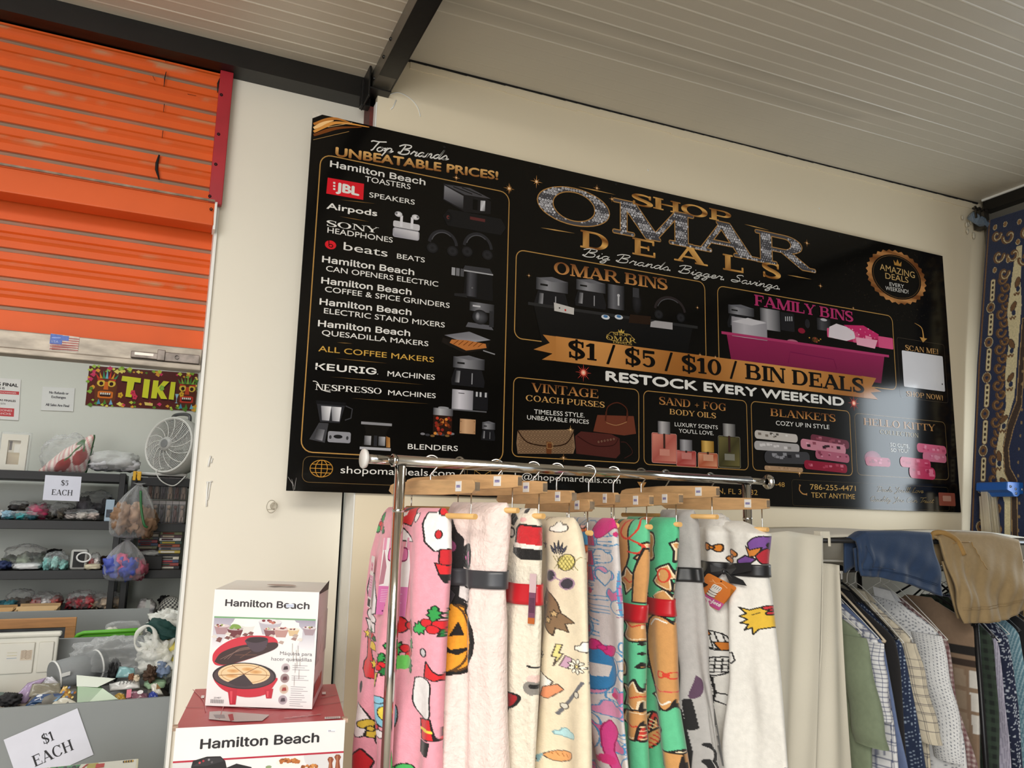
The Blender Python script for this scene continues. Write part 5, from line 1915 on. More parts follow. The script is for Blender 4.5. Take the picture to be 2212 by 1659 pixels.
def art_pineapple(r):
 ol = '4a4038'
 for k in range(7):
  r.poly([(1178 + k * 6, 1122 - k * 3), (1184 + k * 6, 1108 - k * 2), (1180 + k * 6, 1112 - k * 2)], None, 'a88a60', 2, False)
 r.at(CLOUD, 1209, 1138, 13, 14, 'f6f3ea', ol, 1.8)
 r.at(star_u(), 1182, 1174, 9, 11, '6a4a5c', None)
 for k in range(5):
  r.at([(0, -1), (.3, 0), (0, 1), (-.3, 0)], 1211 + (k - 2) * 4, 1182 - 3 * (2 - abs(k - 2)), 5, 13, '4a4a5c', '2a2a34', 1.2, (k - 2) * 24)
 r.ell(1222, 1206, 11, 17, 'e4d680', ol, 1.8, 12)
 for k in range(-2, 3):
  r.poly([(1214 + k * 5, 1194), (1226 + k * 5, 1220)], None, '8a7e3a', 1.0, False)
  r.poly([(1228 + k * 5, 1194), (1216 + k * 5, 1220)], None, '8a7e3a', 1.0, False)
 r.ell(1198, 1236, 9, 12, '3a3440', 'a888a0', 2.2, 20)
 r.ell(1222, 1249, 9, 12, '3a3440', 'a888a0', 2.2, 20)
 r.poly([(1205, 1238), (1214, 1244)], None, 'a888a0', 2.4, False)
 r.poly(spline([(1186, 1262), (1200, 1272), (1210, 1290), (1214, 1310), (1230, 1326), (1218, 1330), (1222, 1346), (1208, 1340), (1206, 1356), (1194, 1340), (1182, 1318), (1176, 1290), (1186, 1262)], 2), '86694c', '3a2c20', 1.8)
 for x, y in ((1190, 1292), (1206, 1312), (1198, 1326)):
  r.at(star_u(5, .5), x, y, 6, 8, 'c8a878', '3a2c20', 1.2)
 r.at(CLOUD, 1248, 1372, 18, 14, 'f6f3ea', ol, 1.8)
 r.at(BOLT, 1210, 1394, 10, 22, 'e0d48a', ol, 1.6)
 r.poly([(1218, 1392), (1226, 1396), (1222, 1418), (1212, 1414)], 'c8a0b8', ol, 1.4)
 flower(r, 1233, 1410, 13)
 flower(r, 1257, 1330, 10)
 flower(r, 1226, 1634, 14)
 flower(r, 1262, 1600, 8)
 flower(r, 1188, 1396, 7)
 # kite, skateboard, ball
 r.poly([(1166, 1436), (1192, 1432), (1206, 1448), (1196, 1478), (1178, 1486), (1166, 1466)], 'f6f3ea', ol, 1.8)
 r.poly([(1194, 1462), (1210, 1452), (1216, 1462), (1200, 1484), (1188, 1482)], 'e89468', ol, 1.6)
 r.poly([(1182, 1418), (1186, 1404), (1188, 1420)], None, '1c1a1a', 4, False)
 r.poly([(1208, 1512), (1232, 1462), (1242, 1440)], None, '6a6a70', 5, False)
 r.ell(1216, 1494, 5, 6, 'd8d4c8', ol, 1.6)
 r.ell(1234, 1466, 4, 6, 'd8d4c8', ol, 1.6)
 r.poly(spline([(1146, 1492), (1164, 1500), (1176, 1512), (1180, 1540), (1170, 1556), (1150, 1566), (1138, 1560), (1148, 1530), (1146, 1492)], 3), 'a698b0', '4a4058', 1.8)
 r.at(CLOUD, 1166, 1538, 10, 12, 'ece6ea', '4a4058', 1.4)
 r.at(CLOUD, 1217, 1550, 15, 12, 'b4dcE2'.lower(), '7aa0a8', 1.6)
 r.poly(spline([(1190, 1600), (1204, 1588), (1222, 1586), (1220, 1600), (1202, 1610), (1190, 1600)], 3), 'e8a468', ol, 1.6)
 for k in range(3):
  r.poly([(1190, 1600), (1180 + k * 3, 1610 + k * 3)], None, '8ab4c0', 3, False)
 for k in range(4):
  r.poly([(1198 + k * 5, 1592), (1200 + k * 5, 1598)], None, 'a86a30', 1, False)
 r.ell(1168, 1612, 16, 16, 'e0a060', ol, 1.8)
 r.poly([(1158, 1624), (1186, 1632), (1188, 1656), (1164, 1660), (1156, 1644)], '8a6a44', ol, 1.8)
 r.poly([(1160, 1634), (1186, 1640)], None, 'e8d890', 4, False)
 bow(r, 1150, 1602, 8, 'd88464', ol, 30, 1.4)
 for k in range(10):
  r.ell(1252 + (k * 5) % 14, 1280 + k * 40, 3, 4, ('8a7ea0', 'c8a050', '7a6a58')[k % 3])


def art_line(r):
 rs = random.Random(21)
 bl, pk, wt, dp = '4f90be', 'd06c9e', 'd9d4d0', 'c02a72'
 for k in range(60):
  x, y = rs.uniform(1240, 1352), 1108 + k * 9.6 + rs.uniform(-8, 8)
  c = rs.choice([wt, pk, wt, 'a8c4d8', 'd890b4', wt])
  m = k % 4
  if m == 0:
   r.ell(x, y, rs.uniform(10, 20), rs.uniform(14, 26), c, bl, 1.9)
  elif m == 1:
   r.at(CLOUD, x, y, rs.uniform(12, 20), rs.uniform(14, 22), c, bl, 1.9)
  elif m == 2:
   r.at(spline([(0, 1), (-1, -.1), (-.7, -.8), (0, -.4), (.7, -.8), (1, -.1), (0, 1)], 3), x, y, 11, 18, rs.choice([dp, pk, wt]), bl, 1.9)
  else:
   for q in range(5):
    r.poly([(x - 18, y - 14 + q * 8), (x + 18, y - 16 + q * 8 + rs.uniform(-3, 3))], None, bl, 1.8, False)
 r.poly(spline([(1296, 1126), (1306, 1108), (1324, 1106), (1326, 1130), (1312, 1150), (1300, 1160), (1292, 1146), (1296, 1126)], 3), 'd42a80', 'a01c5c', 1.5)
 for y in (1150, 1190, 1222):
  r.poly([(1268, y), (1294, y - 4), (1298, y + 26), (1270, y + 28)], 'c24878', bl, 1.6)
  for q in range(5):
   r.poly([(1270 + q * 5, y + 2), (1272 + q * 5, y + 24)], None, '9a2858', 1.2, False)
 for k in range(8):
  r.poly([(1262, 1308 + k * 12), (1282, 1306 + k * 12), (1302, 1310 + k * 12 + (k % 2) * 5)], None, bl, 2.2, False)
 r.ell(1297, 1424, 24, 42, '2f80b8', '1f6090', 2)
 r.poly([(1284, 1414), (1314, 1414), (1310, 1436), (1296, 1440)], wt)
 bow(r, 1305, 1380, 15, 'd42a80', 'a01c5c', 20, 1.6)
 for k in range(30):
  r.poly([(1252 + rs.uniform(0, 12), 1460 + k * 4), (1280, 1464 + k * 4)], None, 'c23a80', 2.2, False)
 r.poly(spline([(1270, 1476), (1288, 1490), (1292, 1530), (1274, 1530), (1266, 1500), (1270, 1476)], 3), wt, bl, 2)
 r.ell(1272, 1498, 4, 6, bl)
 r.ell(1288, 1560, 18, 30, wt, bl, 2)
 r.ell(1288, 1566, 7, 9, bl)
 r.poly(spline([(1312, 1520), (1322, 1540), (1318, 1580), (1340, 1640), (1326, 1640), (1310, 1590), (1306, 1540), (1312, 1520)], 3), 'd4408c', 'a01c5c', 1.6)
 r.ell(1312, 1600, 9, 10, 'd4307c')
 for x, y in ((1290, 1268), (1302, 1604), (1326, 1150), (1318, 1470)):
  r.ell(x, y, 5, 6, 'c82a6e')
 r.poly([(1328, 1180), (1336, 1230), (1342, 1300), (1346, 1330), (1334, 1330), (1328, 1260)], 'd070a4', bl, 1.6)
 for k in range(9):
  r.poly([(1328, 1200 + k * 14), (1344, 1196 + k * 14)], None, '9a4878', 1.4, False)


def cookie(r, pts, x, y, sx, sy, rot=0):
 r.at(pts, x, y, sx, sy, 'd39a5c', '1c1412', 3.4, rot)
 r.at([(a * .8, b * .86) for a, b in pts], x, y, sx, sy, None, 'f0dcb8', 1.8, rot)


CANE = [(-.9, .1), (-.8, -.7), (-.1, -1), (.6, -.8), (.7, -.3), (.3, -.2), (.1, -.55), (-.3, -.5), (-.3, 1), (-.8, 1)]
BLOBS = [spline([(-.6, -1), (.5, -.9), (.9, -.3), (.6, .2), (.9, .8), (0, 1), (-.9, .7), (-.5, .1), (-1, -.4), (-.6, -1)], 3), star_u(5, .55), spline([(0, -1), (.9, -.2), (.5, 0), (1, .8), (0, .9), (-1, .8), (-.5, 0), (-.9, -.2), (0, -1)], 2)]


def art_ginger(lo, hi, seed):
 def f(r):
  rs = random.Random(seed)
  for k in range(17):
   x, y = rs.uniform(lo, hi), 1112 + k * 36 + rs.uniform(-10, 10)
   cookie(r, BLOBS[k % 3], x, y, rs.uniform(14, 24), rs.uniform(24, 36), rs.uniform(-40, 40))
   r.poly([(x - 8, y - 4), (x, y + 4), (x + 9, y - 2)], None, 'd8402c', 2.4, False)
  for k in range(6):
   x, y = rs.uniform(lo, hi), 1180 + k * 92
   r.at(CANE, x, y, 11, 26, 'c8382c', '1c1412', 3, rs.uniform(0, 60))
   for q in range(4):
    r.poly([(x - 8, y - 8 + q * 8), (x + 2, y - 4 + q * 8)], None, 'e6c89a', 2.6, False)
 return f


def art_ginger_left(r):
 art_ginger(1300, 1400, 3)(r)
 r.poly(spline([(1340, 1110), (1352, 1098), (1366, 1100), (1362, 1140), (1366, 1200), (1352, 1240), (1340, 1236), (1338, 1160), (1340, 1110)], 3), 'd0985c', '1c1412', 3)
 r.poly(spline([(1352, 1128), (1374, 1110), (1378, 1140), (1362, 1162), (1350, 1150), (1352, 1128)], 3), None, 'd8402c', 3.4)
 r.poly(spline([(1366, 1162), (1384, 1174), (1380, 1190), (1364, 1188)], 3), None, 'd8402c', 3.4, False)
 r.poly([(1385, 1180), (1396, 1186), (1392, 1290), (1372, 1290), (1374, 1230)], 'd0985c', '1c1412', 3)


def art_ginger_right(r):
 art_ginger(1370, 1470, 8)(r)
 r.poly([(1404, 1110), (1450, 1106), (1462, 1130), (1458, 1240), (1408, 1290), (1404, 1180)], '56c08e')
 cookie(r, BLOBS[0], 1412, 1178, 10, 30)
 cookie(r, BLOBS[2], 1436, 1238, 14, 28, 20)
 r.ell(1435, 1236, 7, 14, None, 'd8402c', 2.6)
 cookie(r, BLOBS[1], 1452, 1180, 10, 34)
 r.poly(spline([(1412, 1330), (1424, 1318), (1442, 1326), (1452, 1360), (1456, 1430), (1448, 1500), (1438, 1506), (1426, 1480), (1412, 1420), (1408, 1370), (1412, 1330)], 3), 'd39a5c', '1c1412', 3.4)
 r.poly(spline([(1416, 1340), (1426, 1326), (1440, 1332)], 3), None, 'f2ece0', 2.6, False)
 r.poly(spline([(1426, 1482), (1438, 1498), (1446, 1490)], 3), None, 'f2ece0', 2.6, False)
 bow(r, 1442, 1438, 9, None, 'd8402c', 0, 2.4)
 r.poly([(1422, 1464), (1436, 1472), (1450, 1470)], None, 'd8504c', 2.4, False)
 r.ell(1418, 1580, 10, 34, 'd39a5c', '1c1412', 3.2, 30)
 for q in range(5):
  r.poly([(1408 + q * 4, 1596 - q * 8), (1418 + q * 4, 1600 - q * 8)], None, 'd0402c', 3, False)
 r.poly([(1438, 1592), (1466, 1592), (1468, 1680), (1448, 1680), (1448, 1630), (1436, 1628)], 'd39a5c', '1c1412', 3.2)
 r.ell(1460, 1644, 5, 6, None, 'd8504c', 2.4)


def art_grey(r):
 r.poly(spline([(1502, 1448), (1512, 1462), (1508, 1492), (1500, 1492), (1502, 1448)], 3), '5a4058')
 for pts in ([(1496, 1520), (1504, 1560), (1512, 1600), (1516, 1640)], [(1522, 1588), (1536, 1602), (1534, 1620), (1548, 1640)], [(1526, 1620), (1540, 1650), (1556, 1690)], [(1508, 1630), (1516, 1670), (1520, 1700)], [(1500, 1500), (1510, 1556)]):
  r.poly(pts, None, '1a191b', 7, False)


def art_white(r):
 bow(r, 1547, 1183, 15, 'd98224', '2a1a10', 8, 3, 11)
 bow(r, 1582, 1200, 15, 'd98224', '2a1a10', -60, 3, 13)
 r.poly(spline([(1618, 1170), (1630, 1158), (1644, 1156), (1648, 1176), (1634, 1192), (1622, 1188), (1618, 1170)], 3), '7a4c9c', '1a1416', 2.4)
 r.poly([(1614, 1176), (1622, 1184), (1638, 1178), (1634, 1196), (1620, 1198)], 'd08030', '1a1416', 2)
 r.poly(spline([(1630, 1196), (1644, 1178), (1656, 1184), (1650, 1206), (1638, 1212), (1630, 1196)], 3), 'b02434', '1a1416', 2.2)
 r.ell(1652, 1174, 9, 13, 'ebe8e4', '1a1416', 3)
 r.poly([(1597, 1206), (1612, 1196), (1632, 1202), (1618, 1216), (1598, 1218)], '7a4c9c', '1a1416', 3)
 r.poly(spline([(1642, 1250), (1654, 1244), (1660, 1290), (1656, 1310), (1648, 1290), (1642, 1250)], 3), '6a6068', '1a1416', 2)
 leaf = [(1606, 1304), (1620, 1308), (1648, 1296), (1660, 1316), (1654, 1340), (1636, 1346), (1628, 1358), (1626, 1344), (1616, 1350), (1620, 1338), (1610, 1336), (1618, 1328), (1608, 1322), (1616, 1316)]
 r.poly(leaf, 'e2b93c', '1f1a12', 2.6)
 bow(r, 1648, 1306, 11, 'c83038', '1f1a12', 70, 2.4, 9)
 r.poly([(1624, 1318), (1636, 1312)], None, '1f1a12', 1.6, False)
 # wrapped scarf and socks drawn in outline
 r.poly(spline([(1530, 1374), (1540, 1364), (1556, 1368), (1566, 1378), (1568, 1396), (1552, 1402), (1534, 1394), (1530, 1374)], 3), 'ebe9e5', '161415', 2.6)
 for q in range(4):
  r.poly([(1534 + q * 8, 1368), (1540 + q * 8, 1398)], None, '161415', 2, False)
 r.poly([(1530, 1378), (1538, 1360), (1546, 1372)], 'd07a28', '161415', 2.2)
 r.poly([(1548, 1388), (1574, 1386), (1572, 1402), (1556, 1406)], 'd07a28', '161415', 2.2)
 r.poly(spline([(1536, 1400), (1556, 1406), (1574, 1404), (1576, 1418), (1556, 1426), (1538, 1420), (1536, 1400)], 3), 'ebe9e5', '161415', 2.6)
 r.poly([(1574, 1406), (1602, 1398), (1606, 1414), (1600, 1422), (1576, 1414)], 'ebe9e5', '161415', 2.6)
 r.poly(spline([(1538, 1424), (1572, 1420), (1570, 1446), (1552, 1462), (1536, 1452), (1538, 1424)], 3), 'ebe9e5', '161415', 3)
 for q in range(4):
  r.poly([(1538, 1432 + q * 8), (1570, 1428 + q * 8)], None, '161415', 2.2, False)
  r.poly([(1544 + q * 7, 1424), (1543 + q * 7, 1456)], None, '161415', 1.8, False)
 r.poly([(1536, 1462), (1548, 1466), (1552, 1500), (1548, 1526), (1538, 1528)], None, '161415', 3, False)
 for q in range(8):
  r.poly([(1536, 1470 + q * 8), (1550, 1466 + q * 8)], None, '161415', 2, False)
 r.poly(spline([(1552, 1500), (1574, 1506), (1574, 1522), (1562, 1524), (1550, 1516)], 3), 'ebe9e5', '161415', 2.8)
 r.poly([(1668, 1640), (1682, 1622), (1696, 1636), (1692, 1670), (1668, 1672)], '9a74b0', '4a3058', 2.2)
 r.at(star_u(), 1684, 1640, 8, 9, 'c8b0d8', None)
 r.at(star_u(), 1674, 1658, 7, 8, 'd0bcdc', None)


# ---------------------------------------------------------------- blankets: folded throws hanging edge-on from the dowels
BG = 'folded fleece blankets hung on the chrome rail'


class Throw:
 def __init__(s, key, levels, b, ztop, seed, amp=0.005, cinch=None, zbot=0.86):
  c, d, zb = hang[key]
  s.C, s.d = Vector((c.x, c.y, 0)), d
  s.n = Vector((-d.y, d.x, 0))
  if s.n.x > 0:
   s.n = -s.n          # the face turned to the left, towards the camera
  tb, tf, zz, yy = [], [], [], []
  for y, xl, xr in levels:
   a1, z1 = s.hit(xl, y)
   a2, z2 = s.hit(xr, y)
   tb.append(a1)
   tf.append(a2)
   zz.append((z1 + z2) / 2)
   yy.append(y)
  s.z, s.tb, s.tf = np.array(zz)[::-1], np.array(tb)[::-1], np.array(tf)[::-1]
  s.lv = levels
  s.b, s.ztop, s.zbot, s.amp, s.seed = b, ztop, zbot, amp * 1.35, seed
  s.cinch = cinch or []
  s.yz = (np.array(zz)[::-1], np.array(yy)[::-1])

 def hit(s, x, y):
  r = ray(x, y)
  # where the sight line meets the vertical plane through the hanger
  A = np.array([[r.x, -s.d.x], [r.y, -s.d.y]])
  k, t = np.linalg.solve(A, np.array([s.C.x, s.C.y]))
  return t, EYE + r.z * k

 def ypx(s, z):
  zz, yy = s.yz
  k0 = (yy[1] - yy[0]) / (zz[1] - zz[0])
  k1 = (yy[-1] - yy[-2]) / (zz[-1] - zz[-2])
  y = np.interp(z, zz, yy)
  y = np.where(z < zz[0], yy[0] + (z - zz[0]) * k0, y)
  return np.where(z > zz[-1], yy[-1] + (z - zz[-1]) * k1, y)

 def surf(s, z, u, side, grow=0.0):
  """z, u in [0,1] along the hanger (0 back, 1 front), side +1 the near face"""
  tb, tf = np.interp(z, s.z, s.tb), np.interp(z, s.z, s.tf)
  c = 2 * u - 1
  prof = np.sqrt(np.clip(1 - np.abs(c) ** 2.6, 0, 1))
  top = np.clip((s.ztop - z) / 0.045, 0, 1)
  rnd = np.sqrt(np.clip(1 - (1 - top) ** 2, 0, 1))
  th = s.b * prof * rnd
  am = s.amp * (0.35 + 0.9 * np.clip((s.ztop - z) / 0.5, 0, 1)) * np.clip(top * 1.5, 0, 1)
  sd = s.seed
  fold = (np.sin(2 * PI * (2.1 * u + 0.25 * np.sin(z * 4 + sd)) + sd) + 0.6 * np.sin(2 * PI * (3.7 * u + 0.2 * np.sin(z * 6 + 2 * sd)) + 2.3 * sd) + 0.35 * np.sin(z * 17 + u * 9 + sd))
  th = th + am * fold * prof * (1 if side > 0 else .8)
  for zc, k in s.cinch:
   th = th * (1 - k * np.exp(-((z - zc) / 0.06) ** 2))
  th = th + grow * prof ** .5
  mid, hw = (tb + tf) / 2, (tf - tb) / 2 + grow
  hw = hw * (0.90 + 0.10 * rnd)
  for zc, k in s.cinch:
   hw = hw * (1 - .22 * k * np.exp(-((z - zc) / 0.05) ** 2))
  along = mid + hw * c
  sway = 0.006 * np.sin(z * 5 + sd)
  off = side * th + sway
  P = np.stack([s.C.x + s.d.x * along + s.n.x * off, s.C.y + s.d.y * along + s.n.y * off, z + 0 * along], -1)
  return P

 def uz(s, nv, n1, n2, z0, z1):
  a = np.linspace(0, PI, n1)
  u1 = 0.5 - 0.5 * (0.55 * np.cos(a) + 0.45 * (1 - 2 * a / PI))
  u2 = np.linspace(1, 0, n2 + 2)[1:-1]
  return np.linspace(z1, z0, nv), np.concatenate([u1, u2]), np.concatenate([np.ones(n1), -np.ones(n2)])

 def mesh(s, name, base, artf, mat, parent, nv=430, n1=200, n2=70, extra_top=True):
  z, u, sd = s.uz(nv, n1, n2, s.zbot, s.ztop)
  zz = z.copy()
  k = 10
  zz[:k] = s.ztop - 0.02 * (1 - np.cos(np.linspace(0, PI / 2, k)))
  zz[k:] = np.linspace(s.ztop - 0.02, s.zbot, nv - k + 1)[1:]
  Z, U = np.meshgrid(zz, u, indexing='ij')
  Pn, Pf = s.surf(Z, U, 1), s.surf(Z, U, -1)
  P = np.where((sd > 0)[None, :, None], Pn, Pf)
  ys = s.ypx(Z)
  lv = s.lv
  ly = [q[0] for q in lv]
  # the print runs along the hanger: u is measured with the foreshortening the fold takes up
  tb, tf = np.interp(Z, s.z, s.tb), np.interp(Z, s.z, s.tf)
  al = tb + (tf - tb) * U
  q = [s.C.x + s.d.x * al + s.n.x * s.b * .6, s.C.y + s.d.y * al + s.n.y * s.b * .6, Z - EYE]
  cam = [sum(RW[j][i] * q[j] for j in range(3)) for i in range(3)]
  X = CX + FPX * cam[0] / -cam[2]
  r = Ras(X.ravel(), ys.ravel(), base)
  if artf:
   artf(r)
  return gridmesh(name, P, mat, parent, cols=r.C.reshape(P.shape), closeu=True, capends=True)

 def band(s, name, z0, z1, mat, parent, grow=0.004):
  z, u, sd = s.uz(6, 60, 40, z0, z1)
  Z, U = np.meshgrid(z, u, indexing='ij')
  P = np.where((sd > 0)[None, :, None], s.surf(Z, U, 1, grow), s.surf(Z, U, -1, grow))
  return gridmesh(name, P, mat, parent, closeu=True, solid=0.001)

 def point(s, x, y, grow=0.006):
  """a point on the near face at photo position"""
  t, z = s.hit(x, y)
  tb, tf = np.interp(z, s.z, s.tb), np.interp(z, s.z, s.tf)
  u = min(max((t - tb) / (tf - tb), 0.03), 0.97)
  return Vector(s.surf(np.array([z]), np.array([u]), 1, grow)[0])


m_fleece = MV('soft_fleece', 0.85, bump=(260, 0.35, 0.003), sheen=0.25, var=0.05, vscale=70)
m_fur = MV('long_pile_fur', 0.9, bump=(110, 0.8, 0.006), sheen=0.4, var=0.07, vscale=60)
m_rib_k = M('black_satin_ribbon', '1d1d20', 0.38, sheen=0.2)
m_rib_g = M('charcoal_satin_ribbon', '3c3d42', 0.35, sheen=0.2)
m_rib_r = M('red_satin_ribbon', 'bf1a26', 0.35, sheen=0.2)
m_paper = MV('hang_tag_print', 0.35, var=0.02)


def blanket(label, key, levels, base, artf, mat, b=.036, seed=1.0, amp=.005, cinch=None, zbot=.86, nv=430):
 c, d, zb = hang[key]
 t = Throw(key, levels, b, zb - .046, seed, amp, cinch, zbot)
 o = t.mesh('throw_blanket', base, artf, mat, None, nv=nv)
 # origin at the bottom of the folded blanket
 off = Vector((c.x, c.y, zbot))
 o.data.transform(Matrix.Translation(-off))
 o.location = off
 tag(o, label, 'blanket', BG)
 return t, o


def quad_art(pts, parent, name, paint, mat=None):
 """flat tag through four corner points (bl, br, tr, tl); paint draws in unit coordinates"""
 bl, br, tr, tl = pts
 N = (br - bl).cross(tl - bl).normalized()
 if N.dot(Vector((0, 0, EYE)) - bl) < 0:
  N = -N
 a = Art(bl, br - bl, tl - bl, N, .0002)
 paint(a)
 o = a.build(name, mat or m_paper, parent)
 md = o.modifiers.new('card', 'SOLIDIFY')
 md.thickness = .0004
 md.offset = -1
 return o


# 1 pink holly blanket with its paper header tag
t1, o1 = blanket('pink fleece blanket with holly and stockings, leftmost on the rail behind the upright', 'H1', [(1085, 838, 968), (1200, 812, 974), (1350, 797, 964), (1500, 787, 956), (1659, 779, 946)], 'eda3b4', art_pink, m_fleece, .038, 1.3, .009)


def tag_pink(a):
 a.rect(0, 0, 1, 1, 'efeaec', 1)
 a.rect(0, 0, 1, .37, 'd878b4', 2)
 for k in range(5):
  a.rect(.02 + k * .2, .84, .12 + k * .2, 1, 'e49ab8', 2)
 a.quad([(0, .38), (.16, .4), (.2, .62), (.06, .86), (0, .86)], lin('b88090'), 2)
 for sg in (-1, 1):
  a.poly(spline([(.55, .76), (.55 + sg * .12, .86), (.55 + sg * .3, .85), (.55 + sg * .32, .72), (.55 + sg * .12, .70), (.55, .76)], 3), 'e27ab0', 3)
  a.stroke(spline([(.55, .76), (.55 + sg * .12, .86), (.55 + sg * .3, .85), (.55 + sg * .32, .72), (.55 + sg * .12, .70), (.55, .76)], 3), .02, '8a2a5a', 4)
 a.ell(.55, .77, .09, .04, 'e27ab0', 5)
 for k in range(8):
  a.rect(.1, .32 - k * .022, .1 + .8 * (.6 + .4 * ((k * 7) % 5) / 5), .325 - k * .022, 'f0d8e8', 3)
 a.ell(.35, .12, .07, .03, '2a2040', 3)
 for k in range(6):
  a.rect(.2 + k * .08, .04, .25 + k * .08, .06, '6a3060', 3)


P1 = lambda x, y: t1.point(x, y, .010)
quad_art((P1(859, 1324), P1(903, 1330), P1(917, 1172), P1(872, 1162)), o1, 'hang_tag', tag_pink)


def tag_side(a):
 a.rect(0, 0, 1, 1, 'f0ecee', 1)
 a.rect(0, .2, 1, .62, 'dc84b8', 2)
 bow_ = spline([(.5, .78), (.3, .86), (.2, .8), (.3, .72), (.5, .78), (.7, .86), (.8, .8), (.7, .72), (.5, .78)], 3)
 a.stroke(bow_, .05, 'd05a8c', 3)
 for k in range(5):
  a.rect(.15, .55 - k * .05, .85, .565 - k * .05, 'f0d0e0', 3)
 for k in range(12):
  a.rect(.1 + k * .07, .02, .1 + k * .07 + (.02 if k % 3 else .04), .16, '2a2a2a', 3)


quad_art((P1(829, 1308), P1(846, 1312), P1(850, 1180), P1(834, 1200)), o1, 'hang_tag', tag_side)

# 2 pale fur blanket
t2, o2 = blanket('pale pink long-pile fur blanket with a jack-o-lantern and a charcoal ribbon', 'H3', [(1085, 972, 1098), (1200, 955, 1094), (1400, 940, 1092), (1659, 922, 1099)], 'f1dcd6', art_fur, m_fur, .038, 2.1, .010, [(1.44, .16)])
zr = t2.hit(1040, 1248)[1]
rb = t2.band('ribbon', zr - .019, zr + .019, m_rib_g, o2)
w = MB()
q = [t2.point(x, y, .016) for x, y in ((980, 1290), (992, 1250), (1014, 1282), (1006, 1320))]
w.add(q, [(0, 1, 2, 3)])
ro = w.build('ribbon_tail', m_rib_g, rb, fixn=False)
md = ro.modifiers.new('thickness', 'SOLIDIFY')
md.thickness = .001

# 3 cream blanket with red ribbon
t3, o3 = blanket('cream fur blanket with red and black figures and a red ribbon', 'H2', [(1085, 1052, 1160), (1300, 1050, 1164), (1500, 1045, 1160), (1659, 1038, 1156)], 'e6ddcc', art_cream_red, m_fur, .032, 3.2, .004, [(1.43, .12)])
zr = t3.hit(1130, 1280)[1]
t3.band('ribbon', zr - .022, zr + .022, m_rib_r, o3)


def tag_plum(a):
 a.rect(0, 0, 1, 1, '74445e', 1)
 a.rect(0, .62, 1, 1, 'cbb0b4', 2)
 a.rect(0, 0, 1, .12, 'b4602c', 2)
 for k in range(12):
  a.rect(.1, .5 - k * .025, .9, .51 - k * .025, '3a1c30', 3)


a1, a2, a3, a4 = (Vector(q) for q in (at_y(1162, 1345, 1.60), at_y(1173, 1346, 1.60), at_y(1176, 1176, 1.60), at_y(1164, 1174, 1.60)))
P3 = lambda x, y: t3.point(x, y, .008)
quad_art((P3(1152, 1345), P3(1164, 1348), P3(1165, 1240), P3(1154, 1238)), o3, 'hang_tag', tag_plum)

# 4 cream pineapple blanket
t4, o4 = blanket('cream blanket printed with pineapple, sunglasses, clouds and flowers', 'H4', [(1100, 1112, 1242), (1200, 1100, 1258), (1400, 1088, 1264), (1659, 1076, 1274)], 'e7d9be', art_pineapple, m_fleece, .036, 4.4, .009)


# 5 orange sliver
def art_orange(r):
 for k in range(14):
  r.ell(1256 + (k % 3) * 5, 1120 + k * 40, 9, 14, ('d88a6a', '3f7aa0', 'e0c0a8')[k % 3], '6a2c18', 2)
 r.ell(1258, 1126, 8, 14, 'd8a098', '1c1214', 3)


t5, o5 = blanket('narrow orange blanket squeezed between the cream and the pink and blue ones', 'H5b', [(1115, 1190, 1272), (1300, 1188, 1266), (1500, 1186, 1262), (1659, 1184, 1262)], 'bf6036', art_orange, m_fleece, .016, 5.3, .003, nv=260)

# 6 pink and blue line drawing blanket
t6, o6 = blanket('pink, blue and white blanket covered in blue outline drawings', 'H5', [(1112, 1226, 1335), (1300, 1222, 1346), (1500, 1218, 1342), (1659, 1214, 1356)], 'cfc9c8', art_line, m_fleece, .027, 6.2, .008)

# 7, 8 mint green gingerbread blankets
t7, o7 = blanket('mint green gingerbread blanket tied lower down, left of the two green ones', 'H6', [(1108, 1288, 1400), (1300, 1282, 1402), (1340, 1284, 1394), (1500, 1278, 1392), (1659, 1276, 1398)], '62c493', art_ginger_left, m_fleece, .030, 7.7, .006, [(1.39, .3)])
zr = t7.hit(1370, 1320)[1]
t7.band('ribbon', zr - .021, zr + .021, m_rib_r, o7)
t8, o8 = blanket('mint green gingerbread blanket beside the grey one, right of the two green ones', 'H7', [(1108, 1352, 1464), (1300, 1346, 1458), (1500, 1344, 1464), (1659, 1342, 1490)], '62c493', art_ginger_right, m_fleece, .032, 8.1, .006, [(1.40, .25)])
zr = t8.hit(1430, 1308)[1]
t8.band('ribbon', zr - .020, zr + .020, m_rib_r, o8)

# 9 grey
t9, o9 = blanket('plain silver grey blanket with a black ribbon, between green and white', 'H8', [(1108, 1424, 1498), (1230, 1418, 1512), (1400, 1416, 1530), (1659, 1420, 1560)], 'b3b0ae', art_grey, m_fleece, .034, 9.3, .015, [(1.47, .2), (1.22, .25)])
zr = t9.hit(1490, 1240)[1]
t9.band('ribbon', zr - .018, zr + .018, m_rib_k, o9)

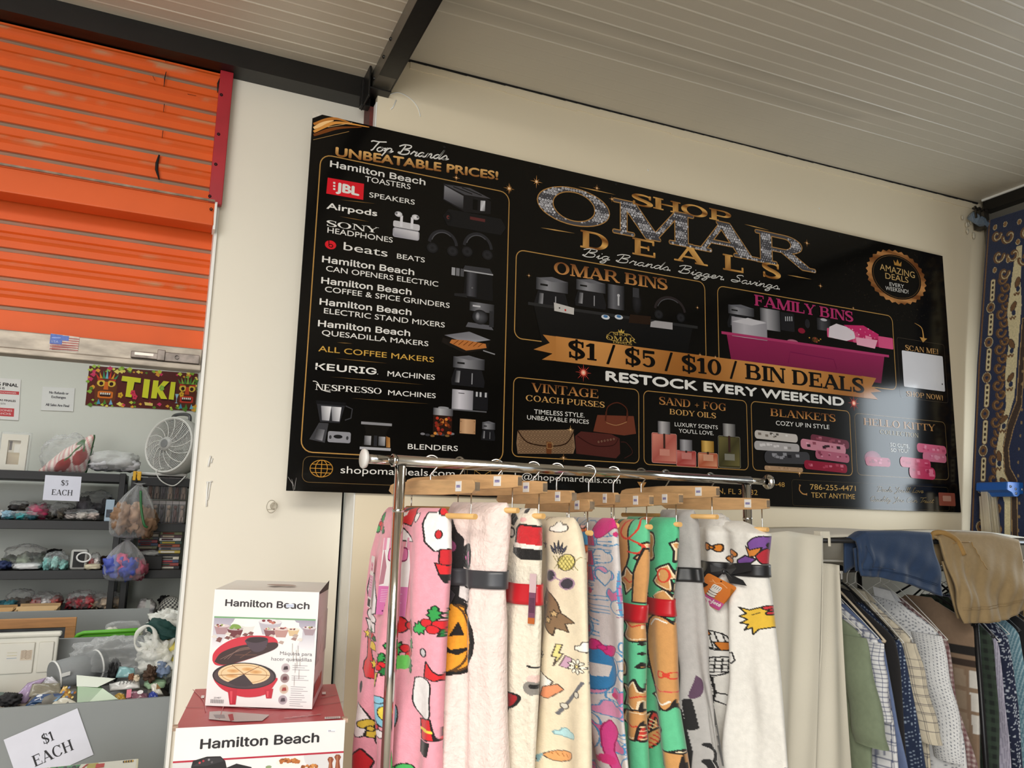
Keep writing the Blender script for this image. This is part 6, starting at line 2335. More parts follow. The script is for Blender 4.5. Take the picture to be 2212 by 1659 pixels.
# 10 white with bow
t10, o10 = blanket('white fleece blanket with orange bows, black ribbon bow and an orange hang tag, rightmost', 'H9', [(1120, 1508, 1600), (1150, 1500, 1660), (1250, 1496, 1657), (1400, 1500, 1676), (1659, 1500, 1704)], 'e9e6e0', art_white, m_fleece, .05, 10.6, .013, [(1.485, .2)])
zr = t10.hit(1560, 1225)[1]
rb = t10.band('ribbon', zr - .016, zr + .016, m_rib_k, o10)
P10 = lambda x, y: t10.point(x, y, .014)
w = MB()
for loop in ([(1588, 1232), (1566, 1218), (1556, 1240), (1570, 1250)], [(1588, 1230), (1610, 1216), (1640, 1214), (1640, 1232), (1606, 1240)], [(1586, 1234), (1600, 1238), (1626, 1252), (1632, 1264), (1606, 1258)], [(1584, 1236), (1572, 1256), (1556, 1270), (1536, 1256), (1540, 1244)]):
 q = [P10(*p) for p in loop]
 b0 = len(w.v)
 c = sum(q, Vector()) / len(q) + t10.n * .006
 w.add(q + [c], [(i, (i + 1) % len(q), len(q)) for i in range(len(q))])
w.blob(P10(1586, 1234) + t10.n * .004, (.007, .007, .008), 10, 8)
ro = w.build('ribbon_bow', m_rib_k, rb, fixn=False)
md = ro.modifiers.new('thickness', 'SOLIDIFY')
md.thickness = .0012


def tag_orange(a):
 a.poly(rrect(0, 0, 1, 1, .08), lambda u, v: mix(lin('e07a3c'), lin('e6883c'), v), 1)
 a.rect(.0, 0.02, 1, .3, 'd05a9c', 2)
 a.text('Throw-Jeté', (.05, .14), (.95, .14), .12, 'f6f0f0', 3, bold=.06)
 for k in range(3):
  a.ell(.5, .36 + k * .09, .15, .05, 'f2eee8', 3)
  a.stroke(arc(.5, .36 + k * .09, .15, .05, 180, 360, 10), .016, '2a2024', 4)
 a.poly(rrect(.36, .58, .66, .76, .05), 'f2eee8', 3)
 for k in range(4):
  a.stroke([(.4 + k * .07, .62), (.42 + k * .07, .72)], .014, '2a2024', 4)
 a.stroke(spline([(.25, .86), (.4, .8), (.55, .88), (.78, .82)], 4), .02, 'f0b884', 3)
 a.stroke(spline([(.2, .76), (.3, .8)], 4), .014, 'f0b884', 3)
 a.ell(.5, .94, .03, .025, '5a2a14', 3)


q = [t10.point(x, y, .022) for x, y in ((1531, 1286), (1580, 1318), (1615, 1268), (1567, 1236))]
quad_art(q, o10, 'hang_tag', tag_orange)
w = MB()
q2 = [t10.point(x, y, .017) for x, y in ((1584, 1304), (1604, 1298), (1616, 1274), (1596, 1262))]
w.add(q2, [(0, 1, 2, 3)])
ob = w.build('hang_tag', M('orange_tag_back', 'd08028', .4), o10, fixn=False)
# bunched end of the white blanket lying over the dowel
c, d, zb = hang['H9']
w = MB()
pc = at_y(1540, 1132, c.y - .02)
w.blob(t10.C + d * t10.hit(1536, 1132)[0] + Vector((0, 0, t10.hit(1536, 1130)[1])), (.036, .075, .026), 28, 16, .8, .25, 9, 4)
w.build('bunched_fold', M('white_fleece_fold', 'e4e0da', .85, bump=(160, .5, .004), sheen=.3), o10)

# ---------------------------------------------------------------- clothes wardrobe by the wall
m_rail = M('dark_steel_rail', '2b2b2d', 0.35, metal=0.5)
m_cover = M('cream_nonwoven_cover', 'dcd6c6', 0.75, bump=(180, .25, .002), var=(3, .04), sheen=.1)
m_zip = M('zip_metal', 'd8d8d8', 0.3, metal=0.7)
m_cloth = MV('woven_cloth', 0.85, bump=(300, .3, .002), sheen=.12, var=.06, vscale=60)
YF, YB, YRD = 1.90, 2.32, 2.12
zF = at_y(1778, 1167, YF).z
X0, X1 = at_y(1700, 1167, YF).x, 3.22
ward = thing('clothes_rack', 'dark steel clothes rack under a cream cover, standing along the wall below the sign', 'clothes rack', ((X0 + X1) / 2, 2.1, 0))
MB().tube([(X0, YF, zF), (X1, YF, zF - .003)], .0085, 14).build('front_rail', m_rail, ward)
MB().tube([(X0, YB, zF), (X1, YB, zF)], .0085, 12).build('back_rail', m_rail, ward)
ZR = 1.425
MB().tube([(X0, YRD, ZR), (X1, YRD, ZR)], .010, 12).build('hanging_rod', m_rail, ward)
xp = at_y(2119, 1500, YF).x
for x, y in ((X0 + .01, YF), (X0 + .01, YB), (xp, YF), (X1, YF), (X1, YB), (at_y(1858, 1280, YB).x, YB)):
 MB().tube([(x, y, 0.02), (x, y, zF)], .0095, 12).build('post', m_rail, ward)
for x in (X0 + .01, X1):
 MB().tube([(x, YF, ZR), (x, YB, ZR)], .008, 10).tube([(x, YF, zF), (x, YB, zF)], .008, 10).tube([(x, YF, .25), (x, YB, .25)], .008, 10).build('side_bar', m_rail, ward)
MB().tube([(X0, YF, .25), (X1, YF, .25)], .008, 10).build('lower_rail', m_rail, ward)
# white binding of the cover's top pocket, seen left and right of the blue shorts
b0, b1 = at_y(1806, 1226, YF + .02), at_y(2064, 1208, YF + .02)
b0.z = b1.z = (b0.z + b1.z) / 2


def sheet(name, top, bot, Y, mat, parent, waves, amp, nu=70, nv=60, dy=0.0, seed=0.0, solid=.0016, tilt=0.0):
 """cloth between two photo polylines (same number of points) standing at depth Y, with vertical folds"""
 T = [at_y(x, y, Y) for x, y in top]
 B = [at_y(x, y, Y + dy) for x, y in bot]
 u = np.linspace(0, 1, nu)
 v = np.linspace(0, 1, nv)
 k = np.linspace(0, 1, len(T))
 t3 = np.stack([np.interp(u, k, [p[i] for p in T]) for i in range(3)], -1)
 b3 = np.stack([np.interp(u, k, [p[i] for p in B]) for i in range(3)], -1)
 P = t3[None] * (1 - v)[:, None, None] + b3[None] * v[:, None, None]
 U, V = np.meshgrid(u, v)
 f = np.sin(2 * PI * waves * U + seed + 1.5 * np.sin(V * 2.2 + seed)) + .5 * np.sin(2 * PI * waves * 2.1 * U + 2 * seed + V * 3)
 P[:, :, 1] += amp * f * (0.25 + .9 * V) + tilt * V
 return gridmesh(name, P, mat, parent, solid=solid)


cover = thing('garment_cover', 'cream fabric wardrobe cover hanging open with a zip, left of the green shirt', 'garment cover', (X0 + .2, 1.89, .4))
sheet('left_flap', [(1640, 1153), (1700, 1147), (1776, 1158)], [(1600, 2050), (1690, 2050), (1750, 2050)], 1.875, m_cover, cover, 1.3, .016, seed=.8)
fl = sheet('zip_flap', [(1772, 1216), (1795, 1218), (1815, 1221)], [(1745, 2050), (1800, 2050), (1862, 2050)], 1.89, m_cover, cover, .8, .012, seed=2.2)
w = MB()
pz = at_y(1816, 1236, 1.882)
w.bb(pz.x - .004, pz.x + .004, 1.876, 1.882, pz.z - .004, pz.z + .004).bb(pz.x - .003, pz.x + .003, 1.877, 1.880, pz.z - .022, pz.z - .004)
w.build('zip_pull', m_zip, fl, bevel=.0008)
edge = [at_y(x, y, 1.876) for x, y in ((1776, 1160), (1777, 1250), (1774, 1400), (1764, 1560), (1752, 1800))]
MB().tube(edge, .0022, 6).build('seam_binding', m_cover, cover)
# top panel from the front rail back to the wall, and the haze-thin inside pocket
n1 = 40
xs = np.linspace(X0 - .05, X1, n1)
P = np.zeros((8, n1, 3))
for j in range(8):
 t = j / 7
 P[j, :, 0] = xs
 P[j, :, 1] = YF + .012 + (YB + .02 - YF) * t
 P[j, :, 2] = zF + .012 + .02 * t + .006 * np.sin(xs * 9 + j * .8) * (1 if 0 < j < 7 else .6)
gridmesh('top_panel', P, m_cover, cover, solid=.0015)
P = np.zeros((10, n1, 3))
for j in range(10):
 t = j / 9
 P[j, :, 0] = xs
 P[j, :, 1] = YF + .03 + .10 * t + .008 * np.sin(xs * 13 + t * 3)
 P[j, :, 2] = zF + .006 - (zF + .006 - b0.z) * t + .004 * np.sin(xs * 7)
pk = gridmesh('inner_pocket', P, M('grey_mesh_fabric', 'b9b4a8', .8, var=(9, .08)), cover, solid=.001)
MB().tube([(x, YF + .128 + .008 * math.sin(x * 13 + 3), b0.z + .004 * math.sin(x * 7)) for x in xs[2:]], .0045, 8).build('pocket_binding', M('white_binding', 'e9e6de', .7), pk)
p = at_y(1779, 1160, 1.885)
MB().bb(p.x - .012, p.x + .028, 1.884, 1.915, p.z - .004, p.z + .018).bb(p.x + .018, p.x + .028, 1.882, 1.886, p.z - .03, p.z).build('cover_tie', m_cover, cover, bevel=.003)
# back sheet of the cover against the wall
P = np.zeros((2, 30, 3))
P[:, :, 0] = np.linspace(X0 - .1, X1, 30)[None]
P[:, :, 1] = 2.35 + .006 * np.sin(np.linspace(0, 30, 30))[None]
P[0, :, 2], P[1, :, 2] = zF + .028, .3
gridmesh('back_sheet', P, m_cover, cover, solid=.001)

# ---------------------------------------------------------------- shirts
CG = 'shirts on the clothes rack'


def pattern(kind, a, b):
 """woven or printed colour at cloth coordinates a (across, m) and b (down, m)"""
 k = kind[0]
 C = np.empty(a.shape + (3,))
 C[:] = lin(kind[1])

 def over(mask, col, al=1.0):
  C[mask] = C[mask] * (1 - al) + np.array(lin(col)) * al
 m = lambda q, p, w0, w1: ((q % p) > w0) & ((q % p) < w1)
 if k == 'plaid':
  p = kind[3]
  wd = kind[4] if len(kind) > 4 else .12
  for q in (a, b):
   over(m(q, p, 0, p * wd), kind[2], .8)
   over(m(q, p, p * (wd + .12), p * (wd + .18)), kind[2], .6)
 elif k == 'check':
  p = kind[3]
  over(m(a, p, 0, p / 2), kind[2], .6)
  over(m(b, p, 0, p / 2), kind[2], .6)
 elif k == 'dots':
  p, r = kind[3], kind[4]
  bb = b + (np.floor(a / p) % 2) * p / 2
  over((((a % p) - p / 2) ** 2 + ((bb % p) - p / 2) ** 2) < r * r, kind[2])
 elif k == 'stripes':
  p = kind[3]
  q = a + kind[4] * b
  over(m(q, p, 0, p * .42), kind[2], .75)
 elif k == 'flecks':
  n = np.sin(a * 613 + 3 * np.sin(b * 271)) * np.sin(b * 577 + 2 * np.sin(a * 331))
  over(n > .52, kind[2])
 elif k == 'panels':
  over((b > .155) & (b < .185), '201c1a')
  over((b > .20) & (b < .225), '3a2c24')
  for z0 in (.235, .31, .385):
   over((b > z0) & (b < z0 + .06) & (a > 1.13) & (a < 1.175), 'a08c76')
   over((b > z0) & (b < z0 + .06) & (a > 1.19) & (a < 1.225), 'd8d4cc')
 return C


class Flat:
 def __init__(s, C, d):
  s.C, s.d = C, d
 hit = Throw.hit


def shirt(label, tip, levels, kind, th=.022, sleeve=None, collar=True, neck=.055, drop=.05, seed=0.0, hanger='white', hlabel=None):
 """garment hung edge-on: collar at the rod, shoulder sloping to the tip, front edge through the photo levels"""
 T = at_y(tip[0], tip[1], 1.90)
 X = T.x
 base = Vector((X, YRD, .5))
 fl = Flat(Vector((X, YRD, 0)), Vector((0, -1, 0)))
 zt = ZR - .050 - drop
 tt = YRD - 1.90
 zs, ts = [zt, zt - .016, T.z], [neck, neck + .02, tt]
 for x, y in levels:
  t, z = fl.hit(x, y)
  zs.append(z)
  ts.append(t)
 zs.append(.55)
 ts.append(ts[-1] + .01)
 zs, ts = np.array(zs)[::-1], np.array(ts)[::-1]
 root = thing('shirt', label, 'shirt', base, 0, CG)
 nv, nu = 200, 90
 zz = np.linspace(zt, .55, nv)
 wf = np.interp(zz, zs, ts)
 kk = np.hanning(23)
 wf[4:] = np.convolve(np.pad(wf, 11, mode='edge'), kk / kk.sum(), 'valid')[4:]
 wb = np.minimum(wf, np.interp(zz, [.55, T.z, zt], [.24, tt, neck]))
 ang = np.concatenate([np.linspace(0, PI, 64), np.linspace(PI, 2 * PI, 28)[1:-1]])
 P = np.zeros((nv, len(ang), 3))
 c, q = np.cos(ang), np.sin(ang)
 along = ((wf - wb) / 2)[:, None] + ((wf + wb) / 2)[:, None] * c[None]
 prof = np.sign(q) * np.abs(q) ** .5
 grow = np.clip((zt - zz) / .06, .25, 1)
 fold = .0045 * np.sin(along * 34 + 3 * np.sin(zz * 5 + seed)[:, None] + seed) * np.clip((T.z - zz) / .25, 0, 1)[:, None]
 P[:, :, 0] = X - (th * .7 * grow)[:, None] * prof[None] + fold + .006 * np.sin(zz * 7 + seed)[:, None]
 P[:, :, 1] = YRD - along
 P[:, :, 2] = zz[:, None] - .06 * np.clip((np.abs(along) - neck) / (tt - neck), 0, 1) * 0
 A, B = along + 1 + .5 * np.abs(prof)[None] * .0, (zt - zz)[:, None] + 0 * along
 body = gridmesh('body', P, m_cloth, root, cols=pattern(kind, A, B), closeu=True, capends=True)
 if sleeve:
  pts = [Vector((X - .006, 1.90 + .035, T.z - .015))]
  for x, y in sleeve[0]:
   t, z = fl.hit(x, y)
   pts.append(Vector((X - .010, YRD - t + .045, z)))
  sp = spline([tuple(p) for p in pts], 48)
  n = len(sp)
  na = 120
  S = np.zeros((n, na, 3))
  aa = np.linspace(0, 2 * PI, na, endpoint=False)
  L = np.linspace(0, 1, n)
  for i, p in enumerate(sp):
   r_t = .060 + (sleeve[1] - .060) * L[i]
   r_x = min(.026, .012 + .05 * L[i])
   wob = .004 * math.sin(L[i] * 14 + seed)
   S[i, :, 0] = p[0] + r_x * np.sin(aa) + wob
   S[i, :, 1] = p[1] - r_t * np.cos(aa)
   S[i, :, 2] = p[2]
  A2 = (aa * .05)[None] + 0 * L[:, None]
  B2 = (L * .5)[:, None] + 0 * aa[None]
  gridmesh('sleeve', S, m_cloth, root, cols=pattern(kind, A2, B2), closeu=True, capends=True)
 if collar:
  w = MB(); w.col = lin(kind[1])
  pts = [(X - .02, YRD - neck - .012, zt - .012), (X - .028, YRD, zt + .018), (X - .02, YRD + neck, zt + .012)]
  for sg in (-1, 1):
   q4 = [(X + sg * .014, YRD - neck - .02, zt - .010), (X + sg * .022, YRD + .01, zt + .004), (X + sg * .016, YRD + .02, zt + .036), (X + sg * .008, YRD - neck + .008, zt + .026)]
   b0_ = len(w.v)
   w.add(q4, [(0, 1, 2, 3)])
  co = w.build('collar', m_cloth, root, fixn=False)
  md = co.modifiers.new('thickness', 'SOLIDIFY')
  md.thickness = .003
 # hanger
 mh = {'white': M('white_coated_wire', 'e4e2dc', .4), 'black': M('black_plastic_hanger', '1a1a1c', .4), 'beige': M('beige_plastic_hanger', 'c8b8a0', .45)}[hanger]
 r = .0014 if hanger == 'white' else .004
 hp = [(0, .012, .0), (0, .004, .0125), (0, -.008, .011), (0, -.013, .0), (0, -.004, -.012), (0, 0, -.03), (0, 0, -.046)]
 w = MB().tube([(X, YRD + y_, ZR + z_ + (.001 if i < 4 else 0)) for i, (x_, y_, z_) in enumerate(spline(hp, 4))], r, 6)
 z0 = ZR - .045
 w.tube(spline([(X, YRD, z0), (X, YRD - .05, z0 - .028), (X, YRD - tt + .012, T.z + .012), (X, YRD - tt + .02, T.z - .004), (X, YRD, T.z - .012), (X, YRD + tt - .02, T.z - .004), (X, YRD + tt - .012, T.z + .012), (X, YRD + .05, z0 - .028), (X, YRD, z0)], 3), r, 6)
 ho = w.build('clothes_hanger', mh)
 ho.data.transform(Matrix.Translation((-X, -YRD, -ZR)))
 ho.location = (X, YRD, ZR)
 tag(ho, ' '.join((hlabel or f'{hanger} hanger inside the ' + label.split(',')[0]).split()[:16]), 'hanger', 'hangers on the clothes rack')
 return root


G = 'white'
shirt('sage green short-sleeved shirt, first one next to the cream cover', (1859, 1366), [(1868, 1440), (1878, 1540), (1884, 1659)], ('plain', '78846c'), .022, ([(1885, 1470), (1905, 1570), (1912, 1618)], .062), seed=.5, hanger='white')
shirt('white shirt with a navy window-pane check, right of the green one', (1896, 1378), [(1908, 1440), (1917, 1490), (1930, 1600), (1936, 1659)], ('plaid', 'e0e0e2', '34406c', .026, .16), .020, ([(1914, 1470), (1926, 1560)], .05), seed=1.1)
shirt('slate blue shirt showing a narrow edge beside the window-pane check', (1910, 1384), [(1920, 1450), (1938, 1560), (1961, 1659)], ('plain', '64749a'), .014, None, False, seed=1.9, hanger='beige')
shirt('plain black shirt between the slate blue and the navy dotted ones', (1936, 1378), [(1946, 1440), (1950, 1550), (1958, 1659)], ('plain', '1d1b1d'), .016, None, True, seed=2.4, hanger='black')
shirt('navy shirt with small pale dots, left of the cream plaid', (1950, 1386), [(1962, 1440), (1976, 1520), (1990, 1600), (1998, 1659)], ('dots', '22304e', 'a8b8cc', .012, .0022), .018, None, False, seed=3.3)
shirt('cream plaid shirt with a long cuffed sleeve hanging in front', (1968, 1378), [(1978, 1420), (1990, 1480), (2002, 1560), (2012, 1659)], ('plaid', 'cdc3ae', '3c3a48', .042, .06), .020, ([(1998, 1460), (2022, 1540), (2046, 1612)], .035), seed=4.2)
shirt('white shirt with tiny dark dots, widest pale one in the row', (2024, 1362), [(2036, 1404), (2052, 1480), (2084, 1606), (2092, 1659)], ('dots', 'dfe0e2', '5a6272', .0125, .0023), .022, ([(2046, 1450), (2070, 1550), (2082, 1650)], .05), seed=5.0)
shirt('maroon and white checked shirt behind the white dotted one', (2045, 1380), [(2053, 1424), (2066, 1514), (2098, 1610), (2114, 1659)], ('check', 'b8a8a4', '5e2029', .016), .014, None, False, seed=5.9)
shirt('brown knit top with dark bars and pale squares beside the steel post', (2106, 1350), [(2112, 1375), (2115, 1500), (2119, 1659)], ('panels', '8e7660'), .022, None, False, seed=6.6, hanger='black')
shirt('black and green tartan shirt just right of the steel post', (2146, 1374), [(2150, 1440), (2154, 1550), (2158, 1659)], ('check', '1c2420', '3a4a3c', .03), .014, None, False, seed=7.7, hanger='black')
shirt('lavender striped shirt between the tartan and the navy floral ones', (2158, 1384), [(2165, 1450), (2174, 1560), (2181, 1659)], ('stripes', 'b8b4c6', '8a869c', .008, .1), .012, None, False, seed=8.1)
shirt('navy floral shirt with white flecks near the right edge', (2178, 1368), [(2188, 1430), (2200, 1540), (2208, 1659)], ('flecks', '1c2440', 'c8d0dc'), .016, None, False, seed=8.8)
shirt('teal shirt with pale slanting stripes at the right edge', (2202, 1362), [(2212, 1420), (2228, 1540), (2240, 1659)], ('stripes', '5c8494', 'a8c2cc', .012, .35), .016, None, False, seed=9.5, hanger='black')
shirt('black shirt at the far right end under the khaki shorts', (2222, 1345), [(2236, 1420), (2250, 1540), (2260, 1659)], ('plain', '171518'), .018, None, True, seed=10.1, hanger='black')

# ---------------------------------------------------------------- shorts thrown over the front rail


def drape(name, label, top, bot, col, crease, seed):
 n = 60
 k = np.linspace(0, 1, len(top))
 u = np.linspace(0, 1, n)
 T = np.array([at_y(x, y, YF - .018) for x, y in top])
 B = np.array([at_y(x, y, YF - .035) for x, y in bot])
 kb = np.linspace(0, 1, len(bot))
 t3 = np.stack([np.interp(u, k, T[:, i]) for i in range(3)], -1)
 b3 = np.stack([np.interp(u, kb, B[:, i]) for i in range(3)], -1)
 rows = []
 for t in np.linspace(0, 1, 8):                      # behind the rail, rising
  p = t3.copy()
  p[:, 1] = YF + .030 - .006 * t
  p[:, 2] = t3[:, 2] - .10 * (1 - t) - .012
  rows.append(p)
 for t in np.linspace(0, 1, 8)[1:-1]:                # over the rail
  p = t3.copy()
  p[:, 1] = YF + .024 - .048 * (.5 - .5 * math.cos(PI * t))
  p[:, 2] = t3[:, 2] - .012 + .012 * math.sin(PI * t)
  rows.append(p)
 for t in np.linspace(0, 1, 40):                     # hanging in front
  p = t3 * (1 - t) + b3 * t
  p[:, 1] = YF - .024 - .014 * t
  rows.append(p)
 P = np.stack(rows)
 V = np.linspace(0, 1, P.shape[0])[:, None] + 0 * u[None]
 U = u[None] + 0 * V
 w = np.sin(U * 19 + seed + 4 * V) * .5 + np.sin(U * 9 - V * 11 + seed) + .4 * np.sin(U * 41 + V * 17 + seed)
 P[:, :, 1] += -crease * (w + 1.2) * np.clip(V * 2.2 - .7, 0, 1)
 root = thing(name, label, 'shorts', ((T[:, 0].min() + T[:, 0].max()) / 2, YF, B[:, 2].min()))
 C = np.empty(P.shape)
 C[:] = lin(col)
 o = gridmesh('cloth', P, m_cloth, root, cols=C, solid=.010)
 C2 = np.empty((5, n, 3))
 C2[:] = np.array(lin(col)) * 1.0
 # second leg, a little behind and shorter
 Q = np.stack([t3 * (1 - t) + (b3 * np.array([1, 1, 1]) + np.array([.012, .020, .012])) * t for t in np.linspace(.3, 1, 5)])
 Q[:, :, 1] = YF - .012
 gridmesh('back_leg', Q, m_cloth, root, cols=C2, solid=.008)
 st = MB()
 for t in (.88, .905):
  i = int((P.shape[0] - 1) * t)
  st.tube([tuple(P[i, j] + np.array([0, -.0065, 0])) for j in range(2, n - 2)], .0011, 4)
 st.build('hem_stitching', M(name + '_thread', col, .8), o)
 return root, P


bs, P = drape('denim_shorts', 'dark blue shorts thrown over the front rail of the clothes rack', [(1846, 1164), (1866, 1150), (1940, 1149), (2006, 1153)], [(1856, 1243), (1900, 1247), (1960, 1262), (2032, 1288)], '223858', .006, .4)
w = MB(); w.col = lin('1f3350')
i0, j0 = 26, 14
for (a, b) in (((24, 12), (44, 12)), ((44, 12), (44, 28))):
 w.tube([tuple(P[int(a[0] + (b[0] - a[0]) * t), int(a[1] + (b[1] - a[1]) * t)] + np.array([0, -.0068, 0])) for t in np.linspace(0, 1, 16)], .0013, 5)
w.build('pocket_seam', m_cloth, bs)
ks, P = drape('khaki_shorts', 'khaki shorts with a side pocket thrown over the rail, right of the blue ones', [(2024, 1160), (2060, 1150), (2140, 1154), (2196, 1168)], [(2077, 1346), (2120, 1344), (2168, 1338), (2222, 1310)], '98815c', .008, 2.2)
w = MB(); w.col = lin('9c7e50')
w.tube([tuple(P[18, j] + np.array([0, -.007, 0])) for j in range(12, 26)], .0024, 5)
w.tube([tuple(P[int(18 + 12 * t), int(26 + 4 * t)] + np.array([0, -.007, 0])) for t in np.linspace(0, 1, 12)], .0018, 5)
w.build('pocket_seam', m_cloth, ks)
p = at_y(2040, 1160, YF - .02)
MB().tube(spline([(p.x - .028, YF + .01, p.z - .012), (p.x - .030, YF - .005, p.z + .012), (p.x, YF - .026, p.z + .012), (p.x + .05, YF - .03, p.z - .012), (p.x + .075, YF - .034, p.z - .06)], 5), .010, 8).build('waistband', M('khaki_waistband', '9c7a46', .85, bump=(200, .3)), ks)

# ---------------------------------------------------------------- rug on the side wall
nz, ny = 620, 110
zz = np.linspace(3.075, .95, nz)
ss = np.linspace(0, .27, ny)
Xz = np.interp(zz, [.95, 1.56, 2.34, 3.075], [3.30, 3.345, 3.46, 3.60])
Yl = np.interp(zz, [.95, 1.56, 2.34, 3.075], [2.36, 2.368, 2.352, 2.335])
P = np.zeros((nz, ny, 3))
P[:, :, 0] = Xz[:, None] + .10 * ss[None] * np.clip((3.075 - zz) / 1.5, 0, 1)[:, None] + .008 * np.sin(zz * 6)[:, None] * np.clip(ss * 8, 0, 1)[None]
P[:, :, 1] = Yl[:, None] - ss[None]
P[:, :, 2] = zz[:, None] - .03 * ss[None]
AX = (ss / .0023)[None] + 0 * zz[:, None]
AY = (478 + (3.075 - zz) * 445)[:, None] + 0 * ss[None]
r = Ras(AX.ravel(), AY.ravel(), '1a2646')
NV, BR, CR, DB = '1a2646', '6f4f30', 'd2c69e', '33241c'
r.poly([(3, 470), (5.5, 470), (5.5, 1500), (3, 1500)], '6f4f30')
for k in range(12):                                      # cream links and rosettes of the outer border
 y = 620 + k * 76
 r.poly(rrect(17, y, 27, y + 50, 5), CR, BR, 1.2)
 for q in range(4):
  r.ell(22, y + 8 + q * 11, 2.6, 3.4, DB)
 r.ell(20, y + 63, 8, 11, BR, CR, 1.0)
 r.ell(20, y + 63, 3, 4, NV)
 # scrolls
 for (cx, cy, s_, f) in ((41, y + 4, 10, 1), (50, y + 24, 9, -1), (42, y + 44, 10, 1), (52, y + 64, 8, -1)):
  pts = [(cx + f * s_ * (1 - t / 7) * math.cos(t), cy + s_ * 1.4 * (1 - t / 7) * math.sin(t)) for t in np.linspace(0, 5.4, 22)]
  r.poly(pts, None, '5f4228', 6.5, False)
  r.poly([(a + 1.5, b) for a, b in pts], None, '9a7648', 1.4, False)
# cream band with brown leaves and the stepped inner band
edge = [(60, 640), (54, 700), (60, 760), (55, 830), (60, 900), (52, 940), (46, 990), (48, 1040), (58, 1070), (64, 1090), (64, 1500)]
r.poly([(68, 560), (79, 560), (79, 640)] + [(82, 690), (78, 760), (75, 880), (64, 930), (58, 980), (62, 1030), (74, 1056), (80, 1500)] + edge[::-1], CR)
for (x, y, a, b, rot) in ((66, 690, 5, 11, 20), (65, 770, 5, 12, -20), (66, 840, 5, 10, 30), (57, 925, 5, 10, 40), (52, 1000, 5, 12, -10), (62, 1050, 5, 10, -40), (73, 640, 5, 12, 10)):
 r.ell(x, y, a, b, BR, DB, 1.2, rot)
 r.ell(x + 1, y + 14, 4, 6, NV)
 r.poly([(x - 6 + q, y + 24 + 3 * math.sin(q)) for q in range(0, 12, 2)], None, BR, 3, False)
r.poly([(84, 720), (93, 720), (89, 900), (76, 946), (69, 985), (73, 1022), (86, 1046), (93, 1500), (82, 1500), (76, 1060), (64, 1034), (59, 985), (65, 936), (79, 890)], '3a2b22', 'a88a5c', 1.4)
for k in range(30):
 r.ell(89 + 1.5 * math.sin(k), 726 + k * 26, 1.8, 3, '8a7450')
# top corner scrollwork
for (cx, cy, s_, f) in ((22, 520, 10, 1), (50, 530, 13, -1), (30, 570, 12, 1), (62, 575, 12, -1), (84, 530, 12, 1), (44, 612, 11, 1), (86, 590, 12, -1), (110, 560, 12, 1), (120, 620, 10, -1)):
 pts = [(cx + f * s_ * (1 - t / 7) * math.cos(t), cy + s_ * 1.4 * (1 - t / 7) * math.sin(t)) for t in np.linspace(0, 5.4, 22)]
 r.poly(pts, None, BR, 8, False)
 r.poly([(a + 2, b + 1) for a, b in pts], None, CR, 1.8, False)
for (x, y) in ((18, 500), (40, 500), (70, 505), (70, 550), (24, 600), (52, 585), (96, 560), (110, 600)):
 r.ell(x, y, 4, 6, '8a6438', CR, 1.0)
for k in range(16):
 r.ell(118 + (k * 37) % 120, 780 + (k * 61) % 500, 9, 12, '141f3a')
rug = gridmesh('patterned_rug', P, MV('rug_pile', .95, bump=(220, .6, .004), sheen=.25, var=.14, vscale=140), None, cols=r.C.reshape(P.shape), solid=.009)
off = Vector((3.45, 2.05, .95))
rug.data.transform(Matrix.Translation(-off))
rug.location = off
tag(rug, 'navy rug with brown and cream scrollwork hung on the side wall in the corner', 'rug')

# ---------------------------------------------------------------- step ladder
m_blue = M('blue_ladder_plastic', '1d5aa8', .4, bump=(40, .1), var=(8, .06))
m_alu = M('ladder_aluminium', 'd8cfba', .38, metal=.6, bump=(25, .1), stretch=(4, 4, .3), var=(10, .1))
YL = 2.14
c0, c1 = at_y(2106, 1042, YL + .14), at_y(2240, 1040, YL + .14)
lad = thing('step_ladder', 'aluminium step ladder with a blue plastic top, in front of the rug', 'ladder', ((c0.x + c1.x) / 2, YL, 0))
zt = c0.z
w = MB().prism([(c0.x, zt - .034), (c0.x + .006, zt - .004), (c0.x + .012, zt), (c0.x + .345, zt), (c0.x + .345, zt - .05), (c0.x + .09, zt - .05), (c0.x + .07, zt - .062), (c0.x + .045, zt - .062), (c0.x + .03, zt - .045)], (0, YL, 0), (1, 0, 0), (0, 0, 1), (0, 1, 0), .14)
cap_ = w.build('top_cap', m_blue, lad, bevel=.005)
for x, z in ((.025, -.02), (.058, -.03), (.058, -.048), (.1, -.03)):
 MB().lathe([(.006, 0), (.006, .002), (.003, .004)], (c0.x + x, YL, zt + z), (0, -1, 0), 10).build('rivet', M('rivet_steel', '9a9ea8', .35, metal=.7), cap_)
for i, xo in enumerate((.018, .27)):
 w = MB()
 for k, (dx, wd, dp) in enumerate(((0, .012, .03), (.012, .016, .006), (.028, .006, .022), (.034, .016, .006), (.05, .014, .03))):
  x = c0.x + xo + dx
  yb = YL + .05
  w.obox((x, yb, 0), (wd, 0, 0), (0, dp, 0), (0, .05, zt - .04))
 w.build('front_rail', m_alu, lad, bevel=.0015)
 MB().obox((c0.x + xo + .01, YL + .155, 0), (.03, 0, 0), (0, .02, 0), (0, -.03, zt - .06)).build('rear_leg', m_alu, lad)
for k in range(1, 6):
 z = zt - .06 - k * .27
 y = YL + .045
 MB().bb(c0.x + .05, c0.x + .29, y, y + .08, z, z + .03).build('step', m_alu, lad, bevel=.004)

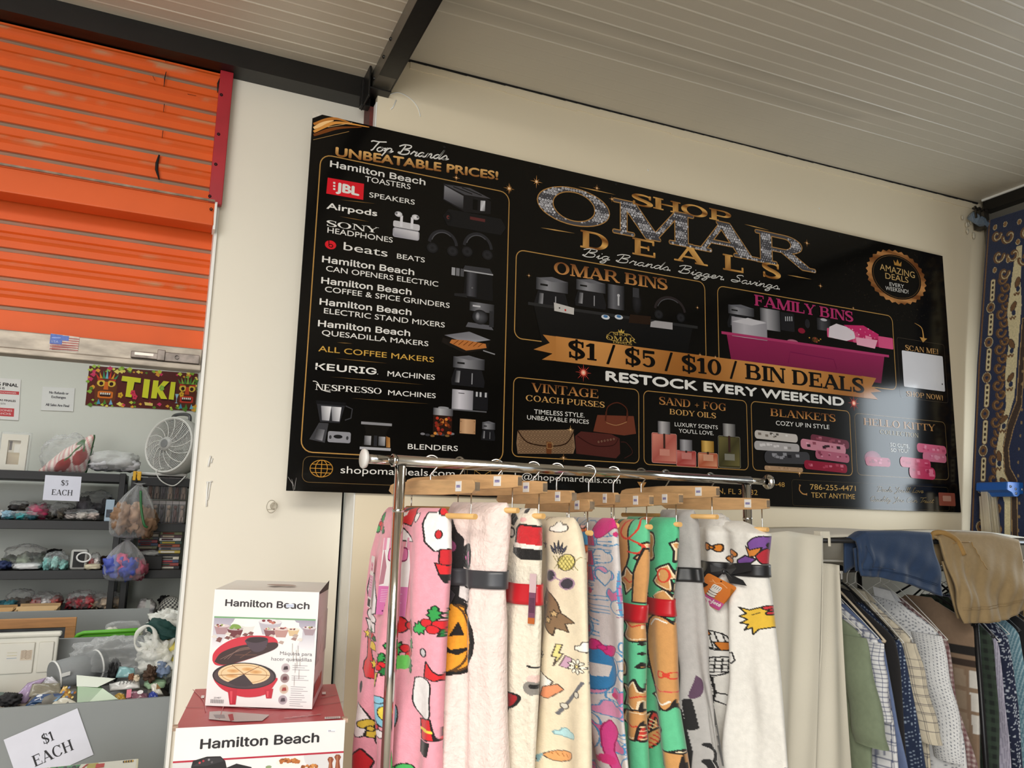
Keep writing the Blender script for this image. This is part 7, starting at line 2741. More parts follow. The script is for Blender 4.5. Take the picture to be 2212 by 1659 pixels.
# ---------------------------------------------------------------- clamp and bottle-shaped insulator under the right-hand beam
p = at_y(2106, 470, 2.36)
cl = thing('beam_clamp', 'metal clamp with a clear plastic sleeve under the beam at the top of the corner', 'clamp', p)
w = MB()
for dx, dz in ((-.03, .035), (.0, .045), (.03, .03)):
 w.bb(p.x + dx - .004, p.x + dx + .004, 2.33, 2.338, p.z - .03 + dz * .4, p.z + .045)
w.bb(p.x - .04, p.x + .06, 2.33, 2.345, p.z + .03, p.z + .038)
w.bb(p.x + .03, p.x + .07, 2.335, 2.39, p.z - .05, p.z + .05)
w.build('bracket', M('clamp_steel', '4a4640', .4, metal=.7, var=(40, .4)), cl)
MB().lathe([(0, -.05), (.022, -.048), (.024, .02), (.016, .035), (.016, .05)], p + Vector((.012, -.01, -.015)), (.8, -.2, -.4), 16).build('sleeve', MF('clear_sleeve', '8aa0b8', .35, .15), cl)
w = MB()
random.seed(3)
for k in range(10):
 q = p + Vector((random.uniform(-.05, .07), .03, random.uniform(-.09, .02)))
 w.blob(q, (.008, .004, .012), 8, 6, 1, .5, 9, k)
w.build('foam_crumb', M('expanded_foam', 'cfc6b2', .8, bump=(90, .5)), cl)

# ---------------------------------------------------------------- two appliance cartons in front of the pier
m_card = MV('printed_carton', .45, bump=(14, .18, .004), var=.02, vscale=12)
zt2 = at_y(380, 1573, 1.75).z


class Face:
 """a printed carton face: photo points to metres on the face"""

 def __init__(s, bl, br, tl):
  s.o, s.U, s.V = bl, (br - bl).normalized(), (tl - bl).normalized()
  s.N = s.U.cross(s.V).normalized()
  if s.N.dot(Vector((0, 0, EYE)) - bl) < 0:
   s.N = -s.N
  s.art = Art(bl, s.U, s.V, s.N, .0002)
  s.w, s.h = (br - bl).length, (tl - bl).length

 def uv(s, x, y):
  r = ray(x, y)
  k = s.N.dot(s.o - Vector((0, 0, EYE))) / s.N.dot(r)
  q = Vector((0, 0, EYE)) + r * k - s.o
  return (q.dot(s.U), q.dot(s.V))


def carton(name, label, fl, fr, back, h, c_side, c_top):
 """closed carton with soft, knocked edges"""
 root = thing(name, label, 'box', (fl + fr) / 2 + back / 2)
 w = MB()
 U = fr - fl
 n = 10
 # sides bow outwards slightly, like a full carton
 def grid(p, a, b, nrm, col):
  vs, fs = [], []
  for j in range(n + 1):
   for i in range(n + 1):
    s_, t_ = i / n, j / n
    bow_ = .0025 * math.sin(PI * s_) * math.sin(PI * t_) + .0008 * math.sin(i * 3.1 + j * 2.3) * math.sin(PI * s_) * math.sin(PI * t_)
    vs.append(p + a * s_ + b * t_ + nrm * bow_)
  for j in range(n):
   for i in range(n):
    k = j * (n + 1) + i
    fs.append((k, k + 1, k + n + 2, k + n + 1))
  w.add(vs, fs, False, col)
 Z = Vector((0, 0, h))
 nf = U.cross(Vector((0, 0, 1))).normalized()
 grid(fl, U, Z, nf * .2, lin('e6e4e4'))
 grid(fr, back, Z, U.normalized(), lin(c_side))
 grid(fr + back, -U, Z, -nf, lin(c_side))
 grid(fl + back, -back, Z, -U.normalized(), lin('e2e0e0'))
 grid(fl + Z, U, back, Vector((0, 0, -1.2)), lin(c_top))
 grid(fl, U, back, Vector((0, 0, 0)), lin(c_side))
 bm_ = w.build('carton_body', m_card, root, fixn=False)
 return root, bm_


# --- lower red-topped carton
fl2 = at_y(380, 1573, 1.75)
fr2 = at_z(746, 1555, zt2)
bl2, br2 = at_z(417, 1489, zt2), at_z(728, 1477, zt2)
back2 = ((bl2 - fl2) + (br2 - fr2)) / 2
H2 = .34
dz = Vector((0, 0, H2))
box2, body2 = carton('appliance_carton', 'larger appliance carton with a crumpled red top, under the smaller white one', fl2 - dz, fr2 - dz, back2, H2, 'c9a0a0', 'b24a50')
f = Face(fl2 - dz, fr2 - dz, fl2)
C4 = lambda x, y: f.uv(360 + x / 3.779, 1220 + y / 3.779)
a = f.art
for t in [0]:
 p0, p1 = C4(275, 1502), C4(1240, 1446)
 a.text('Hamilton Beach', p0, p1, C4(290, 1425)[1] - C4(290, 1502)[1], lin('1d1a1e'), 3, 'inter', bold=.055)
p0, p1 = C4(60, 1606), C4(1447, 1522)
a.quad([(0, p0[1] - .003), (f.w, p1[1] - .003), (f.w, p1[1] + .0005), (0, p0[1] + .0005)], lin('b02238'), 2)
a.gquad([(0, 0), (f.w, 0), (f.w, p1[1] - .003), (0, p0[1] - .003)], ['c4c2c4', 'c2c0c2', 'd6d4d6', 'cfcdcf'], 1)
a.poly([C4(200, 1650), C4(215, 1600), C4(330, 1565), C4(440, 1562), C4(478, 1600), C4(500, 1700), C4(480, 1900), C4(210, 1900)], lin('1a1719'), 4)
a.poly([C4(205, 1645), C4(330, 1575), C4(440, 1572), C4(470, 1600), C4(330, 1640)], lin('2f2c2f'), 5)
for x, y, c in ((300, 1600, 'a82c38'), (345, 1590, '8a8488'), (370, 1610, '5a5458'), (270, 1615, 'c05058')):
 a.ell(*C4(x, y), .0022, .0022, c, 6, 8)
a.poly([C4(480, 1660), C4(570, 1622), C4(690, 1650), C4(720, 1700), C4(480, 1760)], lin('1c1a1c'), 3)
a.ell(*C4(1000, 1610), .026, .0085, lin('e6e2dc'), 3, 24)
rs = random.Random(6)
for k in range(30):
 x, y = rs.uniform(915, 1085), rs.uniform(1585, 1615)
 a.ell(*C4(x, y), .0035, .0025, rs.choice(['a8622c', 'c07a3c', '8a4a20', 'b86c34']), 4, 8)
for k in range(24):
 x, y = rs.uniform(1100, 1230), rs.uniform(1632, 1690)
 a.ell(*C4(x, y), .0035, .0028, rs.choice(['a8622c', 'c07a3c', '8a4a20', 'd09050']), 4, 8)
for x, y0, wd in ((1338, 1568, 26), (1396, 1548, 28)):
 a.poly([C4(x - wd, 1720), C4(x - wd * .5, y0 + 50), C4(x - wd, y0 + 20), C4(x - wd * .5, y0), C4(x + wd * .5, y0), C4(x + wd, y0 + 20), C4(x + wd * .5, y0 + 50), C4(x + wd, 1720)], lin('8c4a30'), 3)
 a.stroke([C4(x - 6, 1700), C4(x - 4, y0 + 10)], .0018, 'b87a58', 4)
a.ell(*C4(832, 1650), .006, .003, '8a9a70', 3, 12)
a.build('front_print', m_card, body2)
# top face: photo band, ghosted lettering, creases
T = Face(fl2 + Vector((0, 0, .001)), fr2 + Vector((0, 0, .001)), fl2 + back2 + Vector((0, 0, .001)))
D4 = lambda x, y: T.uv(360 + x / 3.779, 1220 + y / 3.779)
a = T.art
a.poly([D4(350, 1200), D4(430, 1195), D4(840, 1225), D4(780, 1275), D4(560, 1282), D4(345, 1262)], lin('b9b1b1'), 2)
a.poly([D4(380, 1225), D4(470, 1225), D4(480, 1255), D4(400, 1255)], lin('8a8488'), 3)
a.poly([D4(500, 1225), D4(540, 1218), D4(550, 1270), D4(520, 1280)], lin('a04a50'), 3)
for k in range(9):
 p = D4(960 + k * 33, 1254 - k * 3.6)
 a.rect(p[0], p[1], p[0] + .009, p[1] + (.003 if k % 2 else .006), 'c48486', 2)
for p in ([(150, 1165), (520, 1160), (900, 1180), (1440, 1120)], [(470, 1140), (430, 1260)], [(215, 1020), (300, 1110), (320, 1200)], [(1200, 1100), (1390, 1060)]):
 a.stroke(spline([D4(*q) for q in p], 5), .0018, lin('8c3238'), 2)
 a.stroke(spline([(u, v + .0018) for u, v in [D4(*q) for q in p]], 5), .0010, lin('c87478'), 2)
a.quad([D4(1290, 1262), D4(1418, 1256), D4(1418, 1238), D4(1290, 1244)], lin('d8cfcf'), 3)
for k in range(14):
 a.quad([D4(1300 + k * 8, 1258), D4(1303 + k * 8, 1258), D4(1303 + k * 8, 1244), D4(1300 + k * 8, 1244)], lin('6a5a5c'), 4)
a.quad([D4(1270, 1060), D4(1300, 1058), D4(1300, 1038), D4(1270, 1040)], lin('e0d8d8'), 3)
a.quad([D4(280, 1090), D4(305, 1090), D4(310, 1068), D4(285, 1068)], lin('e0d8d8'), 3)
a.build('top_print', m_card, body2)
a = Face(fl2 - dz, fr2 - dz, fl2).art
a.quad([C4(1315, 1368), C4(1378, 1364), C4(1378, 1342), C4(1315, 1346)], lin('f0eef0'), 4)
for k, h_ in enumerate((14, 14, 6, 6, 6)):
 x = 1322 + k * 11
 a.quad([C4(x, 1362), C4(x + 6, 1362), C4(x + 6, 1362 - h_), C4(x, 1362 - h_)], lin('7a7890'), 5)
a.build('price_sticker', m_card, body2)
w = MB()
for sx in (0, 1):
 p = fl2 if sx == 0 else fr2
 w.obox(p + Vector((-.006 if sx == 0 else -.004, .001, -.006)), (.010, 0, 0), (0, .016, 0), (0, 0, .009))
w.build('frayed_corner', M('frayed_cardboard', 'b49a86', .8, bump=(150, .8), var=(120, .3)), body2)

# --- upper white carton
zt1 = zt2 + .0015
fl1, fr1 = at_z(443, 1524, zt1), at_z(674, 1532, zt1)
bk = at_z(697, 1480, zt1)
back1 = bk - fr1
top = ray(466, 1273)
H1 = EYE + top.z * (fl1.y + 0.0) - zt1
box1, body1 = carton('quesadilla_maker_carton', 'white quesadilla maker carton with a green stripe, on top of the red one', fl1, fr1, back1, H1, 'e4e4e6', 'eeece8')
f = Face(fl1, fr1, fl1 + Vector((0, 0, H1)))
G4 = lambda x, y: f.uv(360 + x / 3.779, 1220 + y / 3.779)
a = f.art
W_, H_ = f.w, f.h
gy = G4(800, 440)[1]
a.rect(0.004, gy - .0012, W_ - .004, gy + .0022, '6fa070', 2)
a.gquad([(.004, G4(800, 690)[1]), (W_ - .004, G4(800, 690)[1]), (W_ - .004, gy - .0014), (.004, gy - .0014)], ['e4e2e6', 'e4e2e6', '9a93a6', 'a49daf'], 1)
a.text('Hamilton Beach', G4(480, 335), G4(1163, 362), G4(490, 282)[1] - G4(490, 335)[1], lin('241a20'), 3, 'inter', bold=.055)
a.poly([G4(975, 322), G4(1038, 318), G4(1040, 345), G4(980, 350)], lin('d5dcec'), 6)
for k in range(5):
 a.rect(*G4(984 + k * 10, 342), *G4(989 + k * 10, 328), '8a94b4', 7)
rs = random.Random(12)
for (x, y, wd, c) in ((450, 520, 58, 'a8868c'), (560, 545, 62, '6a3036'), (665, 515, 52, 'd8d6d2'), (845, 500, 88, 'b4aeb8'), (845, 545, 50, '7a4a50'), (935, 545, 58, 'b48a84'), (1035, 545, 45, 'd0b48c'), (1165, 535, 50, 'a08c94')):
 p = G4(x, y)
 r_ = wd / 3.779 * fl1.y / FPX
 a.poly([(p[0] - r_, p[1] + r_ * .35), (p[0] + r_, p[1] + r_ * .35), (p[0] + r_ * .6, p[1] - r_ * .7), (p[0] - r_ * .6, p[1] - r_ * .7)], lin(c), 3)
 a.ell(p[0], p[1] + r_ * .35, r_, r_ * .22, mix(lin(c), (1, 1, 1), .4), 4, 16)
 for k in range(8):
  a.ell(p[0] + rs.uniform(-.6, .6) * r_, p[1] + r_ * .35 + rs.uniform(-.1, .15) * r_, r_ * .16, r_ * .1, rs.choice(['7a2c34', '5a2428', 'b86a5c', '8a9a4a', 'e8e0d0']) if c != 'd8d6d2' else 'f0eee8', 5, 7)
for k in range(26):
 x, y = rs.uniform(380, 1210), rs.uniform(560, 640)
 if 560 < x < 900 and y > 590:
  continue
 p = G4(x, y)
 a.poly([(p[0] - .006, p[1]), (p[0] + .005, p[1] - .003), (p[0] + .008, p[1] + .003), (p[0], p[1] + .005)], lin(rs.choice(['c8bcb4', '9a7a74', 'd8d0c8', '7a4a48', 'b09a90'])), 5)
a.poly(spline([G4(510, 520), G4(540, 485), G4(590, 490), G4(610, 515), G4(560, 525), G4(510, 520)], 3), lin('7a9a48'), 5)
# the red appliance: lid, plates, legs
lid = spline([G4(375, 780), G4(385, 720), G4(450, 655), G4(560, 600), G4(700, 578), G4(850, 585), G4(905, 620), G4(900, 665), G4(860, 700), G4(640, 780), G4(470, 820), G4(400, 815), G4(375, 780)], 5)
a.poly(lid[:-1], lin('c62a3c'), 7)
a.poly(spline([G4(392, 790), G4(450, 715), G4(600, 660), G4(780, 640), G4(900, 635), G4(880, 690), G4(640, 778), G4(470, 815), G4(392, 790)], 5)[:-1], lin('3a2424'), 8)
for k in range(3):
 a.stroke(spline([G4(440 + k * 30, 770), G4(600, 700 - k * 8), G4(820 - k * 30, 670)], 5), .0009, lin('8a6a60'), 9)
for x0, y0, x1, y1 in ((560, 735, 740, 735), (600, 760, 690, 705)):
 a.stroke([G4(x0, y0), G4(x1, y1)], .0014, lin('6a4638'), 9)
a.poly(spline([G4(640, 620), G4(680, 592), G4(790, 590), G4(830, 615), G4(800, 690), G4(730, 712), G4(680, 680), G4(640, 620)], 4)[:-1], lin('4a3a44'), 10)
a.poly(spline([G4(645, 618), G4(700, 592), G4(800, 592), G4(825, 612), G4(730, 636), G4(645, 618)], 4)[:-1], lin('2c1c20'), 11)
a.poly(spline([G4(375, 900), G4(400, 960), G4(480, 1030), G4(640, 1080), G4(800, 1060), G4(880, 980), G4(890, 920), G4(640, 1000), G4(375, 900)], 4)[:-1], lin('c2283a'), 7)
for x, wd, y1 in ((540, 40, 1140), (836, 36, 1090)):
 a.poly([G4(x - wd, 1020), G4(x + wd, 1010), G4(x + wd * .6, y1), G4(x - wd * .6, y1)], lin('b82236'), 8)
 a.poly([G4(x - wd * .5, 1030), G4(x, 1030), G4(x - wd * .1, y1 - 10), G4(x - wd * .4, y1 - 10)], lin('d84a58'), 9)
c0_, c1_ = G4(635, 905), G4(895, 905)
rx = c1_[0] - c0_[0]
a.ell(c0_[0], c0_[1], rx, rx * .39, lin('2c2226'), 10, 36)
a.ell(c0_[0], c0_[1] - .001, rx * .95, rx * .35, lin('4a3c40'), 11, 36)
tc = G4(635, 890)
a.ell(tc[0], tc[1], rx * .82, rx * .31, lin('e0c49a'), 12, 36)
a.stroke([(tc[0] + rx * .72 * math.cos(t), tc[1] + rx * .26 * math.sin(t)) for t in np.linspace(0, 2 * PI, 40)], .0012, lin('b88a58'), 13)
a.poly([(tc[0], tc[1]), (tc[0] - rx * .5, tc[1] - rx * .26), (tc[0] - rx * .2, tc[1] - rx * .36), (tc[0] + rx * .1, tc[1] - rx * .36), (tc[0] + rx * .32, tc[1] - rx * .30)], lin('3c3034'), 14)
for t in (2.55, 1.3, .5, 3.6):
 a.ell(tc[0] + rx * .42 * math.cos(t), tc[1] + rx * .15 * math.sin(t), rx * .2, rx * .06, lin('c48a4c'), 13, 14, lin('dcb480'))
for t in (2.1, .95, -.05, 3.35):
 a.stroke([tc, (tc[0] + rx * .8 * math.cos(t), tc[1] + rx * .3 * math.sin(t))], .0012, lin('8a5a34'), 14)
gray = lin('5a565c')
a.text('Máquina para', G4(925, 735), G4(1187, 745), G4(930, 706)[1] - G4(930, 735)[1], gray, 3)
a.text('hacer quesadillas', G4(855, 781), G4(1184, 790), G4(860, 752)[1] - G4(860, 781)[1], gray, 3)
for k, (x, y) in enumerate(((972, 842), (965, 926), (958, 1015), (948, 1102))):
 p = G4(x, y)
 r_ = .0100
 a.ell(p[0], p[1], r_, r_, ('8a7a80', '6a5458', 'b08a70', '7a6a74')[k], 3, 22, ('c4b8bc', 'a08c8c', 'd0c0b0', 'b4a8b0')[k])
 a.poly([(p[0] - .005, p[1] - .004), (p[0] + .006, p[1] - .003), (p[0] + .004, p[1] + .004), (p[0] - .003, p[1] + .003)], lin(('3c2a30', '5a2c34', '9a3a34', '4a3c44')[k]), 4)
 for j in range(3 if k < 2 else 5):
  q = G4(x + 55, y - 18 + j * 17)
  a.rect(q[0], q[1], q[0] + (.034, .028, .038, .024, .03)[j], q[1] + .0010, lin('9a969c'), 3)
q0 = G4(358, 1128)
for k in range(22):
 a.rect(q0[0] + k * .00135, q0[1], q0[0] + k * .00135 + (.0004 if k % 3 else .0008), q0[1] + .008, lin('4a464a'), 3)
a.text('25487', G4(385, 1092), G4(445, 1092), .0035, lin('6a666c'), 3)
for k in range(9):
 x = 1030 + (k * 31) % 70
 a.stroke([G4(x, 640 + (k * 53) % 300), G4(x - 2, 720 + (k * 53) % 300)], .0006, lin('6a5c50'), 15)
a.build('front_print', m_card, body1)
T = Face(fl1 + Vector((0, 0, H1 + .0012)), fr1 + Vector((0, 0, H1 + .0012)), fl1 + back1 + Vector((0, 0, H1 + .0012)))
E4 = lambda x, y: T.uv(360 + x / 3.779, 1220 + y / 3.779)
a = T.art
p = (T.w * .56, T.h * .52)
a.ell(p[0], p[1], .036, .016, lin('a07a70'), 2, 24)
a.stroke([(0.01, .010), (T.w - .01, .010)], .0012, lin('8a8480'), 2)
a.build('carry_hole', m_card, body1)
w = MB()
e = fr1 + Vector((0, 0, H1))
w.add([e + Vector((.001, 0, .001)), e + back1 + Vector((.001, 0, .006)), e + back1 * .8 + Vector((.004, 0, -.012)), e + Vector((.002, 0, -.004))], [(0, 1, 2, 3)])
w.build('torn_flap', M('torn_flap_edge', '4a4648', .7, var=(90, .4)), body1, fixn=False)
S = Face(fr1, fr1 + back1, fr1 + Vector((0, 0, H1)))
a = S.art
a.gquad([(0.004, .09), (S.w - .004, .09), (S.w - .004, S.h * .75), (.004, S.h * .75)], ['d0ccd0', 'bcb8be', 'dcd8dc', 'e0dce0'], 8)
a.ell(S.w * .5, S.h * .45, S.w * .2, S.h * .12, '8a7478', 9, 16, 'b0a8ac')
a.rect(.008, .02, S.w * .7, .05, 'b84a54', 8)
a.build('side_print', m_card, body1)

# ---------------------------------------------------------------- clear suction cup on the pier
p = at_y(592, 1093, 2.519)
sc_ = MB().lathe([(0.0, .000), (.012, .0005), (.011, .006), (.007, .014), (.008, .018)], p, (0, -1, 0), 24)
pts = [p + Vector((.016 * math.cos(t) * .9 - .012, -.034 + .003 * math.cos(t), .019 * math.sin(t) - .002)) for t in np.linspace(0, 2 * PI, 30)[:-1]]
cup = thing('suction_cup', 'clear suction cup with a pale rim stuck on the cream pier below the sign', 'suction cup', p)
sc_.build('cup', MF('clear_vinyl', 'd8d2c4', .2, .2), cup)
MB().tube(pts, .0014, 6, closed=True).tube([pts[3], p + Vector((0, -.012, .01))], .0012, 5).tube([pts[17], p + Vector((0, -.012, -.01))], .0012, 5).build('rim', M('vinyl_rim', 'b8b0a0', .3), cup)

# ---------------------------------------------------------------- store room behind the shutter
m_shelf = M('black_shelf_steel', '141415', .45, metal=0.0, var=(10, .15))
YSF, YW = 4.40, 4.845


def R(x0, y0, x1, y1, Y):
 """photo box -> (xmin, xmax, zmin, zmax) at depth Y"""
 a, b = at_y((x0 + x1) / 2 + (x0 - x1) / 2, (y0 + y1) / 2, Y), at_y(x1, (y0 + y1) / 2, Y)
 t, q = at_y((x0 + x1) / 2, y0, Y), at_y((x0 + x1) / 2, y1, Y)
 return a.x, b.x, q.z, t.z


def shelving(name, label, x0, x1, tops, posts):
 root = thing(name, label, 'shelves', ((x0 + x1) / 2, YSF + .2, 0))
 for z in tops:
  MB().bb(x0, x1, YSF, YSF + .40, z - .042, z).build('shelf', m_shelf, root, bevel=.002)
 for x in posts:
  for y in (YSF - .004, YSF + .37):
   MB().bb(x - .014, x + .014, y, y + .03, 0, max(tops) + .004).build('post', m_shelf, root, bevel=.002)
 return root


ZS = [at_y(150, 1020, YSF).z, at_y(150, 1125, YSF).z, at_y(150, 1232, YSF).z, at_y(150, 1322, YSF).z]
xL = at_y(256, 1120, YSF).x
xM = at_y(282, 1120, YSF).x
shelving('shelving_unit', 'long black steel shelving unit along the store room wall', -1.75, xL + .014, ZS + [.7, .3], (-1.73, xL))
ZR_ = [ZS[0] - .012, at_y(350, 1131, YSF).z, at_y(350, 1231, YSF).z, at_y(350, 1336, YSF).z]
shelving('shelving_unit', 'black steel shelving unit holding discs and boxed figures, right of the long one', xM - .014, .62, ZR_ + [.7, .3], (xM, .60))

# --- things on the wall
m_prn = MV('paper_print', .55, var=.02, vscale=20)
m_gls = MV('laminated_print', .25, var=.02, vscale=20)


def poster(name, label, cat, tl, tr, br, bl, paint, mat=None, Y=None, thick=.002, group=None):
 Y = Y or YW
 P = [at_y(x, y, Y) for x, y in (bl, br, tl)]
 U, V = P[1] - P[0], P[2] - P[0]
 N = Vector((0, -1, 0))
 root = thing(name, label, cat, (P[0] + U / 2), 0, group)
 b = MB().obox(P[0] + Vector((0, .0005, 0)), U, Vector((0, thick, 0)), V).build('sheet', M('white_paper', 'e4e4e2', .6), root)
 a = Art(P[0], U, V, N, .0004)
 paint(a)
 a.build('print', mat or m_prn, root)
 return root


def p_tiki(a):
 a.rect(0, 0, 1, 1, '5a2220', 1)
 rs = random.Random(4)
 for k in range(90):
  u = rs.random()
  v = rs.choice([rs.uniform(0, .14), rs.uniform(.88, 1)]) if k < 70 else rs.uniform(.1, .9)
  if k >= 70:
   u = rs.choice([rs.uniform(0, .05), rs.uniform(.95, 1)])
  c = rs.choice(['8ab83a', 'c8d84a', '5a8a2c', 'd83a6a', 'e8a83a', 'a8cc50', 'f0e070'])
  s_ = rs.uniform(.012, .03)
  a.poly([(u - s_, v), (u, v + s_ * 2.2), (u + s_ * .9, v + s_ * .5), (u + s_ * .3, v - s_ * 2)], lin(c), 2 + k % 3)
 L = 8
 T_ = 'dfe236'
 for sh, c in (((.006, -.03), '2a1210'), ((0, 0), T_)):
  ox, oy = sh
  for q in ([(.30, .80), (.47, .77), (.47, .65), (.415, .66), (.40, .26), (.345, .27), (.35, .66), (.295, .67)],
                  [(.50, .76), (.555, .75), (.55, .26), (.495, .28)],
                  [(.585, .74), (.635, .74), (.632, .56), (.68, .74), (.735, .73), (.672, .52), (.73, .27), (.67, .27), (.632, .44), (.63, .27), (.578, .27)],
                  [(.75, .73), (.795, .73), (.79, .26), (.742, .27)]):
   a.poly([(u + ox, v + oy) for u, v in q], lin(c), L)
  L += 1
 # carved wooden masks
 for cx, w_, c1, c2 in ((.165, .09, 'd8702a', '6a3a1c'), (.91, .085, 'c84a2a', '5a2a1a')):
  a.poly([(cx - w_, .15), (cx - w_ * 1.1, .5), (cx - w_ * .8, .72), (cx + w_ * .8, .72), (cx + w_ * 1.1, .5), (cx + w_, .15), (cx, .06)], lin(c2), 5)
  for k in range(7):
   t = (k - 3) / 3
   a.poly([(cx + t * w_ * .8 - .012, .70), (cx + t * w_ * 1.15, .95 - abs(t) * .12), (cx + t * w_ * .8 + .012, .70)], lin(('d8382a', 'e8a030', '3a9a6a', '7ac0d8')[k % 4] if cx < .5 else ('4a8a3a', '8ab84a')[k % 2]), 6)
  for s_ in (-1, 1):
   a.ell(cx + s_ * w_ * .5, .58, w_ * .42, .085, lin('e8c84a'), 7, 14)
   a.ell(cx + s_ * w_ * .5, .57, w_ * .2, .05, lin('2a1210'), 8, 10)
   a.poly([(cx + s_ * w_ * .1, .66), (cx + s_ * w_ * .9, .70), (cx + s_ * w_ * .9, .64)], lin('c83a2a'), 8)
  a.poly([(cx - .014, .62), (cx + .014, .62), (cx + .022, .42), (cx - .022, .42)], lin(c1), 8)
  a.poly(rrect(cx - w_ * .75, .2, cx + w_ * .75, .38, .03), lin('e07a2a' if cx < .5 else 'c83a2a'), 7)
  a.poly(rrect(cx - w_ * .55, .24, cx + w_ * .55, .34, .02), lin('2a1412'), 8)
  for k in range(5):
   a.rect(cx - w_ * .5 + k * w_ * .21, .29, cx - w_ * .36 + k * w_ * .21, .34, lin('f0ece0'), 9)
  for k in range(3):
   a.poly([(cx + (k - 1) * w_ * .6 - .015, .04), (cx + (k - 1) * w_ * .6, .18), (cx + (k - 1) * w_ * .6 + .02, .05)], lin(('4a9ab8', '4a8a3a', '7ab8d8')[k]), 9)
 a.poly([(.80, .42), (.835, .42), (.82, .30), (.82, .2), (.832, .18), (.80, .18), (.814, .2), (.814, .30)], lin('9ac8dc'), 9)
 for k, (u, v) in enumerate(((.30, .3), (.41, .38), (.67, .55), (.86, .42), (.43, .28))):
  for j in range(5):
   t = 2 * PI * j / 5 + k
   a.ell(u + .014 * math.cos(t), v + .045 * math.sin(t), .011, .034, lin(('e0b030', 'd83a5a', '8ac04a')[k % 3]), 11, 8)
 a.poly([(.52, .16), (.60, .14), (.60, .07), (.53, .08)], lin('e8d070'), 9)


poster('party_banner', 'brown and yellow TIKI banner with carved masks, on the store room wall', 'banner', (193, 790), (430, 801), (421, 888), (184, 875), p_tiki, m_gls)


def p_final(a):
 a.rect(0, 0, 1, 1, 'e6e4e2', 1)
 bk = lin('2a2426')
 a.text('ALL SALES FINAL', (.06, .83), (.95, .81), .075, bk, 2, bold=.07)
 a.text('SOLD AS IS', (.3, .74), (.68, .73), .05, bk, 2, bold=.05)
 a.rect(.04, .62, .98, .70, 'c83a40', 2)
 a.text('NO REFUNDS NO EXCHANGES', (.1, .64), (.92, .64), .035, 'f0e0e0', 3)
 a.ell(.5, .56, .012, .008, '2a2426', 3, 8)
 a.text('TODAS LAS VENTAS FINALES', (.06, .45), (.92, .44), .045, bk, 2, bold=.05)
 a.text('SE VENDE COMO ESTA', (.25, .37), (.72, .36), .04, bk, 2)
 a.rect(.04, .08, .9, .28, 'c83a40', 2)
 a.text('NO DEVOLUCIONES', (.1, .20), (.86, .20), .045, 'f0e0e0', 3)
 a.text('NI CAMBIOS', (.1, .12), (.84, .12), .045, 'f0e0e0', 3)


poster('policy_poster', 'white ALL SALES FINAL poster with red bars, cut by the left edge', 'poster', (-62, 812), (46, 818), (40, 908), (-68, 902), p_final)


def p_norefund(a):
 a.rect(0, 0, 1, 1, 'e2e3e1', 1)
 g_ = lin('55565a')
 a.text('No Refunds or', (.22, .72), (.82, .71), .10, g_, 2, bold=.05)
 a.text('Exchanges', (.30, .54), (.74, .53), .10, g_, 2, bold=.05)
 a.text('All Sales Are Final', (.14, .20), (.86, .18), .10, g_, 2, bold=.05)


poster('refund_notice', 'plain typed no refunds notice on white paper, left of the banner', 'notice', (92, 835), (162, 838), (158, 889), (88, 886), p_norefund)


def each(num):
 def f(a):
  a.rect(0, 0, 1, 1, 'dfe0ee', 1)
  k = lin('26242a')
  if num == '5':
   a.serif('$5', (.45, .62), (.66, .61), .20, k, 2)
   a.serif('EACH', (.22, .22), (.80, .22), .22, k, 2)
  else:
   a.serif('$1', (.445, .60), (.60, .60), .19, k, 2)
   a.serif('EACH', (.25, .26), (.79, .26), .22, k, 2)
 return f


poster('price_sign', 'white $5 EACH paper sign hung on the black shelf edge', 'sign', (98, 1026), (178, 1029), (171, 1083), (92, 1080), each('5'), None, YSF - .006)

# --- helpers for goods
m_film = MF('clear_bag_film', 'e8eaec', .07, .10, (22, .6))
m_film2 = MF('milky_bag_film', 'dedfdd', .45, .25, (20, .6))
m_goods = MV('mixed_goods', .7, bump=(60, .4, .004), var=.12, vscale=30)


def goods(name, label, cat, x0, y0, x1, y1, Y, dep, cols, film=None, seed=0, group=None, e=.8, amp=.45, shape=None):
 """soft wrapped goods: lumpy contents, with a creased film around them when bagged"""
 a, b, z0, z1 = R(x0, y0, x1, y1, Y)
 cx, cz = (a + b) / 2, (z0 + z1) / 2
 root = thing(name, label, cat, (cx, Y + dep / 2, z0), 0, group)
 rs = random.Random(seed)
 k = .86 if film else 1.0
 n = len(cols)
 for i, c in enumerate(cols):
  w = MB()
  w.col = lin(c)
  wx = (b - a) / 2 * k
  if n == 1:
   w.blob((cx, Y + dep / 2, z0 + (z1 - z0) / 2 * k), (wx, dep / 2 * k, (z1 - z0) / 2 * k), 32, 20, e, amp, 7, seed)
  else:
   fx = a + (b - a) * (i + .5) / n
   hh = (z1 - z0) * rs.uniform(.55, .9) * k
   w.blob((fx, Y + dep / 2 - .01 * (i % 2), z0 + hh / 2), (wx / n * 1.25, dep / 2 * k, hh / 2), 26, 16, e, amp, 7, seed + i)
  w.build('contents', m_goods, root)
 if film:
  w = MB().blob((cx, Y + dep / 2, cz), ((b - a) / 2, dep / 2, (z1 - z0) / 2), 40, 24, e, amp * .55, 7, seed + 50)
  w.build('film', film, root)
 return root


G1, G2, G3, G4_ = 'goods on the top shelf', 'bagged goods on the second shelf', 'bagged goods on the third shelf', 'bagged goods on the bottom shelf in view'

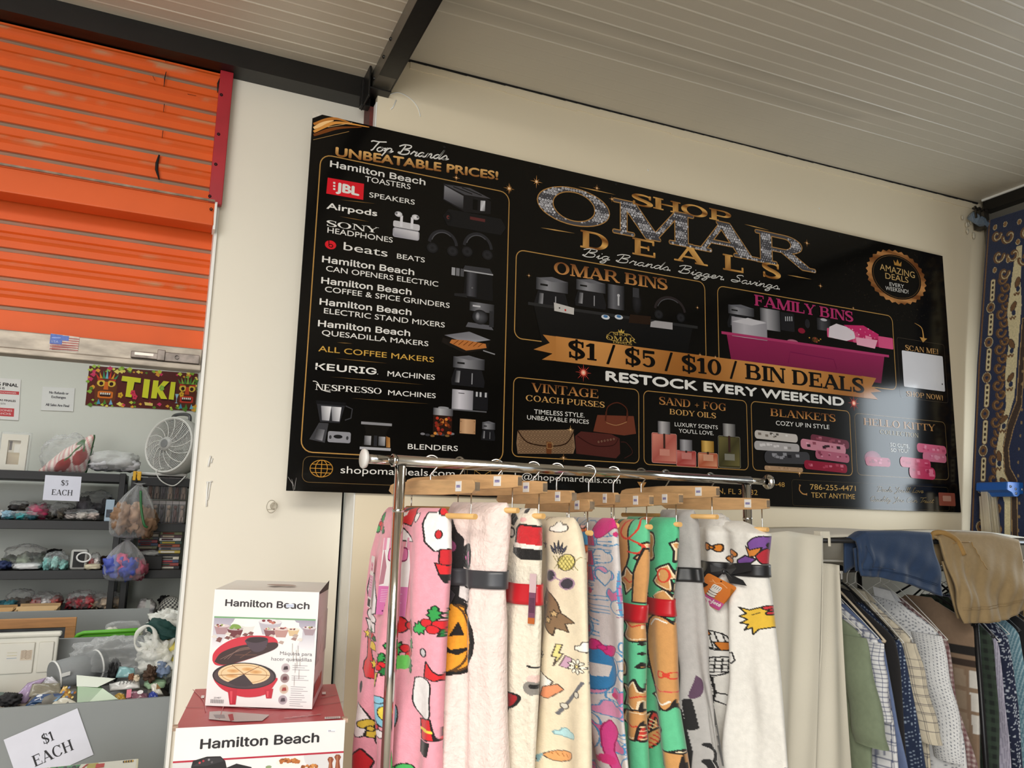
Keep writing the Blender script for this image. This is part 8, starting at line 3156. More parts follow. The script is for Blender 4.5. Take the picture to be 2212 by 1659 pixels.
# --- top shelf
a_, b_, z0_, z1_ = R(0, 938, 58, 1011, 4.5)
pf = thing('picture_frame', 'white photo frame in clear wrap, left end of the top shelf', 'picture frame', ((a_ + b_) / 2, 4.5, ZS[0]))
z0_ = ZS[0] + .001
w = MB()
for (x0, x1, q0, q1) in ((a_, a_ + .03, z0_, z1_), (b_ - .03, b_, z0_, z1_), (a_ + .03, b_ - .03, z0_, z0_ + .03), (a_ + .03, b_ - .03, z1_ - .03, z1_)):
 w.bb(x0, x1, 4.50, 4.53, q0, q1)
w.build('frame', M('white_frame_paint', 'e2ddcf', .4), pf)
ar = Art((a_ + .02, 4.512, z0_ + .02), (b_ - a_ - .04, 0, 0), (0, 0, z1_ - z0_ - .04), (0, -1, 0), .0004)
ar.rect(0, 0, 1, 1, 'b8a888', 1)
ar.gquad([(0, 0), (1, 0), (1, .4), (0, .45)], ['8a7658', '9a8868', 'c8b898', 'b8a484'], 2)
ar.rect(.1, .5, .9, .92, 'cfc7b4', 2)
ar.rect(.2, .58, .36, .9, '5a5048', 3)
ar.rect(.5, .5, .86, .8, 'dedad0', 3)
ar.rect(0, .92, 1, 1, '8a6a48', 3)
ar.build('picture', m_gls, pf)
MB().bb(a_ - .006, b_ + .012, 4.494, 4.536, z0_, z1_ + .012).build('film', m_film, pf, bevel=.004)

# cushion printed with cherries in a clear bag
x0, x1, q0, q1 = R(86, 935, 196, 1014, 4.48)
ch = thing('cushion', 'striped cushion with two red cherries in a clear bag, on the top shelf', 'cushion', ((x0 + x1) / 2, 4.55, ZS[0]))
q0 = ZS[0]
nA, nB = 46, 40
P = np.zeros((nB, nA, 3))
C = np.zeros((nB, nA, 3))
quad = [(x0, q0), (x1 - .02, q0), (x1, q1), (x0 + .10, q0 + .55 * (q1 - q0))]
for j in range(nB):
 for i in range(nA):
  u, v = i / (nA - 1), j / (nB - 1)
  bx = (1 - u) * (1 - v) * quad[0][0] + u * (1 - v) * quad[1][0] + u * v * quad[2][0] + (1 - u) * v * quad[3][0]
  bz = (1 - u) * (1 - v) * quad[0][1] + u * (1 - v) * quad[1][1] + u * v * quad[2][1] + (1 - u) * v * quad[3][1]
  pf_ = (16 * u * (1 - u) * v * (1 - v)) ** .5
  P[j, i] = (bx, 4.55 - .06 * pf_ + .004 * math.sin(u * 17 + v * 9), bz)
  C[j, i] = lin('d8a0a0') if (u * 9 + v * 4) % 1 < .45 else lin('e8dcd4')
  if (u - .42) ** 2 / .030 + (v - .26) ** 2 / .05 < 1 or (u - .76) ** 2 / .028 + (v - .46) ** 2 / .05 < 1:
   C[j, i] = lin('a02c28')
  d1 = abs((v - .45) - 1.4 * (u - .42))
  d2 = abs((u - .78) + .18 * (v - .7))
  if (d1 < .05 and .42 < u < .72) or (d2 < .03 and .6 < v < .88) or ((u - .66) ** 2 / .02 + (v - .9) ** 2 / .006 < 1):
   C[j, i] = lin('3a6a34')
  if u > .96:
   C[j, i] = lin('2f6a38')
gridmesh('cover', P, m_goods, ch, cols=C, solid=.02)
MB().blob(((x0 + x1) / 2, 4.55, (q0 + q1) / 2 - .01), ((x1 - x0) / 2 * 1.02, .085, (q1 - q0) / 2 * 1.02), 40, 24, .8, .2, 8, 9, Matrix.Rotation(-.25, 3, 'Y')).build('film', m_film, ch)
goods('folded_quilt', 'pale grey bedding flat in a clear bag, between the cushion and the fan', 'bedding', 192, 972, 300, 1016, 4.46, .26, ['c9c8cc', 'd4d3d6'], m_film2, 3, G1, .7, .3)

# fan
fc = at_y(366, 961, 4.44)
ax = Vector((-.66, -.74, .12)).normalized()
fan = thing('desk_fan', 'round grey desk fan with a wire grille at the end of the top shelf', 'fan', (fc.x, 4.5, ZS[0]))
Rf = .145
ux = Vector((0, 0, 1)).cross(ax).normalized()
uz = ax.cross(ux)
MB().lathe([(Rf * 1.0, .01), (Rf * 1.06, 0), (Rf * 1.08, -.03), (Rf * 1.02, -.10), (Rf * .80, -.13), (0, -.135)], fc, ax, 40).build('housing', M('fan_grey_plastic', 'c4c3be', .4), fan)
w = MB()
for k in range(1, 17):
 r_ = Rf * (.22 + .78 * k / 16)
 w.tube([fc + ax * (.028 * math.cos(r_ / Rf * 1.4)) + (ux * math.cos(t) + uz * math.sin(t)) * r_ for t in np.linspace(0, 2 * PI, 41)[:-1]], .0016 if k < 16 else .006, 5, closed=True)
w.build('grille_rings', M('fan_white_wire', 'd6d5d0', .35), fan)
w = MB()
for k in range(14):
 t = 2 * PI * k / 14
 pts = []
 for r_ in np.linspace(.2, 1, 6):
  tt = t + (r_ - .2) * .8
  pts.append(fc + ax * (.031 * math.cos(r_ * 1.4)) + (ux * math.cos(tt) + uz * math.sin(tt)) * Rf * r_)
 w.tube(pts, .0022, 5)
w.build('grille_spokes', MATS['fan_white_wire'], fan)
MB().lathe([(0, .040), (.034, .038), (.040, .026), (.040, .0)], fc, ax, 24).build('hub', M('fan_hub', 'b0afac', .4), fan)
MB().lathe([(0, .0415), (.022, .041)], fc, ax, 18).build('badge', M('fan_badge', '8a8a8c', .3, metal=.5), fan)
w = MB()
for k in range(3):
 t0 = 2 * PI * k / 3 + .4
 q = [fc + ax * (-.03) + (ux * math.cos(t0) + uz * math.sin(t0)) * .03, fc + ax * (-.012) + (ux * math.cos(t0 + .2) + uz * math.sin(t0 + .2)) * .15, fc + ax * (-.03) + (ux * math.cos(t0 + .9) + uz * math.sin(t0 + .9)) * .155, fc + ax * (-.045) + (ux * math.cos(t0 + 1.4) + uz * math.sin(t0 + 1.4)) * .05]
 w.add(q, [(0, 1, 2, 3)])
bl_ = w.build('blades', M('fan_dark_blades', '5a5a5c', .4), fan, fixn=False)
md = bl_.modifiers.new('t', 'SOLIDIFY')
md.thickness = .003
top_ = fc + uz * Rf
MB().tube(spline([tuple(top_ + ux * -.06 - ax * .05 - uz * .01), tuple(top_ + ux * -.05 - ax * .05 + uz * .025), tuple(top_ - ax * .05 + uz * .034), tuple(top_ + ux * .05 - ax * .05 + uz * .025), tuple(top_ + ux * .06 - ax * .05 - uz * .01)], 5), .009, 8).build('handle', M('fan_dark_handle', '4a4a4c', .4), fan)
w = MB().bb(fc.x - .16, fc.x + .10, 4.44, 4.66, ZS[0], ZS[0] + .016)
w.build('base', MATS['fan_grey_plastic'], fan, bevel=.006)
MB().tube(spline([tuple(fc + ux * .02 - uz * .13 + ax * .03), (fc.x - .05, 4.37, ZS[0] + .02), (fc.x - .02, 4.36, ZS[0] - .03), (fc.x + .04, 4.37, ZS[0] - .05), (fc.x + .09, 4.37, ZS[0] + .0)], 6), .003, 6).build('cord', MATS['fan_white_wire'], fan)

x0, x1, q0, q1 = R(287, 1018, 305, 1038, YSF - .02)
cl_ = thing('spring_clip', 'small yellow clip on the top shelf edge above the hanging bag', 'clip', ((x0 + x1) / 2, YSF - .02, q0))
MB().bb(x0, x0 + (x1 - x0) * .4, YSF - .022, YSF + .012, q0, q1).bb(x0 + (x1 - x0) * .5, x1, YSF - .024, YSF + .012, q0, q1 - .004).bb(x0, x1, YSF - .012, YSF + .012, q1 - .008, q1).build('jaws', M('yellow_plastic', 'dca81c', .4), cl_, bevel=.003)
MB().tube([((x0 + x1) / 2, YSF - .02, q0 + .01), ((x0 + x1) / 2, YSF - .028, q0 - .01)], .004, 8).build('pin', m_dark, cl_)

# --- two bags hanging one below the other
for nm, lab, (bx0_, by0, bx1_, by1), cols, sd in (('hanging_bag', 'clear bag of brown plush toys hanging from the shelf edge', (244, 1043, 336, 1164), ['8f6e54', 'a88468', '7e6048'], 2), ('hanging_bag', 'clear bag of blue and pink things hanging below the bag of plush', (226, 1165, 314, 1256), ['4a58b0', 'c8507c', '3a48a0', '9a4a5c'], 6)):
 x0, x1, q0, q1 = R(bx0_, by0, bx1_, by1, 4.30)
 root = thing(nm, lab, 'bag', ((x0 + x1) / 2, 4.30, q0))
 rs = random.Random(sd)
 for i, c in enumerate(cols):
  w = MB()
  w.col = lin(c)
  n_ = len(cols)
  w.blob((x0 + (x1 - x0) * (.22 + .6 * i / (n_ - 1)), 4.30 + .02 * (i % 2), q0 + (q1 - q0) * (.26 + .12 * rs.random())), ((x1 - x0) * .24, .07, (q1 - q0) * .24), 26, 16, .9, .5, 7, sd + i)
  w.build('contents', m_goods, root)
 prof = [(.10, 0), (.85, .06), (1.0, .22), (.98, .42), (.80, .62), (.46, .82), (.16, .95), (.10, .97), (.3, 1.0)]
 sp_ = spline(prof, 4)
 na = 44
 P = np.zeros((len(sp_), na, 3))
 th = np.linspace(0, 2 * PI, na, endpoint=False)
 for i, (r_, h_) in enumerate(sp_):
  wv = 1 + .12 * np.sin(th * 7 + h_ * 5 + sd) * (.4 + h_)
  P[i, :, 0] = (x0 + x1) / 2 + (x1 - x0) / 2 * r_ * np.cos(th) * wv + (.02 * (h_ - .5) if sd == 2 else 0)
  P[i, :, 1] = 4.30 + .085 * r_ * np.sin(th) * wv
  P[i, :, 2] = q0 + (q1 - q0) * h_
 gridmesh('film', P, m_film, root, closeu=True, capends=True)
 if sd == 2:
  sp2 = [((x0 + x1) / 2 + .02, 4.24, q1 - .04), ((x0 + x1) / 2 + .03, 4.215, q1 - .12), ((x0 + x1) / 2 + .05, 4.21, q1 - .2), (x1 - .03, 4.22, q0 + .06)]
  MB().tube(spline(sp2, 5), [.006] * 16, 6).build('green_strip', M('green_print', '2f6a3c', .4), root)

# --- second shelf
z = ZS[1]
goods('white_gloves', 'white knitted bundle with blue edge, left end of the second shelf', 'clothing', -22, 1092, 26, 1121, 4.42, .16, ['d8d8da', '8fb4c8'], None, 4, G2)
goods('teal_cloth', 'teal folded cloth in front of the pink one on the second shelf', 'clothing', 10, 1104, 78, 1122, 4.41, .10, ['17626c', '2a8a90', '144c58'], m_film, 8, G2)
goods('pink_shirt', 'hot pink garment in clear wrap on the second shelf', 'clothing', 54, 1085, 106, 1121, 4.47, .14, ['b82058'], m_film, 11, G2)
goods('dark_clothes', 'dark grey clothing in a clear bag behind the pink garment', 'clothing', 16, 1082, 62, 1104, 4.62, .12, ['33302e', '4a443a'], m_film, 12, G2)
goods('grey_clothes', 'grey and khaki clothing in a clear bag below the price sign', 'clothing', 100, 1086, 160, 1121, 4.46, .20, ['4e4a40', '6a6458', '3a3836'], m_film, 13, G2)
goods('white_linen', 'folded off-white cloth lying on the second shelf', 'clothing', 140, 1100, 212, 1122, 4.42, .12, ['b8b0ac', 'd4ccc4', 'c4b4ac'], m_film, 14, G2)
goods('black_garment', 'black and grey garments sloping up in a clear bag beside the hanging bag', 'clothing', 165, 1062, 246, 1112, 4.56, .16, ['6a666c', '35343a', '201f24'], m_film, 15, G2)
x0, x1, q0, q1 = R(227, 1079, 246, 1124, 4.44)
bx = thing('small_box', 'small pale blue printed box behind the hanging bag', 'box', ((x0 + x1) / 2, 4.46, z))
MB().bb(x0, x1, 4.44, 4.50, z, q1).build('carton', M('pale_blue_card', 'a8bccc', .5), bx, bevel=.002)
MB().bb(x0 + .006, x1 - .006, 4.4385, 4.4400, z + .02, q1 - .05).build('window_print', M('dark_print', '2c3440', .4, var=(60, .5)), bx)

# --- third shelf
z = ZS[2]
goods('leaf_garland', 'greenish goods in a clear bag at the left of the third shelf', 'goods', 0, 1180, 98, 1229, 4.48, .2, ['6a7464', '8a9484', '5a6258'], m_film, 21, G3)
goods('navy_cloth', 'dark blue cloth at the left end of the third shelf', 'clothing', -20, 1214, 22, 1230, 4.42, .12, ['27345e'], None, 22, G3)
goods('white_packet', 'flat white packet lying in front of the greenish bag', 'packet', 22, 1217, 88, 1231, 4.40, .14, ['dcdcdc'], m_film, 23, G3, .5, .15)
goods('teal_packet', 'pale teal knitwear in a clear bag with a label, middle of the third shelf', 'clothing', 90, 1194, 144, 1234, 4.41, .16, ['7cb4b0', '9ccac4', '88beb8'], m_film, 24, G3)
goods('black_cloth', 'black cloth behind the pale teal packet', 'clothing', 98, 1188, 130, 1202, 4.60, .12, ['1a1a1c'], None, 25, G3)
x0, x1, q0, q1 = R(152, 1187, 189, 1222, 4.43)
dv = thing('smart_gadget', 'square boxed gadget with a white ring on black, on the third shelf', 'gadget', ((x0 + x1) / 2, 4.45, z))
MB().bb(x0, x1, 4.43, 4.50, z, q1).build('case', M('clear_grey_case', 'b4b4b0', .25), dv, bevel=.012, seg=3)
MB().bb(x0 + .012, x1 - .012, 4.4275, 4.431, z + .012, q1 - .010).build('face', M('black_velvet', '101012', .6), dv, bevel=.006)
c = Vector(((x0 + x1) / 2 + .022, 4.415, (z + q1) / 2 + .012))
MB().tube([c + Vector((.030 * math.cos(t), 0, .022 * math.sin(t))) for t in np.linspace(0, 2 * PI, 25)[:-1]], .0045, 8, closed=True).build('ring', M('white_ring', 'dededc', .3), dv)
goods('toy_pack', 'red and white toy in a clear pack right of the boxed gadget', 'toy', 190, 1197, 216, 1228, 4.44, .12, ['a8403c', 'd4ccc8'], m_film, 27, G3)
goods('cream_purse', 'cream flat purse lying at the right of the third shelf', 'purse', 181, 1219, 218, 1231, 4.40, .10, ['c8bea4'], None, 28, G3, .6, .2)
goods('brown_pouch', 'dark brown pouch behind the hanging blue bag', 'pouch', 212, 1204, 246, 1226, 4.5, .12, ['4a342c'], None, 29, G3)

# --- bottom shelf in view
z = ZS[3]
goods('teal_loops', 'coiled teal cord with a white band at the left edge', 'cord', -14, 1289, 27, 1322, 4.30, .16, ['1f4c58', '2a6470'], None, 31, G4_)
goods('olive_bag', 'olive brown goods in a clear bag on the lowest shelf', 'goods', 6, 1277, 70, 1318, 4.46, .2, ['7a6c58', '6a5e4e'], m_film, 32, G4_)
goods('red_white_pack', 'red and white packets in clear wrap on the lowest shelf', 'packet', 63, 1284, 128, 1316, 4.42, .2, ['a84a44', 'd8d4d4', 'b0524c'], m_film, 33, G4_)
goods('red_handle_pack', 'red pack with a curved handle in clear wrap on the lowest shelf', 'packet', 140, 1280, 202, 1318, 4.42, .2, ['8a2430', 'a02c38', 'b83a44'], m_film, 34, G4_)
goods('beige_pack', 'beige patterned goods in a clear bag by the shelf posts', 'goods', 190, 1284, 266, 1318, 4.44, .2, ['a8947c', 'c0ac94', '9a8870'], m_film, 35, G4_)
z = ZR_[3]
goods('floral_cloth', 'white cloth with dark flecks on the right-hand unit', 'clothing', 295, 1299, 336, 1337, 4.42, .18, ['d4d2d4'], None, 36, None, .8, .3)
x0, x1, q0, q1 = R(338, 1299, 380, 1332, 4.42)
cp = thing('checked_cap', 'black and white checked cap with a blue brim beside the pier', 'cap', ((x0 + x1) / 2, 4.45, z))
n1_, n2_ = 60, 24
P = np.zeros((n2_, n1_, 3))
C = np.zeros((n2_, n1_, 3))
for j in range(n2_):
 for i in range(n1_):
  t, f_ = 2 * PI * i / n1_, (PI / 2) * j / (n2_ - 1)
  P[j, i] = ((x0 + x1) / 2 + .02 + .062 * math.cos(t) * math.cos(f_), 4.46 + .07 * math.sin(t) * math.cos(f_), q0 + .012 + .085 * math.sin(f_))
  C[j, i] = lin('d4d4cc') if ((i // 2) + (j // 2)) % 2 else lin('33343a')
gridmesh('crown', P, m_goods, cp, cols=C, closeu=True)
P = np.zeros((4, 30, 3))
for j in range(4):
 for i in range(30):
  t = -PI * .95 + PI * .9 * i / 29
  k = 1 + .42 * j / 3
  P[j, i] = ((x0 + x1) / 2 + .02 + .064 * k * math.cos(t), 4.46 + .072 * k * math.sin(t), q0 + .014 - .012 * j / 3)
gridmesh('brim', P, M('blue_brim', '4a78a8', .7), cp, solid=.004)
goods('knitted_cap', 'black cap behind the checked one', 'cap', 342, 1290, 366, 1310, 4.56, .14, ['161618'], None, 37, None)

# --- figures in blister packs on the right-hand unit
z = ZR_[1]
cfs = ['6a4a3c', '8a7a70', '4a4248', 'a08c7c', '5a3c38', '98867a']
proto = None
lab_row = ('front row', 'row above')
n_ = 0
for rw in range(2):
 for k in range(6):
  x = at_y(320 + k * 14.5, 1110, 4.45).x
  zz_ = z + .001 + rw * .122
  root = thing('blister_pack', '', 'toy', (x, 4.45 + rw * .0, zz_), 0, 'boxed figures on the right-hand shelving')
  root['label'] = f"carded figure in a clear blister, {('first', 'second', 'third', 'fourth', 'fifth', 'sixth')[k]} from left in the {('lower', 'upper')[rw]} row"
  MB().bb(-.0165, .0165, .02, .022, 0, .116).build('card', M('grey_card_%d' % (n_ % 3), ('8a8684', '5c5856', '6e6864')[n_ % 3], .5, var=(50, .25)), root, local=True)
  w = MB(); w.col = lin(cfs[n_ % 6])
  w.blob((0, .006, .082), (.010, .009, .011), 14, 10).blob((0, .008, .050), (.010, .008, .022), 14, 10).blob((-.006, .008, .018), (.005, .007, .018), 10, 8).blob((.006, .008, .018), (.005, .007, .018), 10, 8)
  w.build('figure', m_goods, root, local=True)
  MB().bb(-.014, .014, -.004, .0195, .004, .096).build('blister', m_film, root, bevel=.004, local=True)
  MB().bb(-.015, .015, .0190, .0199, .098, .114).build('header', M('pale_header', 'b4b0b0', .5), root, local=True)
  n_ += 1

# --- disc cases: two piles on the right-hand unit
z = ZR_[2]
dcol = ['2a2a2e', '8a3a34', '3a4a6a', 'c8c0b0', '1c1c20', 'b09a3c', '6a6a70', '9a4a2c', '2c4a3c', 'd4d0cc', '4a2c34', '7a7a52', '2a3a5a', 'a83a3a', '34343a', 'b8aa94', '5a4a3c', '8a8a90', '1e1e22']
ordn = ['bottom', 'second', 'third', 'fourth', 'fifth', 'sixth', 'seventh', 'eighth', 'ninth', 'tenth', 'eleventh', 'twelfth', 'thirteenth', 'fourteenth', 'fifteenth', 'sixteenth', 'seventeenth', 'eighteenth', 'top']
for pile, (px0, px1, cnt, y_, nm) in enumerate(((342, 389, 15, 4.45, 'right'), (298, 340, 12, 4.58, 'left'))):
 xa, xb = at_y(px0, 1190, y_).x, at_y(px1, 1190, y_).x
 for k in range(cnt):
  rs = random.Random(k * 7 + pile)
  dx = rs.uniform(-.004, .004)
  zz_ = z + .0005 + k * .0158
  root = thing('disc_case', f"disc case in the {nm} pile, {ordn[k] if k < cnt - 1 else 'top'} of the stack counting up", 'disc case', ((xa + xb) / 2 + dx, y_, zz_), 0, 'disc cases piled on the shelving')
  hw = (xb - xa) / 2
  MB().bb(-hw, hw, 0, .16, 0, .0148).build('case', M('case_' + dcol[(k + pile * 5) % 19], dcol[(k + pile * 5) % 19], .35, var=(60, .2)), root, bevel=.0012, local=True)
  w = MB(); w.col = lin(dcol[(k * 5 + 3 + pile) % 19])
  w.bb(-hw * .8, hw * rs.uniform(.1, .6), -.0006, 0, .003, .0115)
  w.build('spine_print', m_goods, root, local=True)
x0, x1, q0, q1 = R(303, 1201, 350, 1230, 4.42)
kb = thing('storage_box', 'plain black box in front of the left disc pile', 'box', ((x0 + x1) / 2, 4.47, z))
MB().bb(x0, x1, 4.42, 4.55, z + .0005, q1).build('box_body', M('matt_black_card', '141416', .6), kb, bevel=.003)
goods('clear_packet', 'crumpled clear packet lying on the black box', 'packet', 303, 1190, 350, 1202, 4.44, .10, ['8a8a88'], m_film2, 44)

# ---------------------------------------------------------------- stepped grey bins
m_bin = M('grey_bin_laminate', '8d9192', .5, bump=(60, .05), var=(2, .03))
m_binside = M('grey_bin_edge', 'b5b6b2', .5)
XB0 = -1.6


def bin_(label, x0, x1, y0, y1, zt, zback):
 root = thing('bulk_bin', label, 'bin', ((x0 + x1) / 2, (y0 + y1) / 2, 0))
 MB().bb(x0, x1, y0, y0 + .018, .25, zt).build('front_panel', m_bin, root, bevel=.001)
 MB().bb(x1 - .018, x1, y0 + .018, y1, .25, zt).bb(x0, x0 + .018, y0 + .018, y1, .25, zt).build('side_panel', m_binside, root)
 MB().bb(x0 + .018, x1 - .018, y0 + .018, y1, .25, .27).build('bin_floor', m_bin, root)
 return root


zA, zB, zC = at_y(180, 1519, 2.9).z, at_y(210, 1377, 3.42).z, at_y(220, 1317, 3.90).z
xA, xB_, xC = .12, at_y(303, 1380, 3.42).x + .06, at_y(322, 1330, 3.90).x
bin_('front grey bin heaped with small packets, carrying the $1 EACH sign', XB0, xA, 2.90, 3.42, zA, zB)
bin_('middle grey bin, taller panel behind the white drawer unit', XB0, xB_, 3.42, 3.90, zB, zC)
bin_('rear grey bin with cardboard boxes standing in it, below the shelves', XB0, xC, 3.90, 4.25, zC, zC)

# $1 EACH sheet taped askew on the front bin
P = [at_y(x, y, 2.895) for x, y in ((44, 1702), (202, 1630), (6, 1599))]
sg = thing('price_sign', 'white $1 EACH paper sign stuck askew on the front grey bin', 'sign', P[0])
U, V = P[1] - P[0], P[2] - P[0]
V = V - U * (V.dot(U) / U.dot(U)) * .6
MB().obox(P[0] + Vector((0, .0008, 0)), U, Vector((0, .0008, 0)), V).build('sheet', M('white_paper', 'e4e4e2', .6), sg)
ar = Art(P[0], U, V, (0, -1, 0), .0004)
each('1')(ar)
ar.build('print', m_prn, sg)

# --- standing things between the bins
x0, x1, q0, q1 = R(0, 1370, 122, 1460, 3.30)
x0 = -.75
dr = thing('drawer_unit', 'white plastic drawer unit with a small label, standing behind the packets', 'drawer unit', ((x0 + x1) / 2, 3.34, .27))
m_wpl = M('white_drawer_plastic', 'dcdad0', .4)
zl = at_y(60, 1455, 3.30).z
MB().bb(x0, x1, 3.315, 3.335, .275, q1 - .01).build('casing', m_wpl, dr, bevel=.006)
MB().bb(x0 - .01, x1 + .008, 3.302, 3.34, q1 - .012, q1 + .004).build('rim', m_wpl, dr, bevel=.006)
xd = at_y(72, 1420, 3.30).x
MB().bb(x0 + .02, xd, 3.306, 3.315, zl, q1 - .03).build('door_panel', m_wpl, dr, bevel=.003)
MB().bb(xd + .012, x1 - .012, 3.306, 3.315, zl, q1 - .03).build('door_panel', m_wpl, dr, bevel=.003)
l0, l1, lz0, lz1 = R(12, 1404, 70, 1428, 3.305)
ar = Art((l0, 3.3055, lz0), (l1 - l0, 0, 0), (0, 0, lz1 - lz0), (0, -1, 0), .0004)
ar.rect(0, 0, 1, 1, 'dcd9d0', 1)
ar.rect(.55, .05, .98, .95, 'cfc0ac', 2)
for k in range(6):
 ar.stroke(spline([(.58, .85 - k * .13), (.7, .95 - k * .13), (.8, .82 - k * .13), (.95, .92 - k * .13)], 4), .03, '8a7464', 3)
for k in range(3):
 ar.rect(.05, .75 - k * .25, .42, .8 - k * .25, ('c8c4a8', 'd0c8a0', '9aa8b8')[k], 3)
ar.build('label', m_prn, dr)

x1 = at_y(165, 1350, 3.62).x
q1 = at_y(80, 1335, 3.62).z
fr_ = thing('framed_chalkboard', 'wooden framed dark board standing behind the white drawer unit', 'frame', (-.55, 3.62, .27))
xq = -1.0
w = MB()
w.bb(xq, x1, 3.60, 3.62, q1 - .036, q1).bb(x1 - .036, x1, 3.60, 3.62, .275, q1 - .036).bb(xq, xq + .036, 3.60, 3.62, .275, q1 - .036)
w.build('moulding', M('pine_frame', 'b98450', .5, var=(12, .15), stretch=(1, 8, 8)), fr_, bevel=.002)
MB().bb(xq + .03, x1 - .03, 3.607, 3.614, .275, q1 - .03).build('board', M('slate_board', '4a4c50', .3, var=(8, .3)), fr_)
for nm, lab, (bx0_, by0, bx1_, by1), Yb, c in (('cardboard_box', 'shallow open cardboard box standing in the rear bin', (25, 1313, 116, 1420), 3.96, 'b99a70'), ('cardboard_box', 'cardboard box at the left edge of the rear bin', (-60, 1317, 18, 1420), 3.94, 'b08a5c')):
 x0, x1, q0, q1 = R(bx0_, by0, bx1_, by1, Yb)
 root = thing(nm, lab, 'box', ((x0 + x1) / 2, Yb + .08, .27))
 mcb = M('cardboard_' + c, c, .75, var=(20, .08), bump=(90, .2))
 MB().bb(x0, x1, Yb, Yb + .008, .272, q1 - .03).bb(x0, x1, Yb + .16, Yb + .168, .272, q1).bb(x0, x0 + .008, Yb, Yb + .168, .272, q1 - .01).bb(x1 - .008, x1, Yb, Yb + .168, .272, q1 - .01).bb(x0, x1, Yb, Yb + .168, .272, .28).build('walls', mcb, root)
 MB().obox((x0, Yb + .004, q1 - .032), (x1 - x0, 0, 0), (0, .05, .030), (0, -.002, .003)).build('flap', mcb, root)
x0, x1, q0, q1 = R(161, 1364, 303, 1380, 3.56)
tr = thing('serving_tray', 'bright green tray edge standing up in the middle bin', 'tray', ((x0 + x1) / 2, 3.56, .275))
pl_ = [(x0, .276), (x1, .276), (x1, q1 - .012), (x1 - .012, q1), (x0 + .03, q1 - .004), (x0 + .012, q1 - .012), (x0, q1 - .03)]
MB().prism(pl_, (0, 3.57, 0), (1, 0, 0), (0, 0, 1), (0, 1, 0), .008).build('panel', M('lime_plastic', '5fb52c', .35), tr, bevel=.003)
MB().tube([(x0, 3.565, q1 - .03), (x0 + .012, 3.565, q1 - .010), (x0 + .03, 3.565, q1 - .003), (x1 - .012, 3.565, q1 + .001), (x1, 3.565, q1 - .012)], .008, 8).build('rim', MATS['lime_plastic'], tr)
goods('linen_pack', 'folded white linens in a clear pack, standing behind the green tray', 'linen', 224, 1346, 306, 1400, 3.72, .10, ['d8d4c4', 'dedbd0', 'd0ccbc'], m_film, 52, None, .55, .2)

# --- the packets heaped in the front bin
HGp = 'small packets heaped in the front bin'
MB_ = MB()
heap = goods('packet_layer', 'jumbled lower layer of small packets filling the front bin', 'packets', -260, 1500, 352, 1600, 2.96, .34, ['8a8880', '6a7a74', '9a8a7c', '77746e', '8a8c8e', '6c6660'], None, 60, None, .7, .3)
heap['kind'] = 'stuff'


def packet(name, label, quad, Y, col, printf=None, thick=.012, film=True, cat='packet'):
 """flat printed packet through four photo corners (bl, br, tr, tl), leaning back a little"""
 P = [at_y(x, y, Y + (0 if i < 2 else .03)) for i, (x, y) in enumerate(quad)]
 root = thing(name, label, cat, (P[0] + P[1]) / 2, 0, HGp)
 N = (P[1] - P[0]).cross(P[3] - P[0]).normalized()
 if N.y > 0:
  N = -N
 n = 12
 G = np.zeros((n, n, 3))
 for j in range(n):
  for i in range(n):
   u, v = i / (n - 1), j / (n - 1)
   q = P[0] * (1 - u) * (1 - v) + P[1] * u * (1 - v) + P[2] * u * v + P[3] * (1 - u) * v
   q = q + N * (thick * (16 * u * (1 - u) * v * (1 - v)) ** .5 * (.8 + .35 * math.sin(u * 9 + v * 5)))
   G[j, i] = q
 C = np.empty((n, n, 3))
 C[:] = lin(col)
 gridmesh('pouch', G, m_goods if not film else MV('glossy_pouch', .2, bump=(40, .4, .006), var=.1, vscale=25), root, cols=C, solid=.003)
 if printf:
  a = Art(P[0] + N * (thick + .004), P[1] - P[0], P[3] - P[0], N, .0003)
  printf(a)
  a.build('print', m_gls, root)
 return root


def pr_blue(a):
 a.gquad([(.1, .1), (.9, .1), (.9, .9), (.1, .9)], ['24406e', '8ab0d0', '1c2c54', '2c4a7a'], 1)
 a.stroke([(.2, .3), (.3, .55), (.36, .34), (.5, .5)], .05, 'e4e8f0', 2)
 a.ell(.2, .75, .08, .14, 'd8dce4', 2)


# rolled grey mat in film
pa, pb = at_y(115, 1462, 3.16), at_y(222, 1432, 3.24)
rl = thing('rolled_mat', 'grey rolled mat with white ends and a small label, lying across the front bin', 'mat', (pa + pb) / 2)
r_ = .050
MB().tube([pa, pb], r_, 24).build('roll', M('grey_felt', '85888a', .7, bump=(90, .2)), rl)
dd = (pb - pa).normalized()
for p in (pa + dd * .004, pb - dd * .02):
 o_ = dd.orthogonal().normalized()
 w2 = dd.cross(o_)
 MB().tube([p + (o_ * math.cos(t) + w2 * math.sin(t)) * r_ for t in np.linspace(0, 2 * PI, 25)[:-1]], .0035, 6, closed=True).build('end_band', M('white_end_band', 'dcdcda', .5), rl)
lp = at_y(142, 1458, 3.11)
MB().obox(lp + Vector((-.012, -.006, -.006)), dd * .028, Vector((0, .002, 0)), Vector((0, 0, .012))).build('label', M('white_paper', 'e4e4e2', .6), rl)
MB().blob(pb + Vector((.03, 0, .02)), (.13, .08, .065), 40, 24, .9, .35, 9, 5).build('film', m_film, rl)
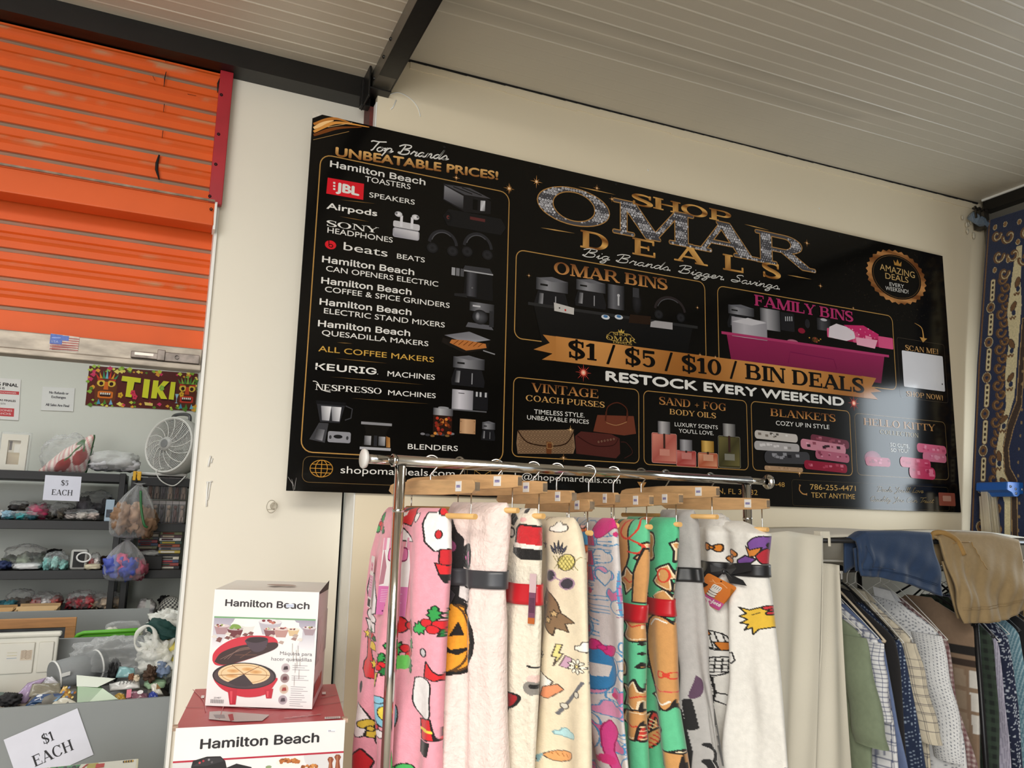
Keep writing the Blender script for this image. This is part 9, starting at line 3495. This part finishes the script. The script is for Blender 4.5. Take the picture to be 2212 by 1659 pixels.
packet('green_packet', 'dark green flat packet with a clear top, front and centre of the bin', ((167, 1521), (256, 1512), (214, 1482), (166, 1460)), 3.0, '4c7c46', lambda a: (a.poly([(0, 0), (1, 0), (.6, .45), (.02, .6)], lin('4a8044'), 1), a.poly([(0, .6), (.5, .5), (.95, .75), (0, 1)], lin('b4beb0'), 1), a.poly([(.3, .02), (.98, .02), (.62, .45)], lin('9ab694'), 2)))
packet('magazine_packet', 'blue glossy packet with white lettering near the bin front', ((52, 1528), (126, 1524), (100, 1502), (76, 1506)), 2.99, '2c466e', pr_blue)
packet('lilac_bag', 'lilac flat bag leaning at the left of the heap', ((20, 1520), (56, 1520), (100, 1464), (60, 1476)), 3.06, 'a893b4', None)
packet('mesh_oval', 'oval beige mesh item in clear wrap, left of the green packet', ((62, 1506), (132, 1500), (130, 1476), (70, 1478)), 3.04, '9a9484', lambda a: [a.stroke([(.1, .15 + k * .09), (.9, .15 + k * .09)], .02, '7a7464', 1) for k in range(9)])
packet('yellow_packet', 'yellow patterned packet beside the green one', ((118, 1516), (160, 1518), (150, 1490), (138, 1482)), 3.01, 'c89c50', lambda a: [a.ell(.2 + .15 * (k % 5), .2 + .3 * (k // 5), .06, .08, ('a86a34', 'e8cc80', '7a8ab0')[k % 3], 1) for k in range(12)])
packet('white_carton', 'white packet with black line printing, right of the green one', ((238, 1492), (302, 1486), (300, 1470), (236, 1478)), 3.06, 'dcdad8', lambda a: [a.stroke(spline([(.3 + k * .12, .2), (.4 + k * .12, .8), (.5 + k * .12, .4)], 3), .025, '4a4444', 1) for k in range(5)])
packet('pink_carton', 'pink and plum carton at the right of the heap', ((272, 1516), (320, 1510), (318, 1494), (274, 1496)), 3.0, '8a5c6c', lambda a: (a.rect(0, .05, .22, .95, 'd8788c', 1), a.ell(.62, .5, .14, .22, 'e4e0e0', 1), a.ell(.86, .5, .1, .2, '1c1a20', 1)))
packet('blue_carton', 'small royal blue carton at the right end of the heap', ((320, 1512), (342, 1508), (340, 1496), (322, 1498)), 3.0, '34459a', None)
packet('ochre_packet', 'ochre packet peeking between the green and pink ones', ((252, 1514), (272, 1512), (268, 1500), (248, 1502)), 3.0, 'b08a34', None)
packet('card_pack', 'white and brown playing-card sized pack leaning at the right end', ((330, 1500), (352, 1500), (338, 1476), (326, 1480)), 3.02, 'd8d4c8', lambda a: a.poly([(.3, .2), (.8, .3), (.5, .8)], lin('8a6a44'), 1))
packet('teal_wrap', 'pale teal wrapped item beside the black cloth', ((250, 1464), (292, 1462), (290, 1444), (258, 1440)), 3.12, '88b4b8', None)
packet('white_sleeve', 'white sleeve lying behind the oval mesh item', ((96, 1484), (134, 1484), (112, 1462), (92, 1468)), 3.09, 'd4d2da', None)
packet('cream_wrapper', 'cream wrapper at the very front of the heap', ((110, 1524), (168, 1520), (150, 1512), (120, 1514)), 2.97, 'd4cfc0', None)
goods('black_glove', 'black cloth bundle between the rolled mat and the teal wrap', 'clothing', 232, 1432, 260, 1470, 3.14, .08, ['121214'], None, 71, HGp)
goods('black_cups', 'black rubber cup lying at the left front of the heap', 'cup', -8, 1506, 38, 1530, 2.98, .09, ['161418'], None, 72, HGp)
goods('tortoise_clip', 'brown tortoiseshell hair claw on the right of the heap', 'hair clip', 312, 1446, 338, 1472, 3.08, .05, ['4a3424'], None, 73, HGp, .9, .9)
goods('brown_dog_toy', 'brown and cream plush piece beside the white carrier bag', 'toy', 278, 1456, 300, 1474, 3.08, .05, ['7a4a2c', 'd0c0a8'], None, 74, HGp)
goods('blue_wool', 'blue-grey woollen bundle at the foot of the white carrier bag', 'wool', 334, 1434, 366, 1466, 3.10, .1, ['7484a0'], None, 75, HGp)
goods('mint_tray', 'mint green tub at the right end of the heap', 'tub', 312, 1474, 358, 1490, 3.10, .08, ['a8c8a4'], None, 76, HGp, .6, .2)
# white carrier bag with its handles up
x0, x1, q0, q1 = R(296, 1350, 384, 1470, 3.16)
cb = thing('carrier_bag', 'translucent white carrier bag with a twisted handle, standing beside the pier', 'bag', ((x0 + x1) / 2, 3.2, q0))
MB().blob(((x0 + x1) / 2 + .01, 3.22, q0 + (q1 - q0) * .38), ((x1 - x0) / 2, .10, (q1 - q0) * .40), 44, 28, .9, .5, 9, 3).build('sack', MF('white_carrier_film', 'e8e8e2', .72, .3, (16, .6)), cb)
w = MB(); w.col = lin('d8c860')
w.blob((x1 - .03, 3.20, q0 + (q1 - q0) * .45), (.04, .05, .05), 20, 14, .9, .4, 7, 8)
w.build('contents', m_goods, cb)
hp = [at_y(x, y, 3.15) for x, y in ((318, 1398), (300, 1404), (291, 1388), (298, 1366), (318, 1352), (332, 1360), (336, 1380), (330, 1396))]
MB().tube(spline([tuple(p) for p in hp], 5), [.006 + .003 * math.sin(k * .5) for k in range(36)], 10).build('handle', MATS['white_carrier_film'], cb)
w = MB(); w.col = lin('123c38')
w.blob(at_y(352, 1360, 3.2), (.055, .04, .028), 24, 14, .8, .4, 7, 4, Matrix.Rotation(.5, 3, 'Y'))
tg = w.build('dark_green_cloth', m_goods, cb)
MB().blob(at_y(366, 1344, 3.26), (.07, .05, .045), 30, 18, .9, .6, 9, 6).build('crumpled_top', MATS['white_carrier_film'], cb)

# game carton just reaching into the bottom of the frame
zg = at_y(180, 1650, 2.62).z
g0, g1 = at_y(66, 1652, 2.62), at_y(299, 1645, 2.62)
gb = thing('game_carton', 'green, white and cream game carton at the bottom edge in front of the bin', 'box', (g0.x, 2.5, zg - .3))
MB().bb(g0.x, g1.x, 2.40, 2.62, zg - .3, zg).build('carton', M('cream_carton', 'd8d2b8', .5), gb, bevel=.002)
ar = Art((g0.x, 2.40, zg), (g1.x - g0.x, 0, 0), (0, .22, 0), (0, 0, 1), .0004)
ar.rect(.02, .02, .98, .98, 'e2dfd4', 1)
ar.poly([(.18, .97), (.46, .97), (.4, .6), (.2, .7)], lin('3c8a54'), 2)
ar.rect(.52, .6, .62, .97, 'b8a85a', 2)
for k in range(5):
 ar.stroke(spline([(.05 + k * .08, .7), (.08 + k * .08, .95), (.11 + k * .08, .7), (.12 + k * .08, .9)], 4), .02, '2a2c28', 3)
ar.stroke([(.46, .7), (.52, .95)], .02, 'b03838', 4)
ar.rect(.6, .75, .68, .92, 'c23c3c', 3)
for k in range(8):
 ar.ell(.86 + .012 * k, .9, .01, .05, ('2a2420', 'c89a3c')[k % 2], 3, 8)
ar.build('lid_print', m_gls, gb)
